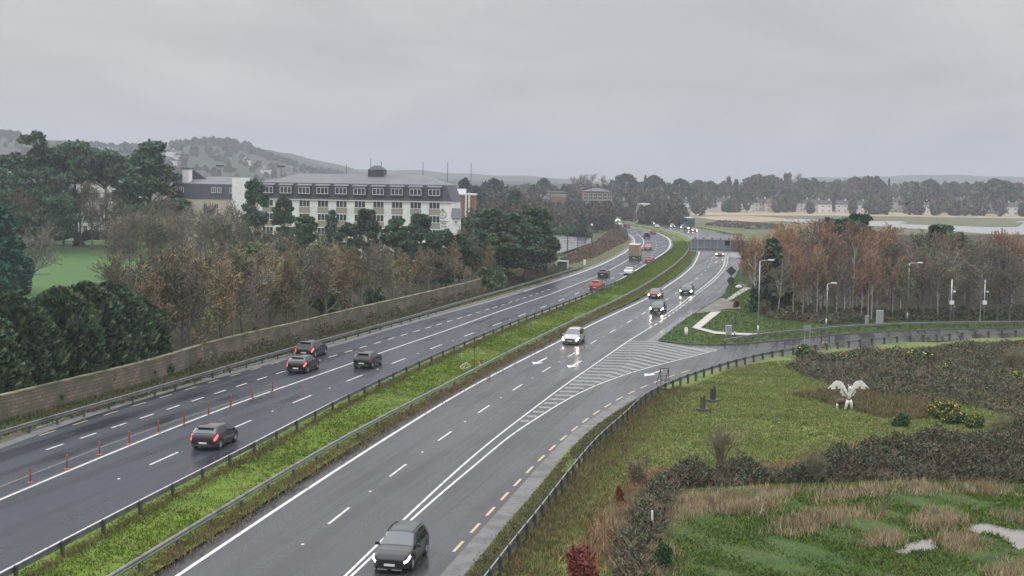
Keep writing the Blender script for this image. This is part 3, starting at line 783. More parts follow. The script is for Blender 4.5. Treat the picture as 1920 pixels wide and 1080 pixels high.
def thicket(name, poly, h, n_leaf, n_stem, seed, leafm, stemm, label, base=None, lsize=.13, ramp_w=2.2, nscale=.35):
    """a tangle of bramble or scrub over a patch of ground: lumpy top, leaves mostly at the surface, arching stems"""
    rng = np.random.default_rng(seed); ph = rng.uniform(0, 6.28, 12)
    def top(P_):
        x, y = P_[:, 0], P_[:, 1]
        b = .58 + .26 * np.sin(nscale * 2.1 * x + ph[0]) * np.sin(nscale * 1.7 * y + ph[1]) + .16 * np.sin(nscale * 4.3 * x + 1.3 * nscale * y + ph[2]) + .12 * np.sin(nscale * 7.7 * y - nscale * 3 * x + ph[3]) + .08 * np.sin(nscale * 15 * x + ph[4]) * np.sin(nscale * 13 * y + ph[5])
        return h * np.clip(b, .10, 1.25) * np.clip(edge_dist(poly, P_) / ramp_w + .18, 0, 1) ** .6
    Pl = scatter(poly, n_leaf, rng); zt = top(Pl); zb = np.zeros(n_leaf) if base is None else base(Pl)
    f = 1 - rng.random(n_leaf) ** 2.2 * .75
    c = np.column_stack([Pl, zb + zt * f * rng.uniform(.85, 1.08, n_leaf)])
    V = [leafquads(c, lsize, rng, 1.4)]; mi = [np.zeros(n_leaf)]
    Ps = scatter(poly, n_stem, rng); zt = top(Ps); zb = np.zeros(n_stem) if base is None else base(Ps)
    a = rng.uniform(0, 2 * PI, n_stem); Ls = rng.uniform(.4, 1.1, n_stem)
    A = np.column_stack([Ps, zb + zt * rng.uniform(.1, .75, n_stem)])
    d = np.stack([np.cos(a) * .55, np.sin(a) * .55, rng.uniform(.2, 1, n_stem)], 1); B = A + d * Ls[:, None]
    B[:, 2] = np.minimum(B[:, 2], zb + zt * 1.25 + .1)
    nn = np.cross(d, unit(rng, n_stem)); nn = nn / (np.linalg.norm(nn, axis=1)[:, None] + 1e-9) * .016
    V.append(np.stack([A - nn, B - nn * .6, B + nn * .6, A + nn], 1).reshape(-1, 3)); mi.append(np.ones(n_stem))
    me = np_mesh(name, np.vstack(V), 4, [leafm, stemm], np.concatenate(mi))
    o = link(name, me); return tag(o, label, 'thicket', kind='stuff')
# ------------------------------------------------------------------ the setting: ground, roads, markings
def st(o): o['kind'] = 'structure'; return o
E1 = pcurve([(333,1080),(480,979.5),(613,892.5),(719,824),(791,780),(850,742),(960,684),(1052,639),(1095,615),(1220,557),(1260,530),(1282,515),(1301,497),(1310,478),(1311.5,471),(1305,455),(1296.7,446.7),(1277,437.5),(1237,427),(1166,414),(1112,409)], sig=9, back=35, fwd=120)
E2 = pcurve([(0,1076),(114,1016),(305.5,916),(480,831),(560,785),(720,708),(848,652),(955,607),(1050,572),(1148,533),(1236.7,480),(1253,468),(1258,456.7),(1253,446.7),(1235,437.5),(1210,430),(1183,425),(1150,417.5),(1108,411.5)], sig=9, back=35, fwd=60)
E3 = pcurve([(40,817),(93,800),(187,762),(320,726),(480,686),(547,669),(607,651),(780,600),(960,552.5),(1010,535),(1060,520),(1122,497),(1160,478),(1180,465),(1188,452),(1183,443),(1168,434),(1150,425.5),(1105,414)], sig=12, back=60, fwd=60)
W1 = pcurve([(0,937),(128,883),(244,834),(344,794),(480,741),(605,702.5),(660,680),(705,664),(780,639),(840,619),(940,582),(1022,555.6),(1086,531),(1115,521),(1143,506.7),(1176.7,488),(1200,470),(1208,455),(1205,446.7),(1193,438)], sig=9, back=40)
W2 = pcurve([(0,912),(111,870),(278,801),(383,780-4),(455,745),(520,726)], sig=7, back=40)
D0 = pcurve([(25,864),(96,840),(161,818),(219,799),(272,782),(322.7,764),(369,749),(412,734.7),(451.7,722),(490,709.5),(525,698),(619,669),(674,652.5),(724,637.5),(769,624),(811,612),(850,600),(905,583),(960,566),(1000,553),(1040,539)], sig=8)
Y1 = pcurve([(11,837),(76,816),(143,795),(200,777),(252,760.7),(303,745),(350,730.7),(393,717),(433,705),(471,693),(508,683),(560,668)], sig=6)
D1 = pcurve([(115,947),(302,861),(448,797),(562,749),(660,711),(742,678.5),(813,651.5),(875,629),(927,609.5),(975,592.5),(1017,576),(1054,562),(1085,549),(1138,526.7),(1196.7,496.7),(1228,473),(1232,458),(1228,449)], sig=9)
D2 = pcurve([(509,1067.5),(638,963),(747,880),(834,816),(907.5,766),(970,725),(1026,692),(1074,663),(1116,639.5),(1154,618),(1192,596),(1250,562),(1290,535),(1318,513),(1333,495),(1337,478)], sig=9)
R1 = pcurve([(649.4,1078.6),(752,977),(813,921.7),(894,846.7),(960,796),(1010,760),(1042.5,732.5),(1095,697.5),(1140,666),(1180,637.5),(1217.5,615),(1237,605),(1255,591),(1277.5,576),(1302,555),(1332,533),(1352.6,513.4),(1363,496.5),(1365.6,474.5)], sig=7, back=30)
R2 = pcurve([(660.5,1078.6),(769,976),(819,931),(908,858),(960,812),(1010,782.5),(1042.5,760),(1092.5,732.5),(1135,715),(1185,697.5),(1230,685),(1270,675),(1322.5,662.5),(1345,656)], sig=4, back=30)
YD = pcurve([(819,1069),(855,1030),(887,995),(916,963),(942.5,934),(969.7,906),(992,881),(1015.6,857.8),(1036.4,838),(1058.6,819),(1079.4,801.7),(1099,786),(1120,771),(1140,759.5),(1157.5,748.7),(1176,738.7),(1198.7,728),(1222.5,718),(1272.5,700),(1297.5,692.5),(1326,685)], sig=4)
K2 = pcurve([(871.7,1078.6),(960,972),(1015.6,907.8),(1051.7,863),(1096,813),(1140,783),(1185,755),(1222,732),(1290,708),(1340,695),(1400,680),(1464,668),(1529,659),(1600,651),(1700,643),(1844,634),(2100,628)], sig=5, back=30, fwd=30)
RU_PX = [(1233.6,640),(1278,648),(1356,649),(1434,642),(1500,636),(1549,630),(1661,622),(1802,617.7),(1920,615),(2150,612)]
NB_PX = [(1386,444.6),(1348.7,436),(1313.7,430),(1251.7,421.7),(1193,416),(1166.7,412.5),(1135,410)]
KERB_PX = [(1391.5,496.5),(1376.6,522.5),(1367,533),(1356.5,556),(1300,590),(1262.5,616.6)]
RUc = pcurve(RU_PX, sig=3, fwd=30); NB = pcurve(NB_PX, sig=8, fwd=90); KL = pcurve(KERB_PX, sig=3)
WALL = smooth_curve(GG([(0,743),(167,703),(307,672),(360,650),(467,623),(485,620),(545,609),(605,592),(680,575),(762,557),(822,543),(838,539.5),(900,524),(929,515),(998,498),(1040,488)], 1.95), sig=6, back=45)

# the ground, one sheet to the horizon
ang = np.linspace(0, 2 * PI, 64, endpoint=False)
st(MB().add([(0, 0, -.6)] + [(6000 * math.cos(a), 6000 * math.sin(a), -.6) for a in ang], [(0, i + 1, (i + 1) % 64 + 1) for i in range(64)]).build('ground', ground_m))

left_poly = list(map(tuple, offset(E3, -.25))) + list(map(tuple, offset(E2, .75)))[::-1]
left_road = sheet('left_carriageway', left_poly, 0, asphalt)
E1L = offset(E1, -1.0)
right_poly = list(map(tuple, E1L)) + list(map(tuple, NB[::-1])) + GG([(1402,468)]) + list(map(tuple, KL)) + list(map(tuple, RUc)) + list(map(tuple, K2[::-1]))
right_road = sheet('right_carriageway', right_poly, 0, asphalt2)
med_poly = list(map(tuple, offset(E2, .75))) + list(map(tuple, E1L))[::-1]
def mz(x, y): return .08 + .05 * math.sin(.5 * x) * math.sin(.31 * y)
median = sheet('median_grass', med_poly, .06, grass_m, res=2.4, zf=mz)
verge_poly = list(map(tuple, WALL)) + GG([(1060,478),(1108,456),(1140,430),(1150,420)]) + list(map(tuple, offset(E3, -.25)))[::-1]
def vz(x, y): return .06 + .05 * math.sin(.7 * x + .2 * y) * math.sin(.43 * y)
sheet('left_verge', verge_poly, .05, rough_m, res=2.0, zf=vz)
park_poly = list(map(tuple, WALL)) + GG([(1060,478),(1040,470),(1035,445)]) + [(30, 480), (-330, 480), (-330, 60)]
sheet('park_lawn', park_poly, -.04, lawn_m)
lit_poly = [tuple(p) for p in WALL[WALL[:, 1] > 108]] + [tuple(p + np.array([-14, 40])) for p in WALL[WALL[:, 1] > 118]][::-1]
sheet('woodland_floor', lit_poly, 0.0, litter_m)
# roadside beyond the slip road, the island between the roads, the field and the marsh
up_poly = [tuple(p) for p in RUc] + GG([(2150,598),(1960,600),(1780,602),(1650,604),(1560,609),(1440,597),(1412,580),(1407,545),(1399,520)]) + [tuple(p) for p in KL]
sheet('roadside_grass', up_poly, .10, marsh_m, res=2.0, zf=lambda x, y: .04 * math.sin(x) * math.sin(.8 * y))
wood_poly = GG([(1399,520),(1407,545),(1412,580),(1440,597),(1560,609),(1650,604),(1780,602),(1960,600),(2150,598),(2500,590),(2500,437),(1900,440),(1640,441),(1460,446),(1402,468)])
sheet('wood_floor', wood_poly, .06, litter_m)
def fz(x, y): return .10 * math.sin(.21 * x + .5) * math.sin(.17 * y) + .07 * math.sin(.47 * x + .29 * y) + .04 * math.sin(1.1 * x - .8 * y)
def fzv(P_): return .10 * np.sin(.21 * P_[:, 0] + .5) * np.sin(.17 * P_[:, 1]) + .07 * np.sin(.47 * P_[:, 0] + .29 * P_[:, 1]) + .04 * np.sin(1.1 * P_[:, 0] - .8 * P_[:, 1])
field_poly = [tuple(p) for p in K2] + GG([(2300,700),(1960,830),(1930,910),(1700,905),(1450,912),(1270,925),(1250,1000),(1200,1100),(1190,1250),(700,1500)])
sheet('roadside_field', field_poly, .08, field_m, res=1.0, zf=fz)
mar_poly = GG([(1190,1250),(1200,1100),(1250,1000),(1270,925),(1450,912),(1700,905),(1930,910),(2300,700),(2700,800),(2700,1300),(2000,1500)])
POOLS = [[(1676,1033),(1697,1019),(1720,1010),(1748,1007),(1757,1014),(1755,1020),(1762,1024),(1742,1031),(1722,1029),(1700,1036)],
         [(1806,992),(1822,981),(1850,978),(1875,984),(1900,990),(1960,994),(1960,1036),(1925,1030),(1898,1026),(1893,1014),(1878,1005),(1860,998),(1835,999)]]
def marz(x, y): return .10 * math.sin(.6 * x) * math.sin(.5 * y + 1) + .06 * math.sin(1.7 * x + 1.1 * y)
PW = [GG(p, .16) for p in POOLS]
def marz2(x, y):
    d = min(edge_dist(p, np.array([[x, y]]))[0] * (-1 if inside(p, np.array([[x, y]]))[0] else 1) for p in PW)
    return max(marz(x, y), -.02) + .09 if d > .5 else (max(marz(x, y), -.02) + .09) * max(0, min(1, (d + .5))) - .05 * (d < 0)
sheet('marsh_grass', mar_poly, .03, marsh_m, res=.7, zf=marz2)
for i, p in enumerate(PW): sheet('marsh_pool', [tuple(v) for v in smooth_curve(p + [p[0]], step=.15, sig=.18)][:-1], .085, puddle_m)

# far estuary: reeds, salt marsh and water
sheet('reed_bed', GG([(1280,392.5),(1420,392),(1640,396),(1930,401),(2400,402),(2400,412),(1930,410),(1700,406),(1560,404.5),(1400,404),(1290,404)], -.3), -.3, reed_m)
sheet('salt_marsh', GG([(1290,404),(1400,404),(1560,404.5),(1700,406),(1930,410),(2400,412),(2400,446),(1900,447),(1640,441),(1460,446),(1402,468),(1386,444.6),(1348.7,436),(1313.7,430),(1251.7,421.7)], -.4), -.4, saltgrass_m)
sheet('reed_bed', GG([(1290,405.5),(1400,405),(1470,409),(1480,414),(1420,416),(1340,412)], -.34), -.34, reed_m)
sheet('water', [tuple(v) for v in smooth_curve(GG([(1470,411.5),(1482,410),(1512,411),(1560,413),(1640,415),(1690,414.5),(1700,418),(1900,424.5),(1912,423),(1925,415),(2400,412),(2400,444),(1900,441),(1830,437),(1760,431),(1700,428),(1640,424),(1560,419),(1500,417),(1470,415)], -.3), step=6, sig=5)], -.3, water_m)
sheet('salt_marsh', [tuple(v) for v in smooth_curve(GG([(1684,418.2),(1720,417.5),(1800,419),(1900,421.5),(1913,423.5),(1905,425.5),(1860,425.5),(1780,422.5),(1700,420),(1684,418.2)], -.2), step=4, sig=3)][:-1], -.2, saltgrass_m)
sheet('water', GG([(2400,410),(1935,412.5),(1905,415),(1905,417),(2400,416)], -.26), -.26, water_m)
sheet('meadow', GG([(1150,404),(1185,397),(1200,397),(1200,404)], -.3), -.3, lawn_m)
sheet('meadow', GG([(1400,392),(1455,392),(1455,389.5),(1400,389.5)], -.3), -.25, lawn_m)
sheet('embankment', [tuple(p) for p in NB] + GG([(1250,418),(1315,424),(1360,430),(1400,440)])[::-1], -.1, grass_m)

# the car park behind the bank on the left
car_park = sheet('car_park', GG([(1012,452),(1040,441.5),(1108,446.5),(1109,455),(1078,466),(1052,474),(1030,476)]), .02, mat('car_park_wet', (.10, .10, .105), .16, rough2=.3, scale=.4, space='world'))

# road edges, kerbs and markings are parts of the two carriageways
def line(c, w, z, name, m, road, off=0.0):
    MB().strip(offset(c, off - w / 2), offset(c, off + w / 2), z).build(name, m, road)
def dashes(c, s0, sp, ln, w, z, name, m, road, s1=None):
    mb = MB(); L = arclen(c)[-1]; s = s0
    while s < (s1 or L) - ln:
        if s - ln / 2 > 0:
            q = sample(c, np.linspace(s - ln / 2, s + ln / 2, 4)); n = normals(q) * w / 2
            mb.strip(q - n, q + n, z)
        s += sp
    mb.build(name, m, road)
line(E2, .75, .004, 'hard_strip', hardstrip, left_road, .40)
line(E3, .9, .004, 'hard_strip', hardstrip, left_road, .25)
line(E1, .95, .004, 'hard_strip', asphalt2, right_road, -.5)
line(E2, .28, .008, 'edge_line', paint, left_road)
line(E1, .22, .008, 'edge_line', paint, right_road)
line(E3[E3[:, 1] > 215], .22, .008, 'edge_line', paint, left_road, .55)
line(W1, .17, .006, 'lane_line', paint, left_road)
line(W1[W1[:, 1] < 128], .10, .004, 'nosing_edge', dirt_m, left_road, -.18)
line(W2, .12, .006, 'lane_line', mat('road_paint_faded_yellow', (.24, .22, .15), .5, cols=[(.09, .09, .085), (.3, .27, .19)], scale=3, space='world'), left_road)
dashes(D0, 0.6, 4.02, 2.05, .15, .006, 'lane_dash', paint, left_road)
dashes(Y1, 0.6, 4.2, 2.0, .13, .012, 'edge_dash', paint_y, left_road)
dashes(D1, 0.6 + 12.05, 12.05, 4.0, .15, .006, 'lane_dash', paint, left_road)
q0 = nearest_s(D2, G(638, 963))
dashes(D2, q0 - 11.5, 11.55, 3.6, .14, .006, 'lane_dash', paint, right_road)
line(R1[R1[:, 1] < 166], .14, .006, 'lane_line', paint, right_road)
line(R2, .14, .006, 'lane_line', paint, right_road)
R1f = R1[R1[:, 1] > 150]
dashes(R1f, 15, 4.0, 2.6, .18, .006, 'lane_dash', paint, right_road)
line(R1[R1[:, 1] > 178], .16, .006, 'lane_line', paint, right_road, -.55)
dashes(YD, 0.5, 3.62, 2.0, .16, .012, 'edge_dash', paint_y, right_road)
MB().strip(offset(K2[K2[:, 1] < 112], -1.05), K2[K2[:, 1] < 112], .004).build('wet_gutter', mat('wet_gutter_concrete', (.045, .045, .043), .16, cols=[(.12, .117, .11), (.07, .07, .066), (.035, .036, .034)], scale=.7, space='world', rough2=.45, detail=8), right_road)
# chevrons of the nosing between the main road and the slip road
hz = mat('hatching_worn', (.085, .085, .085), .34, cols=[(.22, .22, .215), (.17, .17, .17), (.07, .07, .07)], scale=1.9, space='world', detail=8)
apx = np.array(GG([(1232,640),(1216,655),(1190,672),(1150,695),(1100,725),(1052,757)]))
def seg_x(p, d, line_):
    best = None
    for a, b in zip(line_[:-1], line_[1:]):
        e = b - a; den = d[0] * e[1] - d[1] * e[0]
        if abs(den) < 1e-9: continue
        t = ((a[0] - p[0]) * e[1] - (a[1] - p[1]) * e[0]) / den; u = ((a[0] - p[0]) * d[1] - (a[1] - p[1]) * d[0]) / den
        if t > .05 and 0 <= u <= 1 and (best is None or t < best): best = t
    return best
mb = MB(); s_lo = nearest_s(R1, G(975, 787)); s_hi = nearest_s(R1, G(1180, 637.5)) - 1
d1 = np.array([.995, -.05]); d1 /= np.linalg.norm(d1); d2 = np.array([.46, -.88]); d2 /= np.linalg.norm(d2)
def bar(p, q, w):
    p = np.array(p); q = np.array(q); v = q - p; L_ = np.linalg.norm(v); v = v / L_; n = np.array([-v[1], v[0]]) * w / 2
    k = max(2, int(L_ / 1.2)); pts = np.array([p + v * L_ * i / k for i in range(k + 1)])
    mb.strip(pts - n, pts + n, .005 + .00035 * (len(arm) % 12)); arm.append(1)
s = s_lo; arm = []
while s < s_hi:
    p = sample(R1, s); t1 = seg_x(p, d1, apx); t2 = seg_x(p, d1, R2); w_ = .85
    if t1 and (not t2 or t1 < t2):
        q = p + d1 * t1; bar(p + d1 * .25, q, w_); t3 = seg_x(q, d2, R2)
        if t3 and t3 > .6: bar(q - d2 * .2, q + d2 * (t3 - .2), .75)
    elif t2 and t2 > .6: bar(p + d1 * .25, p + d1 * (t2 - .2), w_)
    s += 2.1
for a, b in ((1248,643.5),(1268,648),(1292,650.5),(1318,651.5)):
    p = np.array(G(a, b)); t3 = seg_x(p, d2, R2)
    if t3 and t3 > .8: bar(p + d2 * .3, p + d2 * (t3 - .2), .75)
mb.build('hatching', hz, right_road)
# arrows painted in the lanes
def arrow(hx, hy, tx_, ty_):
    a = np.array(G(hx, hy)); b = np.array(G(tx_, ty_)); v = (b - a); L_ = np.linalg.norm(v); v /= L_; n = np.array([-v[1], v[0]])
    m_ = MB(); q = [a, a + v * 1.7 + n * .62, a + v * 1.6 - n * .62]; m_.add([(x, y, .009) for x, y in q], [(0, 2, 1)])
    q = [a + v * 1.6 + n * .14, b + n * .10, b - n * .10, a + v * 1.6 - n * .14]; m_.add([(x, y, .009) for x, y in q], [(0, 1, 2, 3)])
    m_.build('lane_arrow', paint, right_road)
arrow(1000.5, 683.5, 1025, 671); arrow(1066, 689.5, 1090, 677); arrow(1208, 705.5, 1241, 694.5)
# standing water
sheet('puddle', GG([(1367,474),(1392,475.5),(1393,481),(1380,483),(1368,482.5)]), .007, puddle_m)
sheet('puddle', [tuple(v) for v in smooth_curve(GG([(1212,640),(1236,622),(1262,606),(1290,590),(1312,578),(1318,578),(1296,592),(1264,614),(1238,634),(1222,642),(1212,640)]), step=.6, sig=.8)][:-1], .0035, mat('damp_patch', (.105, .104, .102), .16, rough2=.36, scale=.8, space='world'))
# kerbs
def kerb(c, h, w, m_=kerb_m):
    mb = MB(); a, b = c, offset(c, w); n = len(c)
    mb.strip(a, b, h); z0 = [0] * n
    vs = [(p[0], p[1], -.02) for p in a] + [(p[0], p[1], h) for p in a]; mb.add(vs, [(i, i + 1, n + i + 1, n + i) for i in range(n - 1)])
    vs = [(p[0], p[1], -.02) for p in b] + [(p[0], p[1], h) for p in b]; mb.add(vs, [(i, n + i, n + i + 1, i + 1) for i in range(n - 1)])
    st(mb.build('kerb', m_))
kerb(offset(E3, -.42), .13, .17)
isl = np.vstack([KL, RUc[1:60]])
kerb(smooth_curve(isl, step=.5, sig=.5), .15, .14, mat('kerb_dark', (.07, .07, .065), .7, cols=[(.12, .12, .11)], scale=2, space='world'))
sheet('lay_by_mud', [tuple(v) for v in smooth_curve(GG([(1301.6,590.5),(1330,573),(1353,560.5),(1364,563.4),(1378,569),(1392,582),(1372,581),(1358,580.6),(1351.6,585),(1331,586.5),(1301.6,590.5)]), step=.8, sig=.7)][:-1], .165, dirt_m)
sheet('footpath', GG([(1297,616.6),(1333,587),(1352,586),(1314,617),(1341,624),(1375,626.6),(1419,627.8),(1419,631),(1375,630.2),(1340,628.4)]), .17, concrete_m)
sheet('footpath', GG([(1362.5,563.4),(1371,564.2),(1388,553.5),(1408,542),(1397,539),(1380,550)]), .175, concrete_m)

# far rising ground with the suburb, and the hills
def rise(x, y):
    s = min(1, max(0, (y - 840) / 480)); s = s * s * (3 - 2 * s); return 7.5 * s * min(1, max(0, (x + 60) / 160))
gx = np.arange(-260, 900, 40); gy = np.arange(780, 2400, 40)
me = MB().add([(x, y, rise(x, y) - .5) for y in gy for x in gx], [(j * len(gx) + i, j * len(gx) + i + 1, (j + 1) * len(gx) + i + 1, (j + 1) * len(gx) + i) for j in range(len(gy) - 1) for i in range(len(gx) - 1)])
st(me.build('far_slope', ground_m, smooth=True))
hill_m = mat('hill_fields', (.046, .053, .041), .95, cols=[(.056, .063, .047), (.05, .056, .043), (.064, .068, .052)], scale=.006, space='world', spec=.1, stretch=(1, 2.8, 1), detail=9)
RP = [(-260, 246), (-60, 250), (0, 251), (30, 250), (60, 262), (120, 268), (180, 272), (300, 274), (380, 271), (420, 268), (445, 270), (470, 279), (520, 293), (560, 304), (600, 316), (640, 325), (720, 332), (900, 338)]
HD = 1750.0
rx = np.array([at(p, HD, y)[0] for p, y in RP]); rz_ = np.array([zat(y, HD, p) for p, y in RP]) - 3
def hillz(x, y):
    r_ = float(np.interp(x, rx, rz_)); s = (y - 900) / (HD - 900)
    s = max(0, min(1, s)) if y <= HD else max(0, 1 - ((y - HD) / 1400) ** 2)
    s = s * s * (3 - 2 * s)
    return max(0, r_) * s + 2.5 * s * (math.sin(.021 * x + .7) * math.sin(.017 * y) + .5 * math.sin(.06 * x + .03 * y)) - .55
gx = np.arange(-1500, 80, 22); gy = np.arange(880, 2500, 30)
st(MB().add([(x, y, hillz(x, y)) for y in gy for x in gx], [(j * len(gx) + i, j * len(gx) + i + 1, (j + 1) * len(gx) + i + 1, (j + 1) * len(gx) + i) for j in range(len(gy) - 1) for i in range(len(gx) - 1)]).build('hill', hill_m, smooth=True))
def far_ridge(px, d):
    xs = np.array([at(p, d, y)[0] for p, y in px]); zs = np.array([zat(y, d, p) for p, y in px])
    x = np.linspace(xs[0], xs[-1], 70); z = np.interp(x, xs, zs) + 1.5 * np.sin(x * .02) + np.sin(x * .055); n = len(x)
    v = [(a, d - 500, -.58) for a in x] + [(a, d, b) for a, b in zip(x, z)] + [(a, d + 500, -.58) for a in x]
    st(MB().add(v, [(k * n + i, k * n + i + 1, (k + 1) * n + i + 1, (k + 1) * n + i) for k in (0, 1) for i in range(n - 1)]).build('far_hill', hill_m, smooth=True))
far_ridge([(440, 330), (600, 316), (700, 319), (800, 321), (880, 325), (960, 329), (1040, 335), (1120, 339)], 2900)
far_ridge([(1400, 338), (1560, 333), (1660, 329), (1760, 328.5), (1850, 330), (1960, 331), (2100, 334)], 3300)

# tar seams and road studs
for a, b, rd_ in (((1000, 548), (1092, 557), left_road), ((560, 742), (640, 757), left_road), ((840, 640), (905, 655), left_road), ((1168, 622), (1212, 627), right_road), ((905, 768), (1000, 790), right_road), ((1255, 565), (1330, 569), right_road), ((380, 880), (440, 893), left_road)):
    p, q = np.array(G(*a)), np.array(G(*b)); v = (q - p) / np.linalg.norm(q - p); n_ = np.array([-v[1], v[0]]) * .045; pts = np.array([p + (q - p) * i / 6 + n_ * 2 * math.sin(i * 2.1) for i in range(7)])
    MB().strip(pts - n_, pts + n_, .0035).build('tar_seam', MATS['bump_black'] if 'bump_black' in MATS else mat('bump_black', (.018, .018, .019), .3), rd_)
stud = MB().box((0, 0, .012), (.14, .16, .024), taper=.7).mesh('road_stud', mat('stud_white', (.7, .7, .68), .35))
for c_, rd_, s0, sp in ((D1, left_road, 6.6, 12.05), (D2, right_road, nearest_s(D2, G(638, 963)) - 5.8, 11.55)):
    for k in range(11):
        p = sample(c_, s0 + sp * k); o = link('road_stud', stud, rd_); o.location = (p[0], p[1], .004); o.rotation_euler = (0, 0, -R(13))

sheet('woodland_floor', GG([(985,492),(1062,478.5),(1054,474),(1031,476.5),(1010,452),(1000,440),(960,440),(960,480)]), 0.03, litter_m)
# ------------------------------------------------------------------ stone wall along the verge
def wall_material():
    m = bpy.data.materials.new('block_stone_wall'); m.use_nodes = True; t = m.node_tree; b = t.nodes['Principled BSDF']
    b.inputs['Roughness'].default_value = .95
    uv = t.nodes.new('ShaderNodeUVMap'); uv.uv_map = 'uv'
    br = t.nodes.new('ShaderNodeTexBrick'); br.inputs['Scale'].default_value = 1
    br.inputs['Color1'].default_value = (.235, .19, .13, 1); br.inputs['Color2'].default_value = (.16, .135, .10, 1); br.inputs['Mortar'].default_value = (.07, .058, .045, 1)
    br.inputs['Mortar Size'].default_value = .022; br.inputs['Brick Width'].default_value = .62; br.inputs['Row Height'].default_value = .27; br.inputs['Bias'].default_value = .1
    t.links.new(uv.outputs[0], br.inputs['Vector'])
    n = t.nodes.new('ShaderNodeTexNoise'); n.inputs['Scale'].default_value = .5; n.inputs['Detail'].default_value = 8
    g = t.nodes.new('ShaderNodeNewGeometry'); t.links.new(g.outputs['Position'], n.inputs['Vector'])
    rp = t.nodes.new('ShaderNodeMapRange'); rp.inputs['From Min'].default_value = .40; rp.inputs['From Max'].default_value = .64
    t.links.new(n.outputs['Fac'], rp.inputs['Value'])
    mx = t.nodes.new('ShaderNodeMix'); mx.data_type = 'RGBA'; mx.inputs[7].default_value = (.085, .085, .05, 1)
    t.links.new(rp.outputs[0], mx.inputs[0]); t.links.new(br.outputs['Color'], mx.inputs[6]); t.links.new(mx.outputs[2], b.inputs['Base Color'])
    return m
coping_m = mat('mossy_coping', (.20, .18, .12), .95, cols=[(.28, .25, .17), (.13, .15, .06), (.10, .09, .06)], scale=.6, space='world')
wr = WALL; wl = offset(WALL, -.35); sw = arclen(WALL); WH = 1.9
me = bpy.data.meshes.new('stone_wall'); n = len(wr); vs = []; fs = []
for z in (-.1, WH): vs += [(p[0], p[1], z) for p in wr] + [(p[0], p[1], z) for p in wl]
for i in range(n - 1):
    fs.append((i, i + 1, 2 * n + i + 1, 2 * n + i)); fs.append((n + i + 1, n + i, 3 * n + i, 3 * n + i + 1))
fs += [(0, 2 * n, 3 * n, n), (n - 1, 2 * n - 1, 4 * n - 1, 3 * n - 1)]
me.from_pydata(vs, [], fs); uvl = me.uv_layers.new(name='uv')
for lp in me.loops:
    i = lp.vertex_index; uvl.data[lp.index].uv = (sw[i % n], vs[i][2])
me.materials.append(wall_material())
stone_wall = tag(link('stone_wall', me), 'long tan block wall along the left verge with trees behind it', 'wall')
mb = MB(); a, b = offset(WALL, .05), offset(WALL, -.40)
mb.strip(b, a, WH + .10); 
for c_, rev in ((a, 0), (b, 1)):
    v = [(p[0], p[1], WH) for p in c_] + [(p[0], p[1], WH + .10) for p in c_]
    mb.add(v, [((i, i + 1, n + i + 1, n + i) if not rev else (i, n + i, n + i + 1, i + 1)) for i in range(n - 1)])
mb.build('coping', coping_m, stone_wall)

# ------------------------------------------------------------------ guard rails
def guard_rail(c, zc, spacing, label, rm, pm, side=1, s0=0.0, hb=.30, ph=.14, z0=0.0, cap=96, maxlen=None, double=False):
    """steel beam along a curve with a post every few metres; side = which side of the post the beam is on"""
    root = empty('guard_rail', (c[0][0], c[0][1], 0), 0, label, 'guard rail')
    o = np.array([c[0][0], c[0][1]]); L = arclen(c)[-1]
    def beam(off):
        mb = MB(); prof = [(.0, -hb / 2), (.045, -hb / 2 + .05), (.045, -.06), (.01, -.03), (.01, .03), (.045, .06), (.045, hb / 2 - .05), (.0, hb / 2), (-.06, hb / 2), (-.06, hb / 2 - .03), (-.02, hb / 2 - .04), (-.02, -hb / 2)]
        k = len(prof); V = []; Fq = []; cc = offset(c, off)
        nn = normals(c)
        for i in range(len(c)):
            for x, z in prof:
                p = cc[i] + nn[i] * x * (1 if off > 0 else -1) - o; V.append((p[0], p[1], z0 + zc + z))
        for i in range(len(c) - 1):
            for j in range(k):
                j2 = (j + 1) % k; f = (i * k + j, i * k + j2, (i + 1) * k + j2, (i + 1) * k + j)
                Fq.append(f if off > 0 else f[::-1])
        Fq.append(tuple(range(k))); Fq.append(tuple((len(c) - 1) * k + j for j in range(k))[::-1])
        mb.add(V, Fq).build('beam', rm, root)
    beam(.10 * side)
    if double: beam(-.10 * side)
    pm_ = MB().box((0, 0, (zc + hb / 2 + .04) / 2 - .1), (ph * .7, ph, zc + hb / 2 + .04 + .2)).mesh('post', pm)
    s = s0; k = 0
    while s < L and k < cap:
        q = sample(c, s); h = heading_at(c, s); p = link('post', pm_, root)
        p.location = (q[0] - o[0], q[1] - o[1], z0); p.rotation_euler = (0, 0, -h); s += spacing; k += 1
    return root
RAMP_RAIL = pcurve([(872,1165),(920,1103),(960,1046),(1010,985),(1051.7,927),(1087.8,881),(1123.9,836),(1171,796),(1210,754),(1250,735),(1292.5,717),(1340,701.5),(1390,686),(1435,675.5),(1464,669.5),(1529,661),(1596.6,652),(1647,646.5),(1700.6,643),(1785,638),(1844,634),(1960,630)], z=.02, sig=3)
galv_wet = mat('galvanised_wet', (.30, .32, .33), .28, metal=.8, cols=[(.40, .42, .43)], scale=1.2)
guard_rail(RAMP_RAIL, .62, 2.05, 'bright galvanised guard rail on dark posts curving along the slip road', galv_wet, post_dark, side=-1, s0=.6, hb=.27, ph=.20, z0=.05)
_rr = RAMP_RAIL[RAMP_RAIL[:, 1] < 116]; _kk = K2[K2[:, 1] < 117]
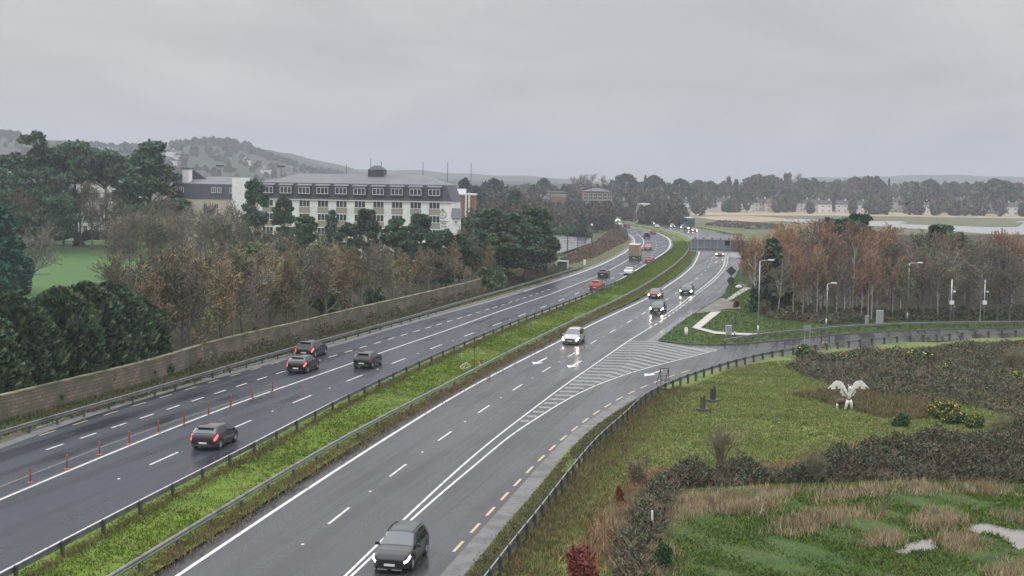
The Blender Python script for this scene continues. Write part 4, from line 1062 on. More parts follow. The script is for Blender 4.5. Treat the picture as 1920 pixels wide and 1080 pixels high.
sheet('slip_road_verge', [tuple(p) for p in offset(_kk, .12)] + [tuple(p) for p in _rr[::-1]], .20, mat('mossy_verge', (.060, .064, .026), .95, cols=[(.085, .088, .034), (.075, .066, .036)], scale=.7, space='world', bump=.8, bscale=8, spec=.15, detail=9))
B1 = offset(E2, 1.55)[:-20]
guard_rail(B1, .60, 4.05, 'dark steel guard rail on the left edge of the grass median', galv_dark, post_dark, side=-1, s0=1.2, z0=.08, ph=.18)
B2 = pcurve([(205,1080),(480,912),(656,810),(800,738),(960,655),(1080,597),(1157,560.5),(1200,538),(1240,513),(1270,491),(1287,474),(1291,465),(1287,453),(1270,443),(1235,433)], z=.72, sig=9, back=30)
guard_rail(B2, .58, 4.05, 'grey green guard rail on the right side of the grass median', mat('painted_steel_rail', (.17, .18, .165), .5, metal=.4, cols=[(.24, .25, .23), (.13, .135, .12)], scale=.7), post_dark, side=1, s0=.5, z0=.08)
LG = pcurve([(20,802),(60,790),(133,768),(213,748),(313,720),(400,693),(480,670),(552,650),(612,634),(700,612),(780,590),(855,567.5),(960,538.5),(1020,520),(1095,498)], z=.72, sig=9, back=50)
guard_rail(LG, .56, 3.4, 'dark guard rail along the verge below the stone wall', galv_dark, post_dark, side=1, s0=1, z0=.08)
UR = pcurve([(1356,648),(1376.6,644.5),(1408,637),(1450,633.5),(1500,629),(1549,623.5),(1613,618.5),(1689,615.5),(1802,613),(1920,613),(2060,612)], z=.1, sig=3)
guard_rail(UR, .55, 3.2, 'dark guard rail on the far side of the slip road by the lamp posts', galv_dark, post_dark, side=1, s0=.4, z0=.1)
guard_rail(offset(NB, -.6)[:120], .6, 5.5, 'distant guard rail on the outer edge of the far road bend', galv_dark, post_dark, side=1, s0=1)
FB = smooth_curve([tuple(p) for p in offset(E3, -1.4)[(E3[:, 1] > 405) & (E3[:, 1] < 560)]], sig=3)
ft = empty('timber_fence', (FB[0][0], FB[0][1], 0), 0, 'dark boarded fence on the bank at the far left bend', 'fence')
o_ = FB[0]; a_ = FB - o_; mb = MB()
v = [(p[0], p[1], .0) for p in a_] + [(p[0], p[1], 2.2) for p in a_]; n = len(a_); b_ = offset(FB, -.1) - o_
v += [(p[0], p[1], .0) for p in b_] + [(p[0], p[1], 2.2) for p in b_]
mb.add(v, [f for i in range(n - 1) for f in ((i, i + 1, n + i + 1, n + i), (2 * n + i + 1, 2 * n + i, 3 * n + i, 3 * n + i + 1), (n + i, n + i + 1, 3 * n + i + 1, 3 * n + i))])
mb.build('boarding', mat('dark_boarding', (.05, .046, .042), .9, cols=[(.08, .07, .06)], scale=2), ft)

# ------------------------------------------------------------------ road furniture
orange = mat('delineator_orange', (.42, .085, .04), .55, cols=[(.33, .07, .035)], scale=3)
orange_d = mat('reflective_band', (.28, .07, .05), .3)
first = None
for i, (px, py) in enumerate([(57,905),(125,880),(187,853),(242,833),(297,812),(345,795),(391,777),(433,762),(473,746),(511,734)]):
    x, y = G(px, py)
    o = empty('traffic_delineator', (x, y, 0), 0.3 * i) if first is None else copy_tree(first)
    if first is None:
        first = o
        MB().lathe([(.17, 0), (.17, .03), (.08, .06), (.05, .08)], 12).build('base', orange, o)
        MB().lathe([(.052, .06), (.050, .5), (.046, .86), (.03, .90)], 10).build('post', orange, o, True)
        MB().lathe([(.056, .40), (.056, .52)], 10).build('band', orange_d, o); MB().lathe([(.052, .64), (.051, .76)], 10).build('band', orange_d, o)
    o.location = (x, y, 0); o.rotation_euler = (R(1.5 * math.sin(i * 2.1)), R(2 * math.sin(i * 1.3)), i)
    ords = ['nearest', 'second nearest', 'third nearest', 'fourth nearest', 'fifth nearest', 'sixth nearest', 'fourth farthest', 'third farthest', 'second farthest', 'farthest']
    tag(o, f'orange flexible delineator post on the lane divide, {ords[i]} of the row', 'bollard', 'orange delineator posts between the lanes')

def lamp_post(px, py, h, armlen, armdir, label, lowmount=None):
    x, y = G(px, py, .1); o = empty('street_lamp', (x, y, .1), 0, label, 'street lamp', 'lamp posts beside the slip road')
    MB().tube([(0, 0, 0), (0, 0, 1.1)], .10, 10).tube([(0, 0, 1.1), (0, 0, h)], [.075, .05], 10).build('column', galv, o, True)
    e = (armlen * armdir, 0, h + .12)
    MB().tube([(0, 0, h - .05), (armlen * armdir * .2, 0, h + .03), e], .035, 8).build('arm', galv, o, True)
    mb = MB(); mb.box((e[0] + .28 * armdir, 0, h + .16), (.75, .28, .12), taper=.7); hd = mb.build('lamp_head', mat('lamp_casing', (.62, .63, .62), .35, metal=.2) if 'lamp_casing' not in MATS else MATS['lamp_casing'], o)
    MB().box((e[0] + .28 * armdir, 0, h + .075), (.55, .2, .05)).build('lens', head_off, hd)
    return o
lamp_post(1421, 628, 8.5, 1.0, 1, 'tall grey lamp post with a short arm in front of the dark pine')
l2 = lamp_post(1549, 614, 5.3, .5, 1, 'shorter bright lamp post with a small box below its lamp head')
MB().box((.0, -.1, 4.65), (.28, .2, .32)).build('control_box', galv, l2)
lamp_post(1701, 602, 7.4, 1.1, 1, 'slender lamp post against the wood, left of the two camera poles')
for px, lb in ((1782, 'left of the two grey camera poles with a white box halfway up'), (1844, 'right of the two grey camera poles with a white box halfway up')):
    x, y = G(px, 605, .1); o = empty('camera_pole', (x, y, .1), 0, lb, 'pole', 'camera poles on the grass strip')
    MB().tube([(0, 0, 0), (0, 0, 5.5)], .095, 10).build('column', galv, o, True)
    MB().box((0, -.16, 2.6), (.52, .20, .50)).build('cabinet', white_paint, o)
    mb = MB().tube([(0, 0, 3.98), (.25, -.05, 4.0)], .03, 6); mb.build('bracket', galv, o)
    mb = MB().lathe([(.05, .12), (.17, .06), (.19, 0), (.14, -.1), (.04, -.15)], 12, (.34, -.05, 3.98)); mb.build('camera', white_paint, o, True)
grey_cab = mat('cabinet_grey', (.36, .38, .39), .55, cols=[(.42, .44, .45)], scale=2)
def cabinet(px, py, w, h, d, label, z=.1):
    x, y = G(px, py, z); o = empty('utility_cabinet', (x, y, z), R(4), label, 'cabinet')
    MB().box((0, 0, .05), (w + .1, d + .1, .1)).build('plinth', concrete_m, o)
    MB().box((0, 0, .1 + h / 2), (w, d, h)).build('body', grey_cab, o)
    MB().box((0, 0, .1 + h + .03), (w + .08, d + .08, .06)).build('lid', grey_cab, o)
    MB().box((w * .25, -d / 2 - .01, .1 + h * .5), (w * .44, .02, h * .86)).build('door', mat('cabinet_door', (.33, .35, .36), .5) if 'cabinet_door' not in MATS else MATS['cabinet_door'], o)
    MB().box((-w * .25, -d / 2 - .01, .1 + h * .5), (w * .44, .02, h * .86)).build('door', MATS['cabinet_door'], o)
cabinet(1366, 628, .62, .95, .35, 'small grey cabinet on the path of the grass island')
cabinet(1649, 609, .78, 1.65, .45, 'tall grey cabinet at the edge of the wood')
cabinet(1625, 607, .40, .85, .3, 'low narrow grey cabinet left of the taller one')
# white keep-left bollard, dark pole, two-post sign
x, y = G(1286.5, 629, .1); o = empty('marker_post', (x, y, .1), 0, 'stout white marker post on the grass island tip', 'bollard')
MB().prism([(.18 * math.cos(a), .10 * math.sin(a)) for a in np.linspace(0, 2 * PI, 14, endpoint=False)], 0, .85).build('post', white_paint, o, True)
MB().lathe([(.17, 0), (.12, .07), (.04, .10)], 12, (0, 0, .85)).build('cap', white_paint, o, True)
x, y = G(1377.5, 637, .1); o = empty('sign_pole', (x, y, .1), 0, 'thin dark pole with a small white plate near its foot', 'pole')
MB().tube([(0, 0, 0), (0, 0, 2.6)], .05, 8).build('pole', darkgrey, o); MB().box((0, -.07, .85), (.16, .03, .18)).build('plate', white_paint, o)
x, y = G(1513, 655, .1); o = empty('road_sign', (x, y, .1), R(8), 'small grey backed sign on two posts beside the slip road', 'sign')
for sx in (-.28, .28): MB().tube([(sx, 0, 0), (sx, 0, 2.3)], .045, 8).build('post', galv, o)
MB().box((0, .06, 2.25), (.85, .03, .62)).build('plate', mat('sign_back_grey', (.30, .32, .33), .45, metal=.4), o)
# folded works sign frames beside the slip road
def easel(px, py, w, h, rz, label, m_=black_m, lean=.32):
    x, y = G(px, py, .02); o = empty('works_sign_stand', (x, y, .02), rz, label, 'sign frame')
    mb = MB()
    for sx in (-1, 1):
        mb.tube([(sx * w / 2, 0, 0), (sx * w / 2 * .92, lean * .6, h)], .035, 6)
    for t in (.30, .55, 1.0): mb.tube([(-w / 2 * (1 - .08 * t), lean * .6 * t, h * t), (w / 2 * (1 - .08 * t), lean * .6 * t, h * t)], .032, 6)
    mb.build('frame', m_, o)
    mb = MB()
    for sx in (-1, 1): mb.tube([(sx * w / 2, lean * 2.6, 0), (sx * w / 2 * .92, lean * .6, h * .96)], .03, 6)
    mb.build('stand', m_, o); return o
easel(1247, 722, .80, 1.42, R(20), 'empty black sign frame standing on the slip road by the guard rail')
easel(1546, 651, .9, 1.35, R(-25), 'thin dark sign frame behind the guard rail near the small cone')
def cone(px, py, label, rot=(0, 0, 0), z=.05, h=.75):
    x, y = G(px, py, z); o = empty('traffic_cone', (x, y, z), 0, label, 'traffic cone'); o.rotation_euler = rot
    MB().box((0, 0, .03), (.42, .42, .06)).build('base', orange, o)
    MB().lathe([(.16, .06), (.03, h)], 14).build('cone', mat('cone_orange', (.65, .11, .04), .5) if 'cone_orange' not in MATS else MATS['cone_orange'], o, True)
    MB().lathe([(.118, h * .42), (.082, h * .62)], 14).build('band', white_paint, o, True)
cone(1543, 650, 'red and white cone at the foot of a sign frame by the slip road')
cone(902, 690, 'orange cone leaning against the median guard rail', rot=(R(8), R(-20), 0), z=.15, h=.65)
x, y = G(873, 692, .12); o = empty('works_sign_stand', (x, y, .12), R(35), 'toppled pale yellow sign frame lying on the median grass', 'sign frame')
yel = mat('faded_yellow_paint', (.33, .33, .14), .6, cols=[(.45, .44, .3)], scale=4)
mb = MB(); q = [(-.4, -.2, .05), (.4, -.2, .25), (.3, .35, .55), (-.45, .3, .2)]
for a, b in zip(q, q[1:] + q[:1]): mb.tube([a, b], .04, 6)
mb.tube([q[0], q[2]], .03, 6); mb.build('frame', yel, o)
mb = MB().tube([(-.3, .0, .0), (-.1, .3, .5)], .025, 6).tube([(.3, .1, .0), (.35, .2, .7)], .025, 6); mb.build('stand', yel, o)
x, y = G(889, 690, .12); o = empty('sign_pole', (x, y, .12), 0, 'slim dark pole with a small plate standing on the median', 'pole')
MB().tube([(0, 0, 0), (0, 0, 2.1)], .035, 8).build('pole', darkgrey, o); MB().box((0, .05, 1.95), (.18, .02, .3)).build('plate', darkgrey, o)
# back of a diamond sign on its post, with a round plate below
x, y = G(1370, 549, .1); o = empty('road_sign', (x, y, .1), R(-5), 'dark back of a diamond warning sign with a round plate below it', 'sign')
sb = mat('sign_back_dark', (.06, .068, .075), .5, metal=.3)
MB().tube([(0, 0, 0), (0, 0, 4.0)], .06, 8).build('post', darkgrey, o)
mb = MB(); d_ = .82; v = [(0, -.08, 3.45 - d_), (d_, -.08, 3.45), (0, -.08, 3.45 + d_), (-d_, -.08, 3.45)]; v += [(a, b - .03, c) for a, b, c in v]
mb.add(v, [(0, 1, 2, 3), (7, 6, 5, 4), (0, 4, 5, 1), (1, 5, 6, 2), (2, 6, 7, 3), (3, 7, 4, 0)]).build('diamond_plate', sb, o)
mb = MB(); k = 20; v = [(.58 * math.cos(2 * PI * i / k), -.08 - .03 * j, 1.95 + .58 * math.sin(2 * PI * i / k)) for j in (0, 1) for i in range(k)]
mb.add(v, [tuple(range(k)), tuple(range(k, 2 * k))[::-1]] + [(i, k + i, k + (i + 1) % k, (i + 1) % k) for i in range(k)]).build('round_plate', sb, o)
# white boulder-like bag beside the path
x, y = G(1385, 541, .1); o = tag(MB().lathe([(.2, 0), (.38, .12), (.42, .3), (.3, .48), (.08, .56)], 12).build('boulder', white_paint, None, True), 'pale rounded boulder beside the upper footpath', 'boulder'); o.location = (x, y, .1); o.scale = (1.3, .8, 1)

# ------------------------------------------------------------------ variable message sign on a cantilever post (seen from behind)
GD = 231.0
gx0, gx1 = at(1299, GD)[0], at(1396, GD)[0]; zt, zb_ = zat(449, GD, 1348), zat(471, GD, 1348)
steel = mat('gantry_steel', (.34, .38, .40), .45, metal=.5, cols=[(.42, .46, .48)], scale=.6)
steel_d = mat('gantry_panel', (.20, .225, .25), .5, metal=.3, cols=[(.25, .275, .30)], scale=.5)
o = empty('sign_gantry', (gx1 - .15, GD, 0), R(-6), 'cantilevered message sign gantry over the right carriageway seen from behind', 'sign gantry')
MB().tube([(0, 0, -.1), (0, 0, zt + .1)], [.28, .22], 12).build('post', steel, o, True)
MB().box((0, 0, .25), (1.1, 1.1, .6)).build('base', concrete_m, o)
W_ = gx1 - gx0; mb = MB(); mb.box((-W_ / 2, -.62, (zt + zb_) / 2), (W_, .5, zt - zb_ - .1)); mb.build('sign_panel', steel_d, o)
mb = MB(); k = 8; hh = zt - zb_
for i in range(k + 1): mb.box((-W_ + W_ * i / k, -1.0, (zt + zb_) / 2), (.13, .16, hh + .08))
for z in (zt, zb_, zb_ + hh * .28): mb.box((-W_ / 2, -.98, z), (W_ + .1, .12, .12))
mb.build('frame', steel, o)
mb = MB(); mb.box((-W_ / 2 + .2, -.15, zt - .35), (W_ + .3, .3, .3)); mb.box((-W_ / 2 + .2, -.15, zb_ + .5), (W_ + .3, .3, .3)); mb.build('boom', steel, o)
mb = MB(); mb.box((.6, -.05, (zt + zb_) / 2), (.12, .12, hh)); mb.box((.32, -.05, zt - .1), (.6, .14, .14)); mb.box((.32, -.05, zb_ + .1), (.6, .14, .14)); mb.build('ladder_cage', steel, o)
for i in range(6): MB().box((-W_ * .92 + i * W_ * .16, -.62, zt + .16), (.26, .3, .22)).build('lamp_housing', black_m, o)
MB().box((-W_ * .31, -1.03, zt - .55), (W_ * .09, .05, .7)).build('hatch', black_m, o)

# green kiosk by the left guard rail, small white post
x, y = G(1055, 505.5, .05); o = empty('equipment_kiosk', (x, y, .05), R(-12), 'dark green equipment kiosk with a pale flat roof beside the left guard rail', 'kiosk')
MB().box((0, 0, .8), (1.9, 1.5, 1.6)).build('body', mat('kiosk_green', (.03, .065, .05), .6), o); MB().box((0, 0, 1.66), (2.15, 1.75, .12)).build('roof', mat('kiosk_roof', (.45, .47, .47), .6), o)
MB().box((1.0, -.02, .8), (.1, 1.55, 1.6)).build('side_panel', MATS['kiosk_roof'], o); MB().box((-.3, -.77, .75), (.8, .04, 1.4)).build('door', mat('kiosk_door', (.022, .05, .04), .6), o)
x, y = G(1096, 497, .05); o = tag(MB().prism([(.25 * math.cos(a), .12 * math.sin(a)) for a in np.linspace(0, 2 * PI, 10, endpoint=False)], 0, 1.15).build('marker_post', white_paint), 'white marker post at the end of the left guard rail', 'bollard'); o.location = (x, y, .05)
x, y = G(1222, 1000, .1); o = tag(MB().tube([(0, 0, 0), (0, 0, 1.0)], .05, 8).build('marker_post', white_paint), 'thin white marker post half sunk in the brambles', 'bollard'); o.location = (x, y, .25)
# car park lamps
for i, (px, py, h, wd, lb) in enumerate([(1064,471,3.6,0,'dark lamp post at the near edge of the car park'),(1083,463,3.8,0,'dark lamp post halfway along the car park edge'),(1097,456,3.6,0,'thin lamp post beyond the middle of the car park'),(1109,455,4.6,1,'taller lamp post with a white globe at the car park corner')]):
    x, y = G(px, py); o = empty('street_lamp', (x, y, 0), 0, lb, 'street lamp', 'lamp posts around the car park')
    MB().tube([(0, 0, 0), (0, 0, h)], .11, 8).build('column', darkgrey, o)
    MB().lathe([(.05, 0), (.3, .12), (.36, .35), (.2, .6), (.03, .66)], 10, (0, 0, h)).build('lantern', white_paint if wd else black_m, o, True)

# ------------------------------------------------------------------ sculptures in the field
# two dark stone pieces: a plinth with two standing slabs
dark_stone = mat('dark_stone', (.022, .022, .022), .7, cols=[(.045, .043, .04)], scale=2)
plinth_m = mat('plinth_stone', (.045, .045, .046), .5, cols=[(.08, .08, .082)], scale=2)
moss_stone = mat('mossy_stone', (.055, .052, .030), .8, cols=[(.10, .09, .045)], scale=3)
for i, (px, py, lb) in enumerate([(1318.5, 772, 'nearer dark stone sculpture of two standing slabs on a plinth'), (1337.5, 756, 'farther dark stone sculpture of two standing slabs on a plinth')]):
    x, y = G(px, py, .1); o = empty('stone_sculpture', (x, y, fz(x, y) + .06), R(32), lb, 'sculpture', 'dark stone sculptures on the grass')
    MB().box((0, 0, .12), (.86, .74, .26)).build('plinth', plinth_m, o)
    m_ = moss_stone if i == 0 else dark_stone
    MB().box((-.14, .0, .70), (.16, .30, .92), .1, taper=.9).build('slab', m_, o); MB().box((.12, .08, .76), (.15, .26, 1.04), -.15, taper=.85).build('slab', m_, o)
# winged beast: a figure rearing its chest between two raised white wings, brown hindquarters
x, y = G(1591, 768, .1); z = fz(x, y) + .06
sw_w = mat('sculpture_white', (.72, .70, .66), .55, cols=[(.80, .79, .76), (.55, .5, .45)], scale=1.6)
sw_b = mat('sculpture_brown', (.085, .055, .042), .7, cols=[(.13, .085, .065)], scale=2)
o = empty('winged_sculpture', (x, y, z), R(8), 'white winged animal sculpture with raised wings and brown hindquarters on the grass', 'sculpture')
def loft(name, secs, m_, par, n=12):
    mb = MB(); vs = []; fs = []
    for (cx, cy, cz, rx_, ry, rz2, ax) in secs:
        for k in range(n):
            t = 2 * PI * k / n; a, b = math.cos(t), math.sin(t)
            vs.append((cx + a * rx_, cy + b * ry, cz) if ax == 'z' else (cx + a * 0 + b * 0, cy + a * ry, cz + b * rz2) if ax == 'x' else (cx + a * rx_, cy, cz + b * rz2))
    for i in range(len(secs) - 1):
        for k in range(n):
            k2 = (k + 1) % n; fs.append((i * n + k, i * n + k2, (i + 1) * n + k2, (i + 1) * n + k))
    fs += [tuple(range(n))[::-1], tuple((len(secs) - 1) * n + k for k in range(n))]
    return mb.add(vs, fs).build(name, m_, par, True)
# upright chest, neck and head, widening from a narrow waist
loft('torso', [(0, 0, .90, .09, .09, 0, 'z'), (0, -.02, 1.0, .13, .13, 0, 'z'), (0, -.05, 1.16, .155, .17, 0, 'z'), (0, -.06, 1.34, .14, .16, 0, 'z'), (0, -.08, 1.48, .10, .12, 0, 'z'), (0, -.10, 1.58, .10, .11, 0, 'z'), (0, -.14, 1.70, .13, .17, 0, 'z'), (0, -.16, 1.82, .12, .15, 0, 'z'), (0, -.14, 1.90, .06, .07, 0, 'z')], sw_w, o)
MB().tube([(-.06, -.12, 1.86), (-.13, -.10, 1.98), (-.17, -.06, 2.08)], [.035, .025, .008], 7).tube([(.06, -.12, 1.86), (.10, -.10, 1.95), (.12, -.07, 2.0)], [.035, .02, .008], 7).build('horn', sw_w, o, True)
for sx in (-1, 1):
    MB().tube([(sx * .08, 0, .80), (sx * .17, -.03, .56), (sx * .22, -.02, .30), (sx * .27, -.02, .02)], [.15, .125, .09, .10], 10).build('front_leg', sw_w, o, True)
    MB().tube([(sx * .09 - .62, .42, .48), (sx * .12 - .64, .47, .26), (sx * .12 - .62, .43, .0)], [.12, .07, .07], 9).build('hind_leg', sw_w if sx < 0 else sw_b, o, True)
mb = MB(); mb.tube([(0, .0, .93), (0, .02, .84), (0, .04, .76)], [.10, .12, .13], 10); mb.tube([(.02, .06, .80), (-.18, .14, .74), (-.42, .28, .68), (-.62, .40, .62), (-.80, .50, .56)], [.15, .19, .23, .24, .12], 12); mb.build('hindquarters', sw_b, o, True)
def wing(sx):
    # outline of the raised wing in the plane of the shoulder, feathered lower edge; thick slab with a curve
    top = [(.10, 1.46), (.28, 1.84), (.46, 2.14), (.62, 2.26), (1.0, 2.32), (1.2, 2.20), (1.45, 1.95), (1.70, 1.69)]
    low = [(.10, .98), (.28, 1.10), (.56, 1.46), (.66, 1.72), (.98, 1.88), (1.16, 1.78), (1.40, 1.80), (1.68, 1.67)]
    mb = MB(); V = []; Fq = []; n = len(top); mcol = 4
    for sgn in (-1, 1):
        for i in range(n):
            for j in range(mcol + 1):
                t = j / mcol; xx = top[i][0] * (1 - t) + low[i][0] * t; zz = top[i][1] * (1 - t) + low[i][1] * t
                yy = .10 + .10 * math.sin(xx * 1.5) + sgn * .035 * (1 - .6 * i / n) * (1 if 0 < j < mcol else .4)
                V.append((sx * xx, yy, zz))
    k = mcol + 1
    for s_ in (0, 1):
        for i in range(n - 1):
            for j in range(mcol):
                q = s_ * n * k + i * k + j; f = (q, q + k, q + k + 1, q + 1); Fq.append(f if (s_ == 0) == (sx > 0) else f[::-1])
    for i in range(n - 1):
        for j in (0, mcol):
            q = i * k + j; f = (q, q + k, n * k + q + k, n * k + q); Fq.append(f)
    w = mb.add(V, Fq).build('wing', sw_w, o)
    fe = MB()
    for i, (fx_, fz_, ln) in enumerate([(.40, 1.30, .24), (.54, 1.50, .22), (.76, 1.80, .16), (1.12, 1.80, .20), (1.30, 1.79, .22)]):
        fe.box((sx * fx_, .14 + .08 * math.sin(fx_ * 1.5), fz_ - ln * .3), (.17, .05, ln), taper=1.1)
    fe.build('feather', sw_w, w)
    MB().tube([(sx * .10, .0, 1.02), (sx * .36, .02, 1.40), (sx * .58, .03, 1.72)], [.035, .03, .02], 6).build('wing_strut', sw_b, w)
for sx in (-1, 1): wing(sx)

# ------------------------------------------------------------------ vehicles
A, T = 'away', 'toward'
car('car', 'crossover', 'plum', 380, 846, E2, A, 'dark plum crossover with lit tail lights nearest on the left carriageway', tail_on)
car('car', 'suv', 'grey', 730, 1077, E1, T, 'dark grey SUV with lit headlights at the bottom of the picture', head_on, size=.94)
car('car', 'crossover', 'black', 554, 701.5, E2, A, 'black SUV straddling the lane line in front of another black SUV', tail_on)
car('car', 'suv', 'navy', 569, 673, E2, A, 'black SUV with a full width red light bar closest to the left kerb', tail_on)
car('car', 'hatch', 'black', 677.5, 692, E2, A, 'black hatchback without lights in the middle lane of the left carriageway')
car('car', 'suv', 'red', 1115, 546, E2, A, 'bright red SUV in the middle lane left of the median')
car('car', 'estate', 'navy', 1129, 520.5, E2, A, 'dark estate car ahead of the bright red SUV')
car('car', 'saloon', 'white', 1177.5, 517, E2, A, 'white saloon driving away beside the median guard rail')
car('car', 'crossover', 'red', 1216, 495, E2, A, 'red hatchback driving away ahead of the white saloon')
car('car', 'saloon', 'pink', 1214, 469.5, E2, A, 'faded red saloon on the far bend beside the lorry')
car('car', 'hatch', 'red', 1225, 439.5, E2, A, 'red hatchback on the far bend next to the dark pickup')
car('car', 'estate', 'darkred', 1177, 427, E2, A, 'dark red car at the farthest visible part of the left carriageway')
car('car', 'hatch', 'silver', 1162.5, 424, E2, A, 'pale car disappearing behind the boarded fence at the far bend')
car('car', 'mpv', 'silver', 1068, 647.5, E1, T, 'silver people carrier with headlights reflected on the wet road', head_warm)
car('car', 'hatch', 'grey', 1230, 588, E1, T, 'dark hatchback with bright headlights right behind the silver people carrier', head_warm)
car('car', 'saloon', 'darkred', 1225.5, 560.5, E1, T, 'dark red saloon with headlights in the lane beside the median', head_on)
car('car', 'suv', 'navy', 1285.6, 554, E1, T, 'black SUV with round bright headlights in the right hand lane', head_warm)
car('car', 'saloon', 'red', 1349.4, 481, E1, T, 'red saloon with lit headlights passing under the sign gantry', head_warm)
car('car', 'hatch', 'red', 1303, 435.5, E1, T, 'red car with dazzling headlights beside the double deck bus', head_warm)
car('car', 'suv', 'navy', 1281.6, 430, E1, T, 'dark car with headlights just left of the double deck bus', head_on)
car('car', 'hatch', 'black', 1261.8, 427, E1, T, 'dark car with headlights, second left of the bus', head_on)
car('car', 'saloon', 'silver', 1233, 428, E1, T, 'pale silver saloon without lights near the far median', None)
car('car', 'mpv', 'white', 1223, 421.5, E1, T, 'white car with headlights next to the dark far copse', head_on)
car('car', 'suv', 'white', 1158.8, 416, E1, T, 'white car with headlights, right one of a pair at the far bend', head_on)
car('car', 'hatch', 'silver', 1152, 414.7, E1, T, 'silver car with headlights, left one of a pair at the far bend', head_on)
car('car', 'hatch', 'black', 1128, 411.5, E1, T, 'tiny dark car with headlights second from the vanishing end of the road', head_on)
car('car', 'mpv', 'silver', 1111.7, 410, E1, T, 'tiny pale car with headlights at the vanishing end of the road', head_on)
def roadside_pose(o, px, py, ref, L, facing):
    p = G(px, py); s = nearest_s(ref, p); h = heading_at(ref, s); d = (math.sin(h), math.cos(h))
    o.location = (p[0] + d[0] * L / 2, p[1] + d[1] * L / 2, 0); o.rotation_euler = (0, 0, math.atan2(d[1], d[0]) + (0 if facing == A else PI))
def axle(o, x, w, r, dual=False):
    for sy in (-1, 1):
        mb = MB(); tmp = MB().lathe([(r * .6, -.14), (r, -.13), (r, .13), (r * .6, .14)], 16)
        mb.add([(x + a, sy * (w / 2 - .16) + c, r + b) for a, b, c in tmp.v], tmp.f); wo = mb.build('wheel', tyre_m, o, True)
        mb = MB(); tmp = MB().lathe([(r * .58, .145), (r * .2, .12)], 12); mb.add([(x + a, sy * (w / 2 - .16 + c), r + b) for a, b, c in tmp.v], tmp.f); mb.build('rim', rim_m, wo)
# tan box lorry with a dark cab
o = empty('lorry', (0, 0, 0), 0, 'tan box lorry with a dark chassis on the far bend of the left carriageway', 'lorry', 'vehicles on the dual carriageway')
MB().box((-.9, 0, 2.15), (4.6, 2.35, 2.5)).build('box_body', mat('tan_box', (.31, .245, .16), .6, cols=[(.36, .29, .2)], scale=.7), o)
MB().box((-.9, 0, 3.43), (4.65, 2.4, .08)).build('box_roof', mat('box_roof', (.6, .56, .48), .6), o)
mb = MB(); mb.box((-3.21, -.58, 2.1), (.04, 1.1, 2.3)); mb.box((-3.21, .58, 2.1), (.04, 1.1, 2.3)); mb.build('rear_door', mat('tan_door', (.27, .21, .135), .6), o)
MB().box((0, 0, .75), (6.4, .9, .3)).box((-3.1, 0, .6), (.2, 2.2, .25)).build('chassis', black_m, o)
mb = MB(); mb.add([(1.6, -1.1, .55), (3.3, -1.1, .55), (3.3, 1.1, .55), (1.6, 1.1, .55), (1.6, -1.1, 2.7), (2.75, -1.05, 2.7), (2.75, 1.05, 2.7), (1.6, 1.1, 2.7), (3.3, -1.1, 1.55), (3.3, 1.1, 1.55)], [(3, 2, 1, 0), (4, 5, 6, 7), (0, 4, 7, 3), (1, 2, 9, 8), (8, 9, 6, 5), (0, 1, 8, 5, 4), (2, 3, 7, 6, 9)]).build('cab', P['navy'], o)
for sy in (-1, 1):
    MB().box((2.3, sy * 1.105, 2.0), (.8, .02, .7)).build('side_window', glass_c, o); MB().box((2.9, sy * 1.35, 1.95), (.12, .22, .5)).build('door_mirror', black_m, o); MB().box((-3.22, sy * .95, .62), (.04, .3, .16)).build('tail_light', tail_off, o)
MB().box((-3.22, 0, .62), (.03, .5, .11)).build('number_plate', plate_m, o)
axle(o, -2.0, 2.3, .45); axle(o, 2.3, 2.3, .45); roadside_pose(o, 1188, 488, E2, 6.5, A)
# dark pickup
o = empty('pickup_truck', (0, 0, 0), 0, 'dark pickup truck with a white cab top on the far bend', 'pickup', 'vehicles on the dual carriageway')
mb = MB(); mb.box((0, 0, .72), (5.2, 1.85, .55)); mb.build('body', P['black'], o)
mb = MB(); mb.box((.55, 0, 1.35), (2.3, 1.7, .75), taper=.8); mb.build('cab', P['silver'], o)
mb = MB(); 
for sy in (-1, 1): mb.box((-1.65, sy * .85, 1.08), (1.9, .08, .3))
mb.box((-2.56, 0, 1.08), (.08, 1.7, .3)); mb.build('load_bed', P['black'], o)
for sy in (-1, 1): MB().box((.55, sy * .80, 1.38), (1.6, .06, .4)).build('side_window', glass_c, o); MB().box((-2.61, sy * .78, .95), (.03, .15, .35)).build('tail_light', tail_off, o)
MB().box((-.57, 0, 1.40), (.06, 1.25, .42)).build('rear_window', glass_c, o); axle(o, -1.6, 1.85, .38); axle(o, 1.7, 1.85, .38); roadside_pose(o, 1213, 447, E2, 5.2, A)
# blue double deck bus
o = empty('double_deck_bus', (0, 0, 0), 0, 'blue grey double deck bus approaching on the far right carriageway', 'bus', 'vehicles on the dual carriageway')
bl = P['blue']; L_ = 10.5; mb = MB(); mb.box((0, 0, 2.3), (L_, 2.5, 4.0)); mb.build('body', bl, o); MB().box((0, 0, 4.35), (L_ - .3, 2.3, .12)).build('roof', mat('bus_roof', (.55, .57, .58), .6), o)
MB().box((L_ / 2 + .012, 0, 1.75), (.03, 2.2, 1.2)).build('windscreen', glass_l, o); MB().box((L_ / 2 + .012, 0, 3.55), (.03, 2.3, .95)).build('upper_windscreen', glass_l, o); MB().box((L_ / 2 + .012, 0, 2.72), (.03, 1.5, .3)).build('destination_panel', black_m, o)
for sy in (-1, 1):
    MB().box((.1, sy * 1.26, 3.5), (L_ - 1.0, .03, .8)).build('side_window', glass_c, o); MB().box((.1, sy * 1.26, 1.75), (L_ - 1.4, .03, .9)).build('side_window', glass_c, o)
    MB().box((L_ / 2 + .02, sy * .95, .75), (.04, .32, .22)).build('headlight', head_on, o)
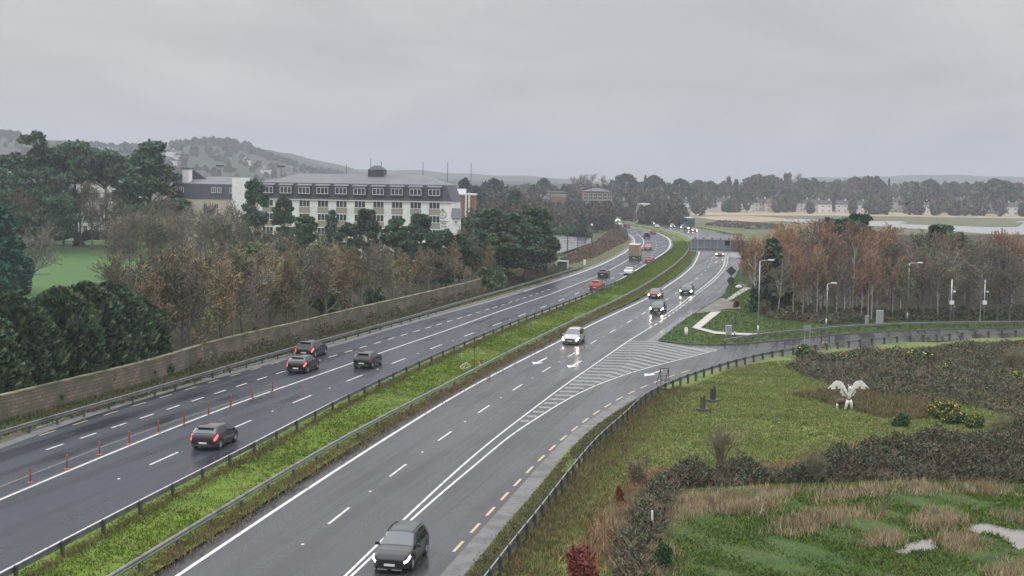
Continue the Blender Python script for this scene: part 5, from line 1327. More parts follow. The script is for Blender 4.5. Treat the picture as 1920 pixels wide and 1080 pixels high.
axle(o, 3.0, 2.5, .5); axle(o, -3.1, 2.5, .5); roadside_pose(o, 1296, 431.5, E1, L_, T)
# ------------------------------------------------------------------ hotel and other buildings
WIN = {}
def window(par, w, h, panes, x, z, y, name='window'):
    """frame with a recessed dark pane behind it, centred at (x, z) on a wall facing -Y at depth y"""
    key = (round(w, 2), round(h, 2), panes)
    if key not in WIN:
        t = .09 if h > .9 else .12; mb = MB()
        mb.box((0, -.05, h / 2 - t / 2), (w, .10, t)); mb.box((0, -.06, -h / 2 + t / 2), (w + .1, .14, t))
        for i in range(panes + 1): mb.box((-w / 2 + t / 2 + (w - t) * i / panes, -.04, 0), (t, .08, h - 2 * t))
        WIN[key] = (mb.mesh('window', white_paint), MB().box((0, -.008, 0), (w - .02, .012, h - .02)).mesh('pane', glass_w))
    o = link('window', WIN[key][0], par); o.location = (x, y, z); link('pane', WIN[key][1], o)
    return o
def text(par, s, size, x, z, y, m_):
    cu = bpy.data.curves.new('lettering', 'FONT'); cu.body = s; cu.size = size; cu.align_x = 'CENTER'; cu.extrude = .03
    o = bpy.data.objects.new('lettering', cu); COL.objects.link(o); o.rotation_euler = (PI / 2, 0, 0)
    dg = bpy.context.evaluated_depsgraph_get(); me = bpy.data.meshes.new_from_object(o.evaluated_get(dg)); bpy.data.objects.remove(o)
    me.materials.clear(); me.materials.append(m_)
    t = link('lettering', me, par); t.rotation_euler = (PI / 2, 0, 0); t.location = (x, y, z); return t
def mansard(par, L, D, z0, z1, z2, inset=1.1, ridge=7.0, flat=False):
    """steep slate skirt from z0 to z1, shallow hipped felt roof above to z2"""
    x0, x1, y0, y1 = -L, 0, 0, D; e = .25
    a = [(x0 - e, y0 - e, z0), (x1 + e, y0 - e, z0), (x1 + e, y1 + e, z0), (x0 - e, y1 + e, z0)]
    b = [(x0 + inset * .4, y0 + inset * .4, z1), (x1 - inset, y0 + inset * .4, z1), (x1 - inset, y1 - inset * .4, z1), (x0 + inset * .4, y1 - inset * .4, z1)]
    r = [(x0 + ridge, D / 2, z2), (x1 - ridge, D / 2, z2)]
    MB().add(a + b, [(i, (i + 1) % 4, 4 + (i + 1) % 4, 4 + i) for i in range(4)] + [(3, 2, 1, 0)]).build('roof', slate_m, par)
    MB().add([(x, y, z + .004) for x, y, z in b] + r, [(0, 1, 5, 4), (1, 2, 5), (2, 3, 4, 5), (3, 0, 4)]).build('upper_roof', slate_top, par)
pa = Vector(at(846, 284, 380)); pb = Vector(at(485, 288, 372)); dv = (pa - pb); HL = dv.length; hyaw = math.atan2(dv.y, dv.x)
hotel = empty('hotel', (pa.x, pa.y, 0), hyaw, 'long white hotel with dark slate mansard roof and round emblem', 'hotel')
EZ, MZ, RZ = 12.6, 15.95, 17.9
MB().box((-HL / 2, 7, EZ / 2), (HL, 14, EZ)).build('wall', white_m, hotel)
MB().box((-HL / 2, -.06, EZ - .12), (HL + .5, .5, .24)).build('eaves_band', mat('eaves_white', (.62, .62, .62), .6), hotel)
mansard(hotel, HL, 14, EZ, MZ, RZ)
nb_ = 10; sp = HL / 10.4
for i in range(nb_):
    x = -3.45 - i * sp
    d = empty('x', (0, 0, 0)); bpy.data.objects.remove(d)
    mb = MB(); mb.box((x, .15, 14.45), (2.75, 1.4, 2.0)); dm = mb.build('dormer', slate_m, hotel)
    MB().add([(x + a, b, c) for c0 in (0, -.16) for a, b, c in ((-1.5, -.75, 15.5 + c0), (1.5, -.75, 15.5 + c0), (1.5, 2.4, 16.25 + c0), (-1.5, 2.4, 16.25 + c0))],
             [(0, 1, 2, 3), (4, 0, 3, 7), (1, 5, 6, 2), (4, 5, 1, 0), (7, 6, 5, 4)]).build('dormer_roof', slate_top, dm)
    window(dm, 2.4, 1.35, 3, x, 14.45, -.56)
    for r_, z in enumerate((11.75, 8.95, 6.1, 3.25)):
        window(hotel, 2.3, 1.45, 3, x, z, -.012)
        if r_ < 3: MB().box((x, -.02, z - 1.40), (2.35, .06, 1.15)).build('spandrel_panel', tan_panel, hotel)
cup = empty('x', (0, 0, 0)); bpy.data.objects.remove(cup)
cx_ = -(846 - 699) / (846 - 484) * HL - .4; mb = MB(); mb.box((cx_, 7, 17.9), (3.3, 3.3, 2.0))
mb.add([(cx_ - 1.75, 5.25, 18.9), (cx_ + 1.75, 5.25, 18.9), (cx_ + 1.75, 8.75, 18.9), (cx_ - 1.75, 8.75, 18.9), (cx_ - .6, 6.4, 19.8), (cx_ + .6, 6.4, 19.8), (cx_ + .6, 7.6, 19.8), (cx_ - .6, 7.6, 19.8)], [(0, 1, 5, 4), (1, 2, 6, 5), (2, 3, 7, 6), (3, 0, 4, 7), (4, 5, 6, 7), (3, 2, 1, 0)])
mb.build('cupola', slate_m, hotel)
# emblem and lettering on the end bay
ink = mat('sign_ink', (.03, .03, .035), .6); ex = -1.75
mb = MB(); k = 28
for r0, r1 in ((.74, .82), (.60, .64)):
    v = [(ex + r_ * math.cos(2 * PI * i / k), -.03, 9.9 + r_ * math.sin(2 * PI * i / k)) for r_ in (r0, r1) for i in range(k)]
    mb.add(v, [(i, (i + 1) % k, k + (i + 1) % k, k + i) for i in range(k)])
mb.tube([(ex - .12, -.04, 9.5), (ex + .08, -.04, 9.85), (ex - .1, -.04, 10.1), (ex + .2, -.04, 10.35)], .05, 5).tube([(ex - .3, -.04, 9.75), (ex, -.04, 9.85), (ex + .32, -.04, 9.7)], .035, 5)
mb.box((ex, -.05, 10.86), (.36, .06, .20)).box((ex, -.05, 11.03), (.2, .06, .16)); mb.build('emblem', ink, hotel)
text(hotel, 'Rochestown', .36, ex + .3, 8.5, -.05, ink); text(hotel, 'Park', .5, ex + .3, 7.95, -.05, ink); text(hotel, 'Hotel', .45, ex + .3, 7.35, -.05, ink)
# low wing of the same style further left, with a white stair block and a chimney gable
pa2 = Vector(at(466, 298, 350)); pb2 = Vector(at(318, 302, 350)); dv2 = pa2 - pb2; L2 = dv2.length
wing_ = empty('hotel_annex', (pa2.x, pa2.y, 0), math.atan2(dv2.y, dv2.x), 'slate roofed wing with a white stair block and chimney left of the hotel', 'building')
MB().box((-L2 / 2, 6, 6.1), (L2, 12, 12.2)).build('wall', mat('cream_render', (.55, .47, .38), .85, cols=[(.62, .54, .45)], scale=.4), wing_)
mansard(wing_, L2, 12, 12.2, 15.3, 16.9, ridge=2.0)
MB().box((-1.5, -.6, 8.2), (2.7, 3.0, 17.0)).build('stair_block', white_m, wing_)
for x, n in ((-L2 + 1.5, 1), (-L2 + 3.0, 1), (-7.9, 1), (-6.6, 1), (-3.7, 1)): window(wing_, .95, 1.2, 2, x, 14.0, -.30)
for x in (-L2 + 2, -L2 + 4.2, -10, -7.4): window(wing_, 1.0, 1.2, 2, x, 10.6, -.012)
MB().box((-L2 + 3.2, 2, 17.0), (1.6, 1.5, 3.0)).build('chimney', white_m, wing_)
MB().box((-L2 + 3.2, 2, 18.6), (2.1, 1.9, .2)).build('chimney_cap', slate_m, wing_)
MB().add([(-L2 - .5, 4, 15.4), (-L2 + 8.2, 4, 15.4), (-L2 + 3.8, 4, 18.3), (-L2 - .5, 9, 15.4), (-L2 + 8.2, 9, 15.4), (-L2 + 3.8, 9, 18.3)], [(0, 1, 2), (3, 5, 4), (0, 2, 5, 3), (1, 4, 5, 2), (0, 3, 4, 1)]).build('gable_roof', slate_m, wing_)
# old white house among the tall trees
hp = at(103, 352); hr = at(240, 352)
oh = empty('white_house', (hp[0], hp[1], 0), 0, 'large white house with tall chimneys hidden among the big trees at far left', 'house')
w_ = hr[0] - hp[0]
MB().box((w_ / 2, 6, 7.3), (w_, 12, 14.6)).build('wall', white_m, oh)
MB().add([(-.4, -.4, 14.6), (w_ + .4, -.4, 14.6), (w_ + .4, 12.4, 14.6), (-.4, 12.4, 14.6), (5, 6, 18.6), (w_ - 4, 6, 18.6)], [(0, 1, 5, 4), (1, 2, 5), (2, 3, 4, 5), (3, 0, 4), (3, 2, 1, 0)]).build('roof', mat('grey_roof', (.22, .225, .23), .8), oh)
for x in (125, 163): MB().box((at(x, 352)[0] - hp[0], 3, 18.6), (1.3, 1.2, 6.2)).box((at(x, 352)[0] - hp[0], 3, 21.8), (1.6, 1.5, .3)).build('chimney', white_m, oh)
for z in (3, 7.2, 11.4):
    for i in range(6): window(oh, 1.2, 1.9, 2, 2.2 + i * 2.75, z, -.012)
# lodge beside the hotel's end and brick plant building behind
def block(name, px0, px1, d, depth, ztop, wm, label, cat, rows=(), cols=0, ww=1.6, wh=1.2, rooftype='flat', rm=None, z0=0.0, rh=2.0, panes=2):
    a, b = at(px0, d), at(px1, d); w = b[0] - a[0]; o = empty(name, (a[0], d, z0), 0, label, cat)
    H_ = ztop - z0; MB().box((w / 2, depth / 2, H_ / 2 - .3), (w, depth, H_ + .6)).build('wall', wm, o)
    if rooftype == 'flat': MB().box((w / 2, depth / 2, H_ + .15), (w + .5, depth + .5, .3)).build('roof', rm or slate_top, o)
    elif rooftype == 'hip':
        r_ = min(depth / 2, w / 2.2); MB().add([(-.4, -.4, H_), (w + .4, -.4, H_), (w + .4, depth + .4, H_), (-.4, depth + .4, H_), (r_, depth / 2, H_ + rh), (w - r_, depth / 2, H_ + rh)], [(0, 1, 5, 4), (1, 2, 5), (2, 3, 4, 5), (3, 0, 4), (3, 2, 1, 0)]).build('roof', rm or slate_m, o)
    else:
        MB().add([(-.3, -.4, H_), (w + .3, -.4, H_), (w + .3, depth + .4, H_), (-.3, depth + .4, H_), (-.3, depth / 2, H_ + rh), (w + .3, depth / 2, H_ + rh)], [(0, 1, 5, 4), (1, 2, 5), (2, 3, 4, 5), (3, 0, 4), (3, 2, 1, 0)]).build('roof', rm or slate_m, o)
    for z in rows:
        for i in range(cols): window(o, ww, wh, panes, w * (i + .5) / cols, z - z0, -.012)
    return o
block('lodge', 848, 862, 276, 6, zat(409, 276, 855), white_m, 'small hip roofed annex against the right end of the hotel', 'building', rooftype='gable', rh=1.9, rows=(zat(417, 276, 855),), cols=1, ww=.7, wh=.8)
br = block('brick_building', 846, 890, 345, 14, zat(366, 345, 868), brick_m, 'red brick block with white flues to the right of the hotel', 'building', rm=mat('pale_roof_edge', (.6, .6, .58), .6))
for px in (873, 879): x = at(px, 345)[0] - at(846, 345)[0]; MB().tube([(x, -.3, 5), (x, -.3, zat(361, 345, 868))], .22, 8).build('flue', white_paint, br)
MB().box((2.2, 3, zat(366, 345, 868) + .9), (2.6, 2.6, 1.3)).build('roof_plant', white_paint, br)
block('brick_apartments', 1093, 1146, 640, 16, zat(359, 640, 1119), brick_far, 'three storey brown brick apartment block with pale windows above the far bend', 'apartment block', rows=(zat(365.5, 640, 1119), zat(371.5, 640, 1119), zat(378, 640, 1119)), cols=6, ww=2.0, wh=1.2, rooftype='hip', rh=1.6)
block('brick_offices', 1028, 1060, 620, 16, zat(361, 620, 1044), brick_far, 'long dull brick block left of the apartment block', 'building', rows=(zat(366, 620, 1044),), cols=6, ww=1.8, wh=.9)
block('pale_shed', 1000, 1030, 590, 14, zat(366, 590, 1015), mat('blue_grey_cladding', (.22, .26, .29), .6), 'blue grey clad building with a flat roof behind the dark bare trees', 'building', rows=(zat(370, 590, 1015),), cols=8, ww=1.6, wh=.7)
block('long_shed', 1198, 1218, 700, 10, zat(383, 700, 1208), white_m, 'low white roofed shed just above the far copse', 'shed', rm=white_m)
block('tall_white_building', 1203, 1210, 740, 8, zat(363, 740, 1206), white_m, 'narrow white gabled house standing above the low terraces', 'house', rooftype='gable', rows=(zat(368, 740, 1206),), cols=1, ww=.9, wh=.9)
block('low_hall', 1300, 1312, 800, 10, zat(389, 800, 1306), white_m, 'white hall at the left end of the reed bed', 'building')
block('glasshouse', 1314, 1342, 810, 8, zat(389, 810, 1328), mat('glasshouse_grey', (.5, .53, .53), .3), 'long pale low building by the reed bed edge', 'building')
# houses of the suburb
rd = random.Random(11); hw_m = [mat('house_white', (.66, .65, .62), .8, jitter=.15), mat('house_cream', (.52, .46, .38), .8, jitter=.2), mat('house_brick', (.28, .16, .12), .85, jitter=.2)]
roofs = [mat('house_roof_dark', (.07, .068, .068), .8, jitter=.2), mat('house_roof_brown', (.15, .09, .07), .8, jitter=.2)]
HOUSE = {}
def house(px, d, w, label, kind=0, z=None, h=5.2):
    key = (kind % 3, kind % 2); x, y = at(px, d)
    if key not in HOUSE:
        r = empty('house', (0, 0, 0)); MB().box((0, 3.5, 2.4), (8, 7, 5.4)).build('wall', hw_m[key[0]], r)
        MB().add([(-4.2, -.4, 5.1), (4.2, -.4, 5.1), (4.2, 7.4, 5.1), (-4.2, 7.4, 5.1), (-4.2, 3.5, 7.7), (4.2, 3.5, 7.7)], [(0, 1, 5, 4), (1, 2, 5), (2, 3, 4, 5), (3, 0, 4), (3, 2, 1, 0)]).build('roof', roofs[key[1]], r)
        MB().box((2.6, 3.5, 8.0), (.8, .8, 1.4)).build('chimney', hw_m[key[0]], r)
        for z_ in (1.4, 3.9):
            for x_ in (-2.3, 2.3): window(r, 1.1, 1.0, 1, x_, z_, -.012)
        HOUSE[key] = r; o = r
    else: o = copy_tree(HOUSE[key])
    o.location = (x, y, (rise(x, y) if z is None else z) - .3); o.rotation_euler = (0, 0, rd.uniform(-.35, .35)); k = w / 8 * .72; o.scale = (k, .9, h / 5.2)
    return tag(o, label, 'house', 'houses of the suburb beyond the estuary')
names = ['white', 'cream', 'red brick']
spots = []
for px in range(1222, 1300, 11): spots.append((px + rd.uniform(-2, 2), 770 + rd.uniform(0, 14), rd.uniform(8, 11), rd.choice([0, 0, 1]), 'in the row above the far copse'))
for px in range(1312, 1372, 12): spots.append((px + rd.uniform(-2, 2), 836 + rd.uniform(-8, 14), rd.uniform(8, 12), rd.choice([0, 0, 1]), 'behind the left end of the reed bed'))
for px in (1398, 1412, 1430, 1446): spots.append((px, 840 + rd.uniform(0, 10), 9, rd.choice([0, 1]), 'beside the small green meadow'))
for px in (1496, 1508, 1520, 1532, 1548, 1562): spots.append((px, 832 + rd.uniform(0, 8), 9.5, 0, 'in the low row above the orange trees'))
for px in (1578, 1588, 1598, 1609, 1622): spots.append((px, 834 + rd.uniform(0, 10), 9, rd.choice([0, 0, 1]), 'in the row behind the middle reeds'))
for px, d in ((1622, 905), (1634, 930), (1614, 940)): spots.append((px, d, 10, 0, 'on the slope above the middle row'))
for px, d in ((1668, 905), (1678, 915), (1690, 908)): spots.append((px, d, 9, rd.choice([0, 1]), 'in the trees below the flat white roof'))
for px, d in ((1738, 985), (1747, 990), (1756, 982), (1764, 990), (1773, 984), (1768, 950), (1781, 960), (1762, 935), (1792, 950), (1804, 955)): spots.append((px, d, 11, 0, 'in the bright white cluster on the right slope'))
for px, d in ((1733, 838), (1740, 846)): spots.append((px, d, 8, 0, 'beside the reed bed under the bright cluster'))
for px, d in ((1855, 930), (1893, 985), (1902, 990), (1911, 985), (1918, 992)): spots.append((px, d, 10, 0, 'among the trees at far right'))
for px, d in ((1882, 842), (1896, 836), (1908, 838)): spots.append((px, d, 10, rd.choice([0, 1]), 'beside the reed bed at far right'))
for px, d in ((972, 705), (978, 690), (945, 560), (985, 560), (1150, 690), (1165, 700)): spots.append((px, d, 9, rd.choice([0, 1, 0]), 'among the hazy trees right of the hotel'))
cnt = {}; 
words_ = ['first', 'second', 'third', 'fourth', 'fifth', 'sixth', 'seventh', 'eighth', 'ninth', 'tenth', 'eleventh', 'twelfth', 'thirteenth', 'fourteenth', 'fifteenth', 'sixteenth', 'seventeenth', 'eighteenth', 'nineteenth', 'twentieth', 'twenty-first', 'twenty-second', 'twenty-third', 'twenty-fourth', 'twenty-fifth', 'twenty-sixth', 'twenty-seventh', 'twenty-eighth', 'twenty-ninth', 'thirtieth', 'thirty-first', 'thirty-second', 'thirty-third', 'thirty-fourth', 'thirty-fifth', 'thirty-sixth', 'thirty-seventh', 'thirty-eighth', 'thirty-ninth', 'fortieth']
spots = [(px, d + rd.uniform(-6, 38), w, k, where) for i, (px, d, w, k, where) in enumerate(spots) if not ('row' in where and i % 3 == 1)]
for px, d, w, k, where in sorted(spots):
    i = cnt.get(where, 0); cnt[where] = i + 1
    house(px, d, w, f'{names[k]} house {where}, {words_[i]} from the left', k)
x, y = at(1723, 1010); o = empty('flat_roofed_building', (x, y, rise(x, y)), 0, 'long building with a white flat roof edge on the right slope', 'building')
MB().box((0, 4, 4.5), (20, 8, 10)).build('wall', hw_m[1], o); MB().box((0, 4, 9.8), (21, 9, .8)).build('roof', white_paint, o)

# masts and floodlight poles on the skyline
for px, yt, d, lb, k in ((694, 297, 420, 'thin aerial above the hotel cupola', 0), (714, 303, 420, 'short thin aerial right of the hotel cupola', 0), (792, 304, 430, 'tall thin pole behind the right part of the hotel roof', 0), (838, 304, 430, 'tall thin pole just off the right end of the hotel roof', 0), (882, 306, 430, 'tall thin pole above the red brick block', 0), (413, 311, 400, 'pole with a wide lamp head above the slate wing', 1), (527, 312, 400, 'short pole with a lamp head above the left of the hotel roof', 1), (649, 308, 420, 'thin pole above the middle of the hotel roof', 0), (1195, 386, 560, 'thick grey mast beside the far copse', 2), (1031, 364, 500, 'grey pole among the bare trees left of the far bend', 0)):
    x, y = at(px, d); h = zat(yt, d, px); o = empty('mast', (x, y, 0), 0, lb, 'mast', 'poles and masts on the skyline')
    MB().tube([(0, 0, 0), (0, 0, h)], [.11, .08] if k < 2 else [.75, .6], 8).build('pole', galv if k == 2 else darkgrey, o)
    if k == 1: MB().box((0, 0, h), (2.2, .8, .45)).build('lamp_head', darkgrey, o)
for px, py in ((1698, 382), (1735, 378)):
    d = 160; x, y = at(px, d); z = zat(py, d, px); o = tag(MB().tube([(-.28, 0, 0), (-.1, 0, .03), (.1, 0, .02), (.28, .03, -.02)], [.03, .11, .1, .02], 7).add([(0, 0, .05), (-.05, .55, .28), (.16, .5, .24), (.14, 0, .05)], [(0, 1, 2, 3)]).add([(0, 0, .05), (.14, 0, .05), (.16, -.5, .24), (-.05, -.55, .28)], [(0, 1, 2, 3)]).build('bird', black_m), 'small dark bird in flight above the reed bed, ' + ('left' if px < 1700 else 'right') + ' of the two', 'bird', 'birds above the estuary'); o.location = (x, y, z); o.rotation_euler = (0, .1, .6)

# ------------------------------------------------------------------ tree kinds
TREES['bare1'] = bare_tree(1, 10.5, 'upright', (bark, twig_green, twig_tip), .85, tw=.030)
TREES['bare2'] = bare_tree(2, 10.5, 'upright', (bark, twig_green, twig_brown), .85, tw=.030)
TREES['bare3'] = bare_tree(3, 10.5, 'spread', (bark, twig_green, twig_tip), .85, tw=.030)
TREES['bare4'] = bare_tree(4, 10.5, 'spread', (bark_grey, twig_grey, twig_brown), .85, tw=.030)
TREES['bare5'] = bare_tree(9, 13, 'upright', (bark_grey, twig_grey, twig_brown), 1.1, tw=.028)
TREES['lone'] = bare_tree(5, 10, 'spread', (bark_grey, twig_grey, twig_grey), 1.2, tw=.020)
TREES['birch1'] = bare_tree(6, 11.5, 'birch', (bark_birch, twig_orange, twig_orange), 1.1)
TREES['birch2'] = bare_tree(7, 11.5, 'birch', (bark_birch, twig_brown, twig_orange), 1.0)
TREES['birch3'] = bare_tree(8, 11.5, 'birch', (bark_birch, twig_grey, twig_brown), 1.0)
TREES['orange1'] = bare_tree(12, 11, 'upright', (bark, twig_orange, twig_orange), 1.1, tw=.026)
TREES['sapling'] = bare_tree(13, 2.4, 'shrub', (bark_grey, mat('twigs_pale', (.17, .15, .085), .9, cols=[(.22, .20, .12)], scale=2), MATS['twigs_pale']), tw=.010)
TREES['scrub'] = bare_tree(14, 2.4, 'shrub', (bark, twig_brown, twig_brown), tw=.014)
TREES['pine1'] = leafy_tree(21, 12, 'pine', leaf_pine, bark_pine, 9500, .30)
TREES['pine2'] = leafy_tree(22, 12, 'pine', leaf_pine, bark_pine, 9500, .30)
TREES['pine3'] = leafy_tree(23, 12, 'pine', leaf_ever, bark_pine, 9500, .30)
TREES['umbrella'] = leafy_tree(24, 26, 'umbrella', leaf_pine, bark_pine, 9000, .55)
TREES['bigpine'] = leafy_tree(25, 26, 'pine', leaf_pine, bark_pine, 11000, .55)
TREES['cedar'] = leafy_tree(26, 24, 'cedar', leaf_pine, bark_pine, 10000, .5)
TREES['teal'] = leafy_tree(27, 12, 'cone', leaf_teal, bark_pine, 9000, .35)
TREES['round'] = leafy_tree(28, 8, 'round', leaf_ever, bark, 7500, .28)
TREES['darkcone'] = leafy_tree(29, 9.5, 'cone', leaf_pine, bark_pine, 12000, .24)
for i, (h, w, sd_) in enumerate(((7.6, 6.4, 31), (7.8, 6.8, 32), (7.0, 6.0, 33))): TREES['cypress%d' % i] = leylandii(sd_, h, w)
TREES['gorse'] = blob_shrub(41, 1.5, 2.2, leaf_ivy, 2600, .12, gorse_y, 420)
TREES['gorse_full'] = blob_shrub(44, 1.4, 2.0, leaf_ivy, 1900, .12, gorse_y, 800)
TREES['copper'] = blob_shrub(42, 1.5, 1.7, red_leaf, 1500, .10)
TREES['shrub'] = blob_shrub(43, 2.0, 2.2, leaf_ever, 2600, .15)
TREES['dark_shrub'] = blob_shrub(45, 2.0, 2.4, leaf_ivy, 2600, .15)

def behind(px, off):
    q = offset(WALL, -off); c_ = np.array([column(p[0], p[1], 3) for p in q]); i = int(np.argmin(np.abs(c_ - px))); return float(q[i][0]), float(q[i][1])
# clipped feathery cypresses behind the wall at lower left
_wc = sorted((column(p[0], p[1], 1.9), p[1]) for p in WALL)
wd = lambda px: float(np.interp(px, [a for a, _ in _wc], [b for _, b in _wc]))
for i, (px, dd, yt, wid) in enumerate([(-40, 6.0, 590, 1.0), (30, 5.5, 562, 1.0), (100, 5.2, 548, 1.0), (160, 6.0, 539, 1.05), (205, 6.5, 537, 1.0), (250, 5.5, 556, .95)]):
    x, y = behind(px, 4.3); h = zat(yt, y, px)
    plant('cypress_tree', 'cypress%d' % (i % 3), x, y, h, f'dark feathery cypress behind the block wall, {words_[i]} from the left edge', 'cypress', 'cypresses behind the wall', wid=wid * 7.2 / h, rz=i * 2.1)
x, y = at(55, 205); plant('bare_tree', 'lone', x, y, 10.2, 'lone bare tree standing on the lawn at the left edge', 'tree', wid=1.05)
x, y = at(5, 196); plant('conifer_tree', 'teal', x, y, zat(393, 196, 5), 'bluish green conifer at the left edge beside the lawn', 'conifer', wid=1.25)
# rows behind the wall
rd = random.Random(5)
def row(lst, keyf, label, name, cat, group):
    for i, (px, d, yt, wid) in enumerate(lst):
        x, y = at(px, d); h = zat(yt, d, px)
        plant(name, keyf(i), x, y, h, label.format(words_[i]), cat, group, wid=wid)
topA = lambda px: float(np.interp(px, [265, 290, 330, 400, 470, 540, 620, 680, 740, 800, 860, 930, 1000], [500, 478, 458, 466, 462, 470, 446, 458, 470, 462, 450, 455, 470]))
row([(px + rd.uniform(-7, 7), wd(px) + rd.uniform(4, 9), topA(px) + rd.uniform(-8, 8), rd.uniform(.85, 1.12)) for px in range(283, 1000, 25)], lambda i: ['bare1', 'bare3', 'bare2', 'bare1', 'bare4'][i * 7 % 5], 'russet topped bare tree right behind the block wall, {} after the cypresses', 'bare_tree', 'tree', 'bare trees directly behind the wall')
row([(px + rd.uniform(-10, 10), wd(px) + rd.uniform(20, 30), float(np.interp(px, [220, 300, 420, 560, 700, 850, 1000], [470, 452, 446, 442, 448, 440, 452])) + rd.uniform(-8, 8), rd.uniform(.9, 1.2)) for px in range(225, 1010, 31)], lambda i: ['bare2', 'bare4', 'bare3', 'bare1'][i * 5 % 4], 'brown bare tree in the second row behind the wall, {} from the left', 'bare_tree', 'tree', 'bare trees in the second row behind the wall')
row([(px + rd.uniform(-10, 10), 232 + (px - 220) * .055 + rd.uniform(-10, 10), float(np.interp(px, [200, 260, 330, 420, 520, 640, 760, 860, 930], [412, 392, 398, 405, 420, 425, 430, 418, 430])) + rd.uniform(-7, 7), rd.uniform(.9, 1.25)) for px in list(range(215, 640, 30)) + [700, 760, 860, 890, 915]], lambda i: ['bare5', 'bare4', 'bare2', 'bare5'][i * 3 % 4], 'grey brown bare tree between the lawn and the hotel, {} from the left', 'bare_tree', 'tree', 'bare trees in front of the hotel')
ever = [('pine2', 478, 258, 336, .5, 'evergreen rising against the left end of the hotel roof'), ('pine1', 530, 252, 372, .55, 'dark pine covering the windows at the left of the hotel'), ('pine3', 572, 238, 404, .8, 'pine below the lower hotel windows, left of the middle'), ('round', 486, 186, 431, 1.15, 'broad round evergreen standing out of the bare trees below the hotel'),
        ('pine1', 690, 226, 395, .66, 'dark pine below the centre of the hotel'), ('pine2', 652, 234, 418, .9, 'lower pine just left of the central pine'), ('darkcone', 624, 240, 398, .8, 'narrow dark conifer before the white hotel wall'), ('pine3', 745, 228, 410, .8, 'pine below the right half of the hotel'), ('pine1', 788, 226, 404, .8, 'pine below the emblem side of the hotel'), ('pine2', 838, 214, 430, .8, 'dark pine just right of the hotel emblem'), ('pine1', 812, 204, 440, .95, 'dark lower pine closer to the wall under the emblem'),
        ('pine2', 442, 196, 455, .9, 'small pine among the bare trees left of the round evergreen'), ('round', 580, 192, 468, .9, 'green rounded tree among the bare trees under the hotel'), ('pine1', 762, 205, 452, .9, 'green pine among bare trees halfway along the wall'), ('pine3', 862, 216, 440, 1.0, 'pine between the hotel emblem and the far clump'), ('round', 365, 176, 478, .9, 'rounded evergreen showing through the bare trees after the cypresses'), ('pine3', 655, 190, 470, .8, 'green pine behind the wall below the hotel centre'),
        ('pine2', 925, 232, 391, 1.05, 'leftmost pine of the clump right of the hotel'), ('pine1', 962, 236, 402, 1.1, 'middle pine of the clump right of the hotel'), ('pine3', 1003, 246, 390, 1.0, 'tall pine of the clump right of the hotel'), ('pine2', 985, 232, 420, 1.2, 'lower broad pine in front of the clump right of the hotel'), ('pine1', 1026, 254, 432, 1.0, 'rightmost pine overlapping the car park'), ('pine3', 940, 226, 436, 1.2, 'bushy pine at the near side of the clump right of the hotel')]
for k, px, d, yt, wid, lb in ever:
    x, y = at(px, d); plant('pine_tree' if k != 'round' else 'evergreen_tree', k, x, y, zat(yt, d, px), lb, 'pine' if k != 'round' else 'evergreen', 'evergreens around the hotel', wid=wid)
ever2 = [('round', 868, 292, 394, 1.2, 'dark evergreen in front of the red brick block, left one'), ('round', 886, 300, 392, 1.3, 'dark evergreen in front of the red brick block, middle one'), ('round', 906, 306, 388, 1.3, 'dark evergreen in front of the red brick block, right one')]
for k, px, d, yt, wid, lb in ever2:
    x, y = at(px, d); plant('evergreen_tree', k, x, y, zat(yt, d, px), lb, 'evergreen', 'evergreens around the hotel', wid=wid)
big = [('umbrella', 143, 326, 257, 1.0, 'umbrella pine with a flat dark crown, taller of two on the left skyline'), ('umbrella', 200, 322, 274, 1.0, 'umbrella pine with a drooping dark crown right of the taller one'), ('bigpine', 72, 316, 249, .95, 'tallest ragged pine of the left skyline'), ('cedar', 282, 300, 266, 1.1, 'layered cedar with a pointed top beside the slate wing'), ('bigpine', 30, 318, 288, 1.1, 'dense pine at the left skyline edge'), ('bigpine', 92, 300, 318, .8, 'dark pine in front of the white house chimneys'), ('bigpine', -20, 300, 290, 1.1, 'dense pine cut by the left picture edge'), ('cedar', 238, 322, 312, 1.0, 'lower dark cedar between umbrella pine and pointed cedar')]
for k, px, d, yt, wid, lb in big:
    x, y = at(px, d); plant('pine_tree' if k != 'cedar' else 'cedar_tree', k, x, y, zat(yt, d, px), lb, 'pine' if k != 'cedar' else 'cedar', 'tall evergreens at far left', wid=wid)
row([(px, d, yt, wid) for px, d, yt, wid in ((8, 330, 338, 1), (48, 306, 330, .9), (118, 318, 322, .8), (150, 324, 318, .8), (172, 312, 335, .9), (205, 310, 345, .9), (232, 300, 365, 1), (262, 285, 372, 1), (305, 290, 362, 1), (340, 285, 380, 1.1), (385, 290, 376, 1.1), (430, 285, 372, 1.1))], lambda i: ['bare5', 'bare4'][i % 2], 'tall grey bare tree around the white house and slate wing, {} from the left', 'bare_tree', 'tree', 'tall bare trees around the white house')
row([(px, 326 + (i % 3) * 4, 428 + 9 * math.sin(i * 2.3), 1.5) for i, px in enumerate(range(-10, 330, 26))], lambda i: 'round' if i % 3 else 'darkcone', 'low dark evergreen along the far edge of the lawn, {} from the left', 'evergreen_shrub', 'shrub', 'dark shrubs along the far lawn edge')
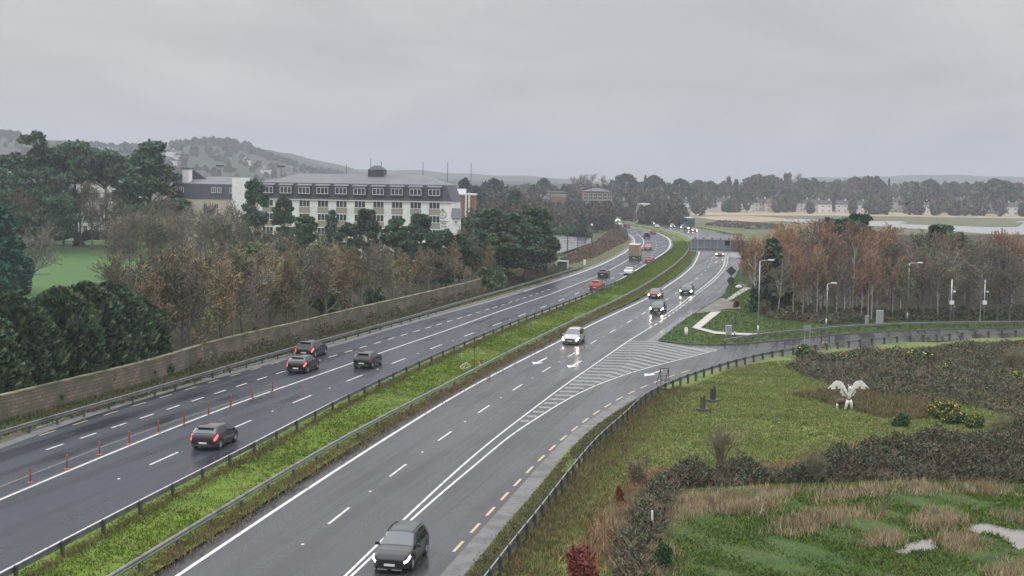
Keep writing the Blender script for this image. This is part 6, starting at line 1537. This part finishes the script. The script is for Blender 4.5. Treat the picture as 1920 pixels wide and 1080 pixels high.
# ivy and shrubs on and beside the wall
for k, px, py, h, wid, lb in (('dark_shrub', 479, 654, 2.1, .42, 'narrow ivy clump growing on the block wall'), ('shrub', 307, 706, 1.2, 1.3, 'shrub spilling over the wall where the cypresses end'), ('shrub', 340, 688, 1.3, 1.1, 'green shrub over the wall right of the cypresses'), ('dark_shrub', 610, 592, 4.2, 1.0, 'dark bush behind the wall under the bare trees'), ('shrub', 702, 585, 2.9, .8, 'green bush hanging over the wall at the break in its coping'), ('shrub', 926, 545, 3.6, .95, 'light green bush in front of the far end of the wall'), ('shrub', 960, 520, 3.0, 1.0, 'bush at the far end of the wall')):
    x, y = G(px, py); plant('shrub', k, x, y, h, lb, 'shrub', wid=wid)
# the wood on the right
rd = random.Random(8)
topW = lambda px: float(np.interp(px, [1400, 1440, 1500, 1540, 1600, 1640, 1700, 1760, 1830, 1890, 1960], [440, 420, 414, 405, 412, 418, 428, 432, 434, 428, 432]))
row([(px + rd.uniform(-8, 8), 205 + rd.uniform(-4, 10) + (15 if px < 1470 else 0), topW(px) + rd.uniform(-4, 12), rd.uniform(.9, 1.2)) for px in range(1408, 1990, 24)], lambda i: 'orange1' if i in (0, 1, 2, 3) else ['birch1', 'birch2', 'orange1', 'birch1', 'bare5'][i * 3 % 5] if i < 12 else ['bare5', 'birch3', 'bare4', 'birch2', 'bare2'][i * 3 % 5] if i < 20 else ['orange1', 'birch1'][i % 2], 'russet crowned tree, back row of the right wood, {} from the gantry', 'bare_tree', 'tree', 'trees in the back of the right hand wood')
row([(px + rd.uniform(-7, 7), 190 + rd.uniform(-4, 6), topW(px) + 22 + rd.uniform(-6, 18), rd.uniform(.85, 1.15)) for px in range(1425, 1985, 25)], lambda i: ['birch2', 'birch1', 'bare4', 'birch3', 'birch2'][i * 2 % 5] if i < 10 else ['bare4', 'birch3', 'bare5', 'bare2'][i * 3 % 4], 'slender bare tree, middle of the right wood, {} from the gantry', 'bare_tree', 'tree', 'trees in the middle of the right hand wood')
row([(px + rd.uniform(-8, 8), 177.5 + rd.uniform(-.5, 3), 488 + rd.uniform(-18, 22), rd.uniform(.8, 1.1)) for px in range(1470, 1985, 29)], lambda i: ['birch3', 'birch2', 'bare4', 'birch1'][i * 3 % 4] if i < 8 else ['bare4', 'birch3', 'bare2'][i % 3], 'small bare tree, front edge of the right wood, {} from the dark pine', 'bare_tree', 'tree', 'trees on the front edge of the right hand wood')
for k, px, d, yt, wid, lb in (('darkcone', 1452, 188, 451, 1.15, 'dark rounded pine at the left front of the right hand wood'), ('pine1', 1470, 192, 478, 1.2, 'dark pine foliage right beside the rounded pine'), ('pine2', 1585, 226, 409, 1.1, 'pine top behind the white birch in the wood'), ('pine1', 1615, 232, 404, .8, 'dark pine top standing above the orange crowns'), ('pine2', 1552, 230, 409, .8, 'pine top just left of the white birch'), ('pine1', 1768, 224, 424, 1.0, 'dark pine top against the water, larger of two'), ('pine2', 1800, 218, 436, 1.0, 'dark pine top against the water, right and lower of two'), ('darkcone', 1420, 196, 540, 1.0, 'small dark conifer at the foot of the gantry post')):
    x, y = at(px, d); plant('pine_tree', k, x, y, zat(yt, d, px), lb, 'pine', 'pines in the right hand wood', wid=wid)
x, y = at(1545, 183); plant('birch_tree', 'birch3', x, y, zat(411, 183, 1545), 'tall birch with a clear white trunk and forked limbs in the wood', 'birch', wid=.9)
for i, (px, d, yt) in enumerate(((1510, 179, 470), (1604, 182, 432), (1612, 184, 428), (1634, 177.5, 470), (1640, 177, 462), (1573, 178, 480), (1538, 178, 455))):
    x, y = at(px, d); plant('birch_tree', ['birch1', 'birch2', 'birch3'][i % 3], x, y, zat(yt, d, px), f'white trunked birch at the front of the wood, {words_[i]} in the list of pale trunks from the dark pine'.replace(' in the list of pale trunks', ''), 'birch', 'white trunked birches', wid=.7)
# thickets and undergrowth
thicket('bramble_thicket', GG([(1150,1006),(1200,935),(1260,897),(1390,887),(1480,893),(1560,868),(1640,845),(1760,835),(1980,818),(1980,915),(1700,904),(1450,911),(1275,924),(1250,1000),(1225,1100),(1150,1100)]), 1.9, 88000, 22000, 51, leaf_bramble, stem_bramble, 'dark tangled bramble thicket across the lower right field', base=fzv, lsize=.082, nscale=.42)
thicket('scrub_thicket', GG([(1472,692),(1500,674),(1600,666),(1850,652),(2000,640),(2000,815),(1850,768),(1650,744),(1560,724)]), 1.35, 60000, 26000, 52, leaf_bramble, stem_bramble, 'brown and green scrub between the slip road and the sculpture', base=fzv, lsize=.10, ramp_w=3)
thicket('bank_scrub', GG([(1056,500),(1050,488),(1085,468),(1115,455),(1150,428),(1166,437),(1178,452),(1150,466),(1110,486)]), 1.3, 14000, 9000, 53, mat('scrub_leaves', (.10, .065, .038), .9, cols=[(.14, .09, .05), (.06, .07, .035)], scale=.15, space='world'), stem_bramble, 'russet scrub on the bank between the car park and the road', lsize=.26, ramp_w=4, nscale=.15)
thicket('wood_undergrowth', GG([(1415,582),(1440,599),(1560,610),(1650,604.5),(1780,602),(1990,600),(1990,586),(1780,590),(1600,592),(1450,575)]), 1.5, 20000, 12000, 54, leaf_bramble, stem_bramble, 'low dark undergrowth along the front of the right hand wood', lsize=.16, ramp_w=2)
thicket('verge_scrub', [tuple(p) for p in offset(WALL, .2)[WALL[:, 1] > 122]] + [tuple(p) for p in offset(WALL, 1.5)[WALL[:, 1] > 122][::-1]], 1.5, 12000, 15000, 55, leaf_bramble, stem_bramble, 'weeds and stems at the foot of the block wall', lsize=.12, ramp_w=.8)
thicket('salt_scrub', GG([(1322,421),(1400,428),(1470,429),(1470,424),(1420,420),(1350,416.5)]), 1.2, 2600, 1500, 56, mat('salt_scrub_leaves', (.10, .095, .068), .9, cols=[(.13, .12, .085)], scale=.05, space='world'), stem_bramble, 'dull scrub of the salt marsh beside the far road', lsize=.6, ramp_w=8, nscale=.05)
hedge_px = GG([(1012,441),(1080,441),(1110,446),(1108,443),(1080,437.5),(1012,437)])
thicket('hedge', hedge_px, 2.6, 7000, 600, 57, leaf_ivy, stem_bramble, 'dark hedge along the far side of the car park', lsize=.4, ramp_w=1.5, nscale=.1)
fr = lambda px, py: G(px, py, .1)
for k, px, py, h, wid, lb in (('gorse', 1507, 672, 1.5, 1.0, 'dark gorse bush by the two post sign'), ('gorse', 1562, 684, 1.3, 1.3, 'gorse bush with scattered yellow below the small cone'), ('gorse', 1600, 682, 1.2, 1.2, 'gorse bush in the middle of the scrub edge'), ('gorse', 1725, 684, 1.5, 1.5, 'largest yellow tinged gorse mound in the upper scrub'), ('gorse', 1780, 705, 1.3, 1.3, 'gorse mound right of the largest one'), ('gorse_full', 1912, 722, 1.3, .9, 'bright yellow gorse at the right picture edge'), ('gorse_full', 1768, 783, 1.35, .95, 'bright yellow gorse right of the winged sculpture'), ('gorse', 1796, 792, 1.0, 1.2, 'low yellow gorse beside the bright one'), ('dark_shrub', 1690, 798, 1.0, 1.0, 'low dark bush at the top of the bramble thicket'), ('gorse', 1830, 800, 1.0, 1.0, 'small gorse above the bramble thicket at the right')):
    x, y = fr(px, py); plant('gorse_bush' if 'gorse' in k else 'shrub', k, x, y, h, lb, 'gorse' if 'gorse' in k else 'shrub', 'gorse bushes in the scrub' if 'gorse' in k else None, wid=wid, z=fz(x, y))
for k, px, py, h, wid, lb in (('sapling', 1352, 872, 2.9, .9, 'pale leafless sapling bush above the bramble thicket'), ('sapling', 1530, 905, 2.4, .9, 'pale twiggy sapling in the middle of the bramble thicket'), ('sapling', 1868, 842, 2.8, .9, 'pale twiggy sapling at the right of the bramble thicket'), ('sapling', 1893, 700, 3.0, 1.0, 'pale leafless bush in the scrub at the right edge'), ('copper', 1093, 1085, 1.5, .85, 'copper red leaved bush at the bottom edge'), ('copper', 1162, 945, 1.1, .38, 'small rust leaved sapling left of the bramble thicket'), ('scrub', 1190, 915, 2.2, 1.0, 'thin brown sapling at the left end of the brambles'), ('scrub', 1430, 590, 2.2, 1.2, 'brown bush at the front left of the wood'), ('copper', 1380, 577, .9, .9, 'rusty bush at the edge of the lay-by'), ('dark_shrub', 1245, 1070, 1.3, .55, 'dark evergreen bush in the reeds at the bottom')):
    x, y = fr(px, py); plant('sapling' if k in ('sapling', 'scrub') else 'shrub', k, x, y, h, lb, 'sapling' if k in ('sapling', 'scrub') else 'shrub', wid=wid, z=fz(x, y) if py > 640 else .1)

# ------------------------------------------------------------------ grass: uncounted, one object per stretch
rng = np.random.default_rng(77)
def grass(name, poly, n, h, w, nb, m_, label, zf=None, z0=.1, spread=.12, lean=.5, excl=None, pre=None):
    p = scatter(poly, n, rng) if pre is None else pre
    if excl is not None: 
        for e in excl: p = p[~inside(e, p)]
    V = tufts(p, (zf(p) if zf else np.zeros(len(p))) + z0, h, w, nb, rng, spread, lean)
    o = link(name, np_mesh(name, V, 3, m_)); return tag(o, label, 'grass', kind='stuff')
near_f = [tuple(p) for p in offset(RAMP_RAIL, .6)[(RAMP_RAIL[:, 1] < 134)]] + GG([(1600,668),(1560,724),(1650,744),(1850,768),(2000,815),(1640,845),(1480,893),(1260,897),(1150,1006),(1150,1140),(800,1400)])
grass('field_grass_blades', near_f, 42000, .13, .07, 4, blade_f, 'short green grass of the roadside field', fzv, .09)
ditch = scatter(GG([(1480,742),(1560,732),(1660,740),(1760,760),(1800,785),(1700,790),(1620,778),(1540,756)]), 2600, rng)
grass('rough_grass_tufts', None, 0, .42, .07, 5, blade_b, 'rough darker grass in the dip behind the winged sculpture', fzv, .06, pre=ditch, lean=.7)
rp = np.array(RAMP_RAIL); sel = rp[(rp[:, 1] < 118)]; s_ = rng.uniform(0, arclen(sel)[-1], 5200); q = sample(sel, s_); q = q + normals(sel)[np.minimum((s_ / 2).astype(int), len(sel) - 1)] * np.abs(rng.normal(0, 1.3, len(q)))[:, None]
grass('rail_foot_grass', None, 0, .28, .06, 4, blade_b, 'brownish rough grass along the foot of the slip road guard rail', fzv, .06, pre=q)
mg = [tuple(p) for p in offset(E2, .95)[(E2[:, 1] < 230)]] + [tuple(p) for p in E1L[(E1[:, 1] < 230)]][::-1]
grass('median_grass_blades', mg, 40000, .12, .08, 3, blade_g, 'green grass growing on the median', None, .13)
mgf = [tuple(p) for p in offset(E2, .95)[(E2[:, 1] > 228) & (E2[:, 1] < 400)]] + [tuple(p) for p in E1L[(E1[:, 1] > 228) & (E1[:, 1] < 400)]][::-1]
grass('median_grass_blades', mgf, 14000, .2, .16, 3, blade_g, 'green grass on the farther part of the median', None, .13, spread=.3)
mb2 = B2[(B2[:, 1] < 380)]; s_ = rng.uniform(0, arclen(mb2)[-1], 13000); q = sample(mb2, s_) + normals(mb2)[np.minimum((s_ / 2).astype(int), len(mb2) - 1)] * np.abs(rng.normal(0, .55, 13000))[:, None]
grass('median_dry_grass', None, 0, .22, .07, 4, mat('dry_verge_grass', (.15, .105, .055), .95, cols=[(.2, .15, .08), (.11, .10, .04)], scale=.3, space='world'), 'dry brown grass under the median guard rail', None, .1, pre=q)
mb2 = B1[(B1[:, 1] < 200)]; s_ = rng.uniform(0, arclen(mb2)[-1], 5000); q = sample(mb2, s_) + normals(mb2)[np.minimum((s_ / 2).astype(int), len(mb2) - 1)] * np.abs(rng.normal(0, .3, 5000))[:, None]
grass('rail_line_grass', None, 0, .25, .06, 4, blade_b, 'brown grass at the posts of the left median rail', None, .1, pre=q)
grass('marsh_grass_blades', mar_poly, 95000, .17, .075, 4, blade_m, 'lush green marsh grass at lower right', None, .08, excl=PW, lean=.8)
reedpts = np.vstack([(lambda c_: np.repeat(c_, 9, 0) + rng.normal(0, .42, (len(c_) * 9, 2)))(scatter(GG(p), max(6, n // 22), rng)) for p, n in (([(1250,1000),(1262,935),(1330,930),(1450,922),(1480,935),(1420,965),(1290,975)], 2600), ([(1480,925),(1700,912),(1900,915),(1900,935),(1700,932),(1520,945)], 1500), ([(1440,1000),(1520,965),(1650,955),(1630,985),(1540,1005),(1470,1012)], 1100), ([(1725,985),(1760,965),(1800,975),(1790,1000),(1745,1004)], 700), ([(1768,1022),(1800,1005),(1830,1020),(1815,1042),(1785,1040)], 600), ([(1620,1018),(1650,1005),(1680,1015),(1660,1030),(1630,1030)], 350), ([(1850,1075),(1900,1065),(1950,1072),(1950,1100),(1860,1100)], 500), ([(1180,1100),(1190,1040),(1215,1010),(1240,1030),(1250,1100)], 1100), ([(1130,990),(1200,930),(1230,920),(1190,990),(1160,1060)], 900), ([(1870,975),(1960,965),(1960,985),(1890,990)], 350))])
reedpts = reedpts[~inside(PW[0], reedpts) & ~inside(PW[1], reedpts)]
grass('reeds', None, 0, .55, .04, 6, dry_grass, 'tall dry straw coloured reeds at the marsh edge', None, .05, pre=reedpts, lean=.45, spread=.16)
br_line = smooth_curve(GG([(1120,1060),(1150,1000),(1200,935),(1260,897),(1390,887),(1480,893),(1560,868),(1640,845),(1760,835),(1960,820)]), step=.3, sig=1)
q = br_line[rng.integers(0, len(br_line), 3200)] + rng.normal(0, .75, (3200, 2))
grass('bracken', None, 0, .50, .055, 5, bracken, 'rusty dead bracken along the edge of the bramble thicket', fzv, .06, pre=q, lean=.8)
mud = scatter(mar_poly, 120, rng); q = np.repeat(mud, 14, 0) + rng.normal(0, .5, (120 * 14, 2)); q = q[inside(mar_poly, q) & ~inside(PW[0], q) & ~inside(PW[1], q)]
grass('brown_marsh_tufts', None, 0, .26, .06, 4, blade_b, 'brownish tufts scattered through the marsh grass', None, .08, pre=q, lean=.8)
vs_ = scatter([tuple(p) for p in offset(_kk, .2)] + [tuple(p) for p in offset(_rr, -.1)[::-1]], 6000, rng)
grass('verge_moss_blades', None, 0, .09, .05, 3, mat('moss_blades', (.075, .08, .03), .9, cols=[(.10, .10, .04), (.085, .07, .036)], scale=.5, space='world', spec=.2), 'short olive moss and grass between slip road and guard rail', None, .2, pre=vs_, lean=.6)
vp = [tuple(p) for p in offset(LG, -.4)] + [tuple(p) for p in offset(LG, -4.0)][::-1]
vq = scatter(vp, 16000, rng); grass('verge_grass_blades', None, 0, .30, .10, 4, mat('verge_blades', (.07, .08, .026), .9, cols=[(.10, .085, .036), (.055, .095, .022), (.05, .045, .022)], scale=.22, space='world'), 'rough mixed grass and weeds on the left verge', None, .06, pre=vq, lean=.7)
grass('roadside_grass_blades', up_poly, 14000, .14, .09, 3, blade_m, 'green grass around the island path', None, .12, excl=[GG([(1297,618),(1331,585),(1354,584),(1316,616),(1341,622),(1419,626),(1419,632),(1340,630)]), GG([(1301.6,590),(1353,560),(1364,563),(1392,582),(1351,587)])])

# ------------------------------------------------------------------ far belt: standing out trees one by one, the rest as one wood
def far_tree(seed, h, shape, m_, n=900, size=1.0):
    rng = np.random.default_rng(seed); V = []
    if shape == 'dome': prof = lambda t: np.sin(PI * np.clip(t, 0, 1) ** .8) ** .6; w, b = .42, .22
    elif shape == 'oval': prof = lambda t: np.sin(PI * t ** .9) ** .7; w, b = .30, .12
    elif shape == 'spire': prof = lambda t: (1 - t) ** .7 * (.35 + .65 * np.minimum(1, t * 6)); w, b = .17, .05
    else: prof = lambda t: np.sin(PI * t) ** .4; w, b = .13, .1
    t = rng.uniform(0, 1, n); a = rng.uniform(0, 2 * PI, n); ph = rng.uniform(0, 6, 3)
    r_ = w * h * prof(t) * (1 + .25 * np.sin(3 * a + ph[0] + 4 * t) + .22 * np.sin(7 * a + ph[1] - 9 * t) + .15 * np.sin(13 * t + ph[2])) * rng.uniform(.45, 1.1, n) ** .5
    c = np.stack([r_ * np.cos(a), r_ * np.sin(a), h * (b + (1 - b) * t)], 1)
    cm = np_mesh('crown', leafquads(c, size * .8, rng, 2.4, np.array([0, 0, 1.0]), .45), 4, m_)
    tm = MB().tube([(0, 0, -.5), (0, 0, h * .5), (.1, 0, h * .85)], [h * .025, h * .018, h * .006], 6).mesh('trunk', bark, True)
    return tm, cm, h
TREES['fdome'] = far_tree(61, 18, 'dome', far_ever); TREES['fdome2'] = far_tree(62, 18, 'dome', far_bare, 800, .9); TREES['foval'] = far_tree(63, 16, 'oval', far_bare, 800, .8); TREES['foval2'] = far_tree(64, 16, 'oval', far_ever, 900, .9); TREES['fspire'] = far_tree(65, 16, 'spire', far_ever, 700, .8); TREES['fpoplar'] = far_tree(66, 20, 'col', far_bare, 600, .8)
TREES['fbare'] = bare_tree(67, 20, 'spread', (bark_grey, twig_grey, twig_grey), 1.0, tw=.07)
sky_t = [('fdome', 1172, 860, 327, 1.25, 'largest domed evergreen on the far skyline above the road bend'), ('fdome', 1225, 850, 330, 1.05, 'domed evergreen with a flat lobed top right of the largest one'), ('fdome', 1273, 840, 336, 1.0, 'smaller domed evergreen third on the far skyline'), ('fbare', 1080, 800, 324, .95, 'broad bare tree on the skyline left of the domed evergreens'), ('fbare', 1100, 810, 323, .8, 'bare tree just right of the broad one on the skyline'), ('fbare', 1126, 790, 327, .7, 'narrower bare tree next to the domed evergreens'), ('fspire', 1208, 860, 330, .6, 'thin spire between the two largest domes'), ('fdome', 1018, 760, 335, .8, 'rounded evergreen left of the skyline bare trees'), ('fdome', 925, 560, 336, 1.0, 'broad dark evergreen right of the red brick block'), ('foval2', 1003, 620, 352, 1.2, 'dark rounded evergreen among hazy trees'), ('cedar', 965, 420, 354, .9, 'spreading dark cedar among the hazy trees right of the hotel'), ('fspire', 872, 500, 336, 1.2, 'pointed conifer behind the red brick block, left one'), ('fspire', 866, 510, 338, 1.2, 'pointed conifer behind the red brick block, leftmost'), ('foval2', 890, 480, 350, .8, 'dark conifer just right of the red brick block'), ('fpoplar', 1364, 900, 331, .8, 'thin poplar on the skyline above the gantry'), ('fpoplar', 1378, 905, 336, .8, 'shorter poplar next to the thin one above the gantry'), ('fpoplar', 1471, 960, 325, .7, 'left of two tight poplars on the skyline'), ('fpoplar', 1477, 960, 324, .7, 'right of two tight poplars on the skyline'), ('fbare', 1492, 930, 323, .7, 'fan shaped bare tree right of the tight poplars'), ('fdome2', 1420, 930, 328, 1.3, 'broad hazy dome crown left of the poplars'), ('fdome2', 1445, 940, 329, 1.2, 'hazy rounded crown between broad dome and poplars'), ('fdome', 1505, 930, 335, .9, 'dark crown right of the fan shaped tree'), ('foval', 1523, 940, 334, .9, 'slim hazy crown before the skyline dip'), ('fdome2', 1568, 960, 337, .9, 'low dark crown in the skyline dip'), ('fdome2', 1600, 940, 332, 1.0, 'rounded crown after the skyline dip'), ('fdome2', 1625, 950, 331, 1.1, 'wide crown right of the skyline dip'), ('foval', 1641, 950, 331, .9, 'tuft crown next to the wide one'), ('fspire', 1664, 1000, 336, .6, 'tiny spire on the far right skyline'), ('fdome', 1742, 960, 337, 1.1, 'dark rounded crown above the bright house cluster'), ('fdome', 1785, 990, 341, 1.0, 'low dark crown right of the house cluster'), ('fdome', 1862, 930, 336, 1.3, 'largest dome crown of the far right skyline'), ('fdome2', 1882, 940, 339, 1.1, 'crown beside the largest far right dome'), ('fdome2', 1905, 950, 343, 1.1, 'last crown at the right edge of the skyline'), ('fdome2', 1330, 880, 340, 1.0, 'rounded hazy crown above the sign gantry'), ('fdome2', 1308, 870, 338, .9, 'hazy crown left of the gantry poplars'), ('foval', 1395, 860, 345, 1.0, 'tall trunked tree beside the small green meadow'), ('foval', 1378, 820, 350, .8, 'bare column tree at the reed bed edge left of the meadow'), ('foval', 1400, 815, 354, .8, 'bare tree at the reed bed edge in front of the meadow'), ('darkcone', 1092, 425, 398, 1.0, 'dark conifer beside the car park lamps')]
for k, px, d, yt, wid, lb in sky_t:
    x, y = at(px, d); z = rise(x, y) if d > 700 else 0; plant('far_tree' if k not in ('cedar', 'darkcone') else 'cedar_tree' if k == 'cedar' else 'conifer_tree', k, x, y, zat(yt, d, px) - z, lb, 'tree', 'trees standing out of the far treeline', wid=wid, z=z - .3)
def wood(name, spec, m_, label, seed, size):
    rng = np.random.default_rng(seed); V = []
    for px0, px1, d0, d1, n, yt0, yt1, wk in spec:
        for _ in range(n):
            px = rng.uniform(px0, px1); d = rng.uniform(d0, d1); x, y = at(px, d); z = rise(x, y) if d > 760 else 0.0
            if any(abs(px - s[0]) < 7 and d < s[1] + 3 and d > s[1] - 130 for s in spots) and rng.random() < .93: continue
            h = max(4.5, zat(rng.uniform(yt0, yt1), d, px) - z); k = int(210 * (d / 700) ** -.3); t = rng.uniform(0, 1, k); a = rng.uniform(0, 2 * PI, k); ph = rng.uniform(0, 6, 2)
            r_ = wk * h * rng.uniform(.22, .36) * np.sin(PI * t ** .85) ** .6 * (1 + .35 * np.sin(3 * a + ph[0] + 5 * t) + .25 * np.sin(7 * a + ph[1] - 11 * t)) * rng.uniform(.35, 1.1, k) ** .5
            V.append(leafquads(np.stack([x + r_ * np.cos(a), y + r_ * np.sin(a), z - .2 + h * (.06 + .94 * t)], 1), size * .78 * d / 700, rng, 2.6, np.array([0, 0, 1.0]), .5))
    o = link(name, np_mesh(name, np.vstack(V), 4, m_)); return tag(o, label, 'woodland', kind='stuff')
wood('far_woodland', [(850, 1320, 700, 980, 190, 345, 368, 1), (1300, 1960, 860, 1260, 420, 341, 366, 1), (1290, 1960, 808, 860, 120, 366, 384, 1), (1000, 1180, 640, 700, 50, 368, 384, 1)], far_bare, 'hazy wooded suburb beyond the estuary', 71, .95)
wood('far_evergreens', [(850, 1330, 700, 980, 60, 345, 366, 1), (1300, 1960, 860, 1200, 90, 343, 366, 1), (1290, 1960, 806, 830, 20, 374, 386, 1)], far_ever, 'scattered dark evergreens within the hazy suburb', 72, .9)
wood('middle_woodland', [(862, 1000, 300, 480, 46, 372, 405, .9), (1000, 1140, 470, 640, 70, 375, 402, 1), (1140, 1190, 600, 680, 20, 388, 402, 1), (800, 1010, 480, 650, 50, 352, 372, 1)], mat('mid_bare_crowns', (.075, .062, .048), .95, cols=[(.10, .08, .058), (.06, .065, .04)], scale=.06, space='world'), 'grey brown bare wood between the hotel and the far bend', 73, .75)
wood('far_copse', [(1200, 1282, 545, 620, 60, 382, 394, 1), (1260, 1284, 520, 545, 6, 392, 402, 1)], far_bare, 'dark bare copse inside the far road bend', 74, .7)
wood('park_backdrop', [(-60, 330, 352, 420, 40, 350, 392, 1), (240, 480, 320, 340, 18, 385, 405, 1), (-60, 130, 335, 350, 14, 330, 372, .8)], mat('backdrop_crowns', (.05, .055, .034), .95, cols=[(.075, .065, .045), (.035, .05, .028)], scale=.06, space='world'), 'dense hazy trees behind the lawn', 75, .6)
# trees along the hill's ridge and hedgerows
rng = np.random.default_rng(81); V = []
for _ in range(900):
    px = rng.uniform(-120, 640); x = at(px, HD, 270)[0]; u = rng.random()
    y = HD + rng.normal(-25, 30) if u < .6 else rng.choice([1080, 1150, 1220, 1290, 1350, 1420, 1490, 1560, 1650]) + rng.normal(0, 14) + .06 * x
    if u < .6 and 190 < px < 360 and rng.random() < .55: continue
    h = rng.uniform(3, 7.5) * (1.35 if 390 < px < 470 else 1); z = hillz(x, y); k = 70; t = rng.uniform(0, 1, k); a = rng.uniform(0, 2 * PI, k); r_ = h * rng.uniform(.35, .6) * np.sin(PI * t ** .8) ** .6 * rng.uniform(.5, 1, k) ** .5
    V.append(leafquads(np.stack([x + r_ * np.cos(a), y + r_ * np.sin(a), z + h * t], 1), 2.0, rng, 1.4))
tag(link('hill_woodland', np_mesh('hill_woodland', np.vstack(V), 4, mat('hill_trees', (.044, .050, .040), .95, cols=[(.054, .06, .046)], scale=.02, space='world'))), 'hazy woods and hedgerows on the hill', 'woodland', kind='stuff')
for i in range(9):
    px = [20, 60, 210, 330, 362, 380, 395, 468, 520][i]; x = at(px, 1500, 285)[0]; y = [1300, 1340, 1480, 1400, 1420, 1410, 1350, 1500, 1450][i]
    o = copy_tree(HOUSE[(0, 0)]); o.location = (x, y, hillz(x, y) - .2); o.scale = (1.2, 1.2, 1); o.rotation_euler = (0, 0, .3 * i); tag(o, f'tiny pale house on the hazy hill, {words_[i]} from the left', 'house', 'houses on the hill')

# ------------------------------------------------------------------ the damp air
hz_m = bpy.data.materials.new('haze'); hz_m.use_nodes = True; t = hz_m.node_tree; t.nodes.clear()
om = t.nodes.new('ShaderNodeOutputMaterial'); pv = t.nodes.new('ShaderNodeVolumePrincipled')
pv.inputs['Color'].default_value = (.635, .68, .755, 1); pv.inputs['Density'].default_value = HAZE; pv.inputs['Anisotropy'].default_value = .35
t.links.new(pv.outputs[0], om.inputs['Volume'])
hb = MB().box((0, 0, 58), (12400, 12400, 120)).build('haze', hz_m)
tag(hb, 'thin grey damp haze in the air over the whole place', 'haze', kind='stuff')
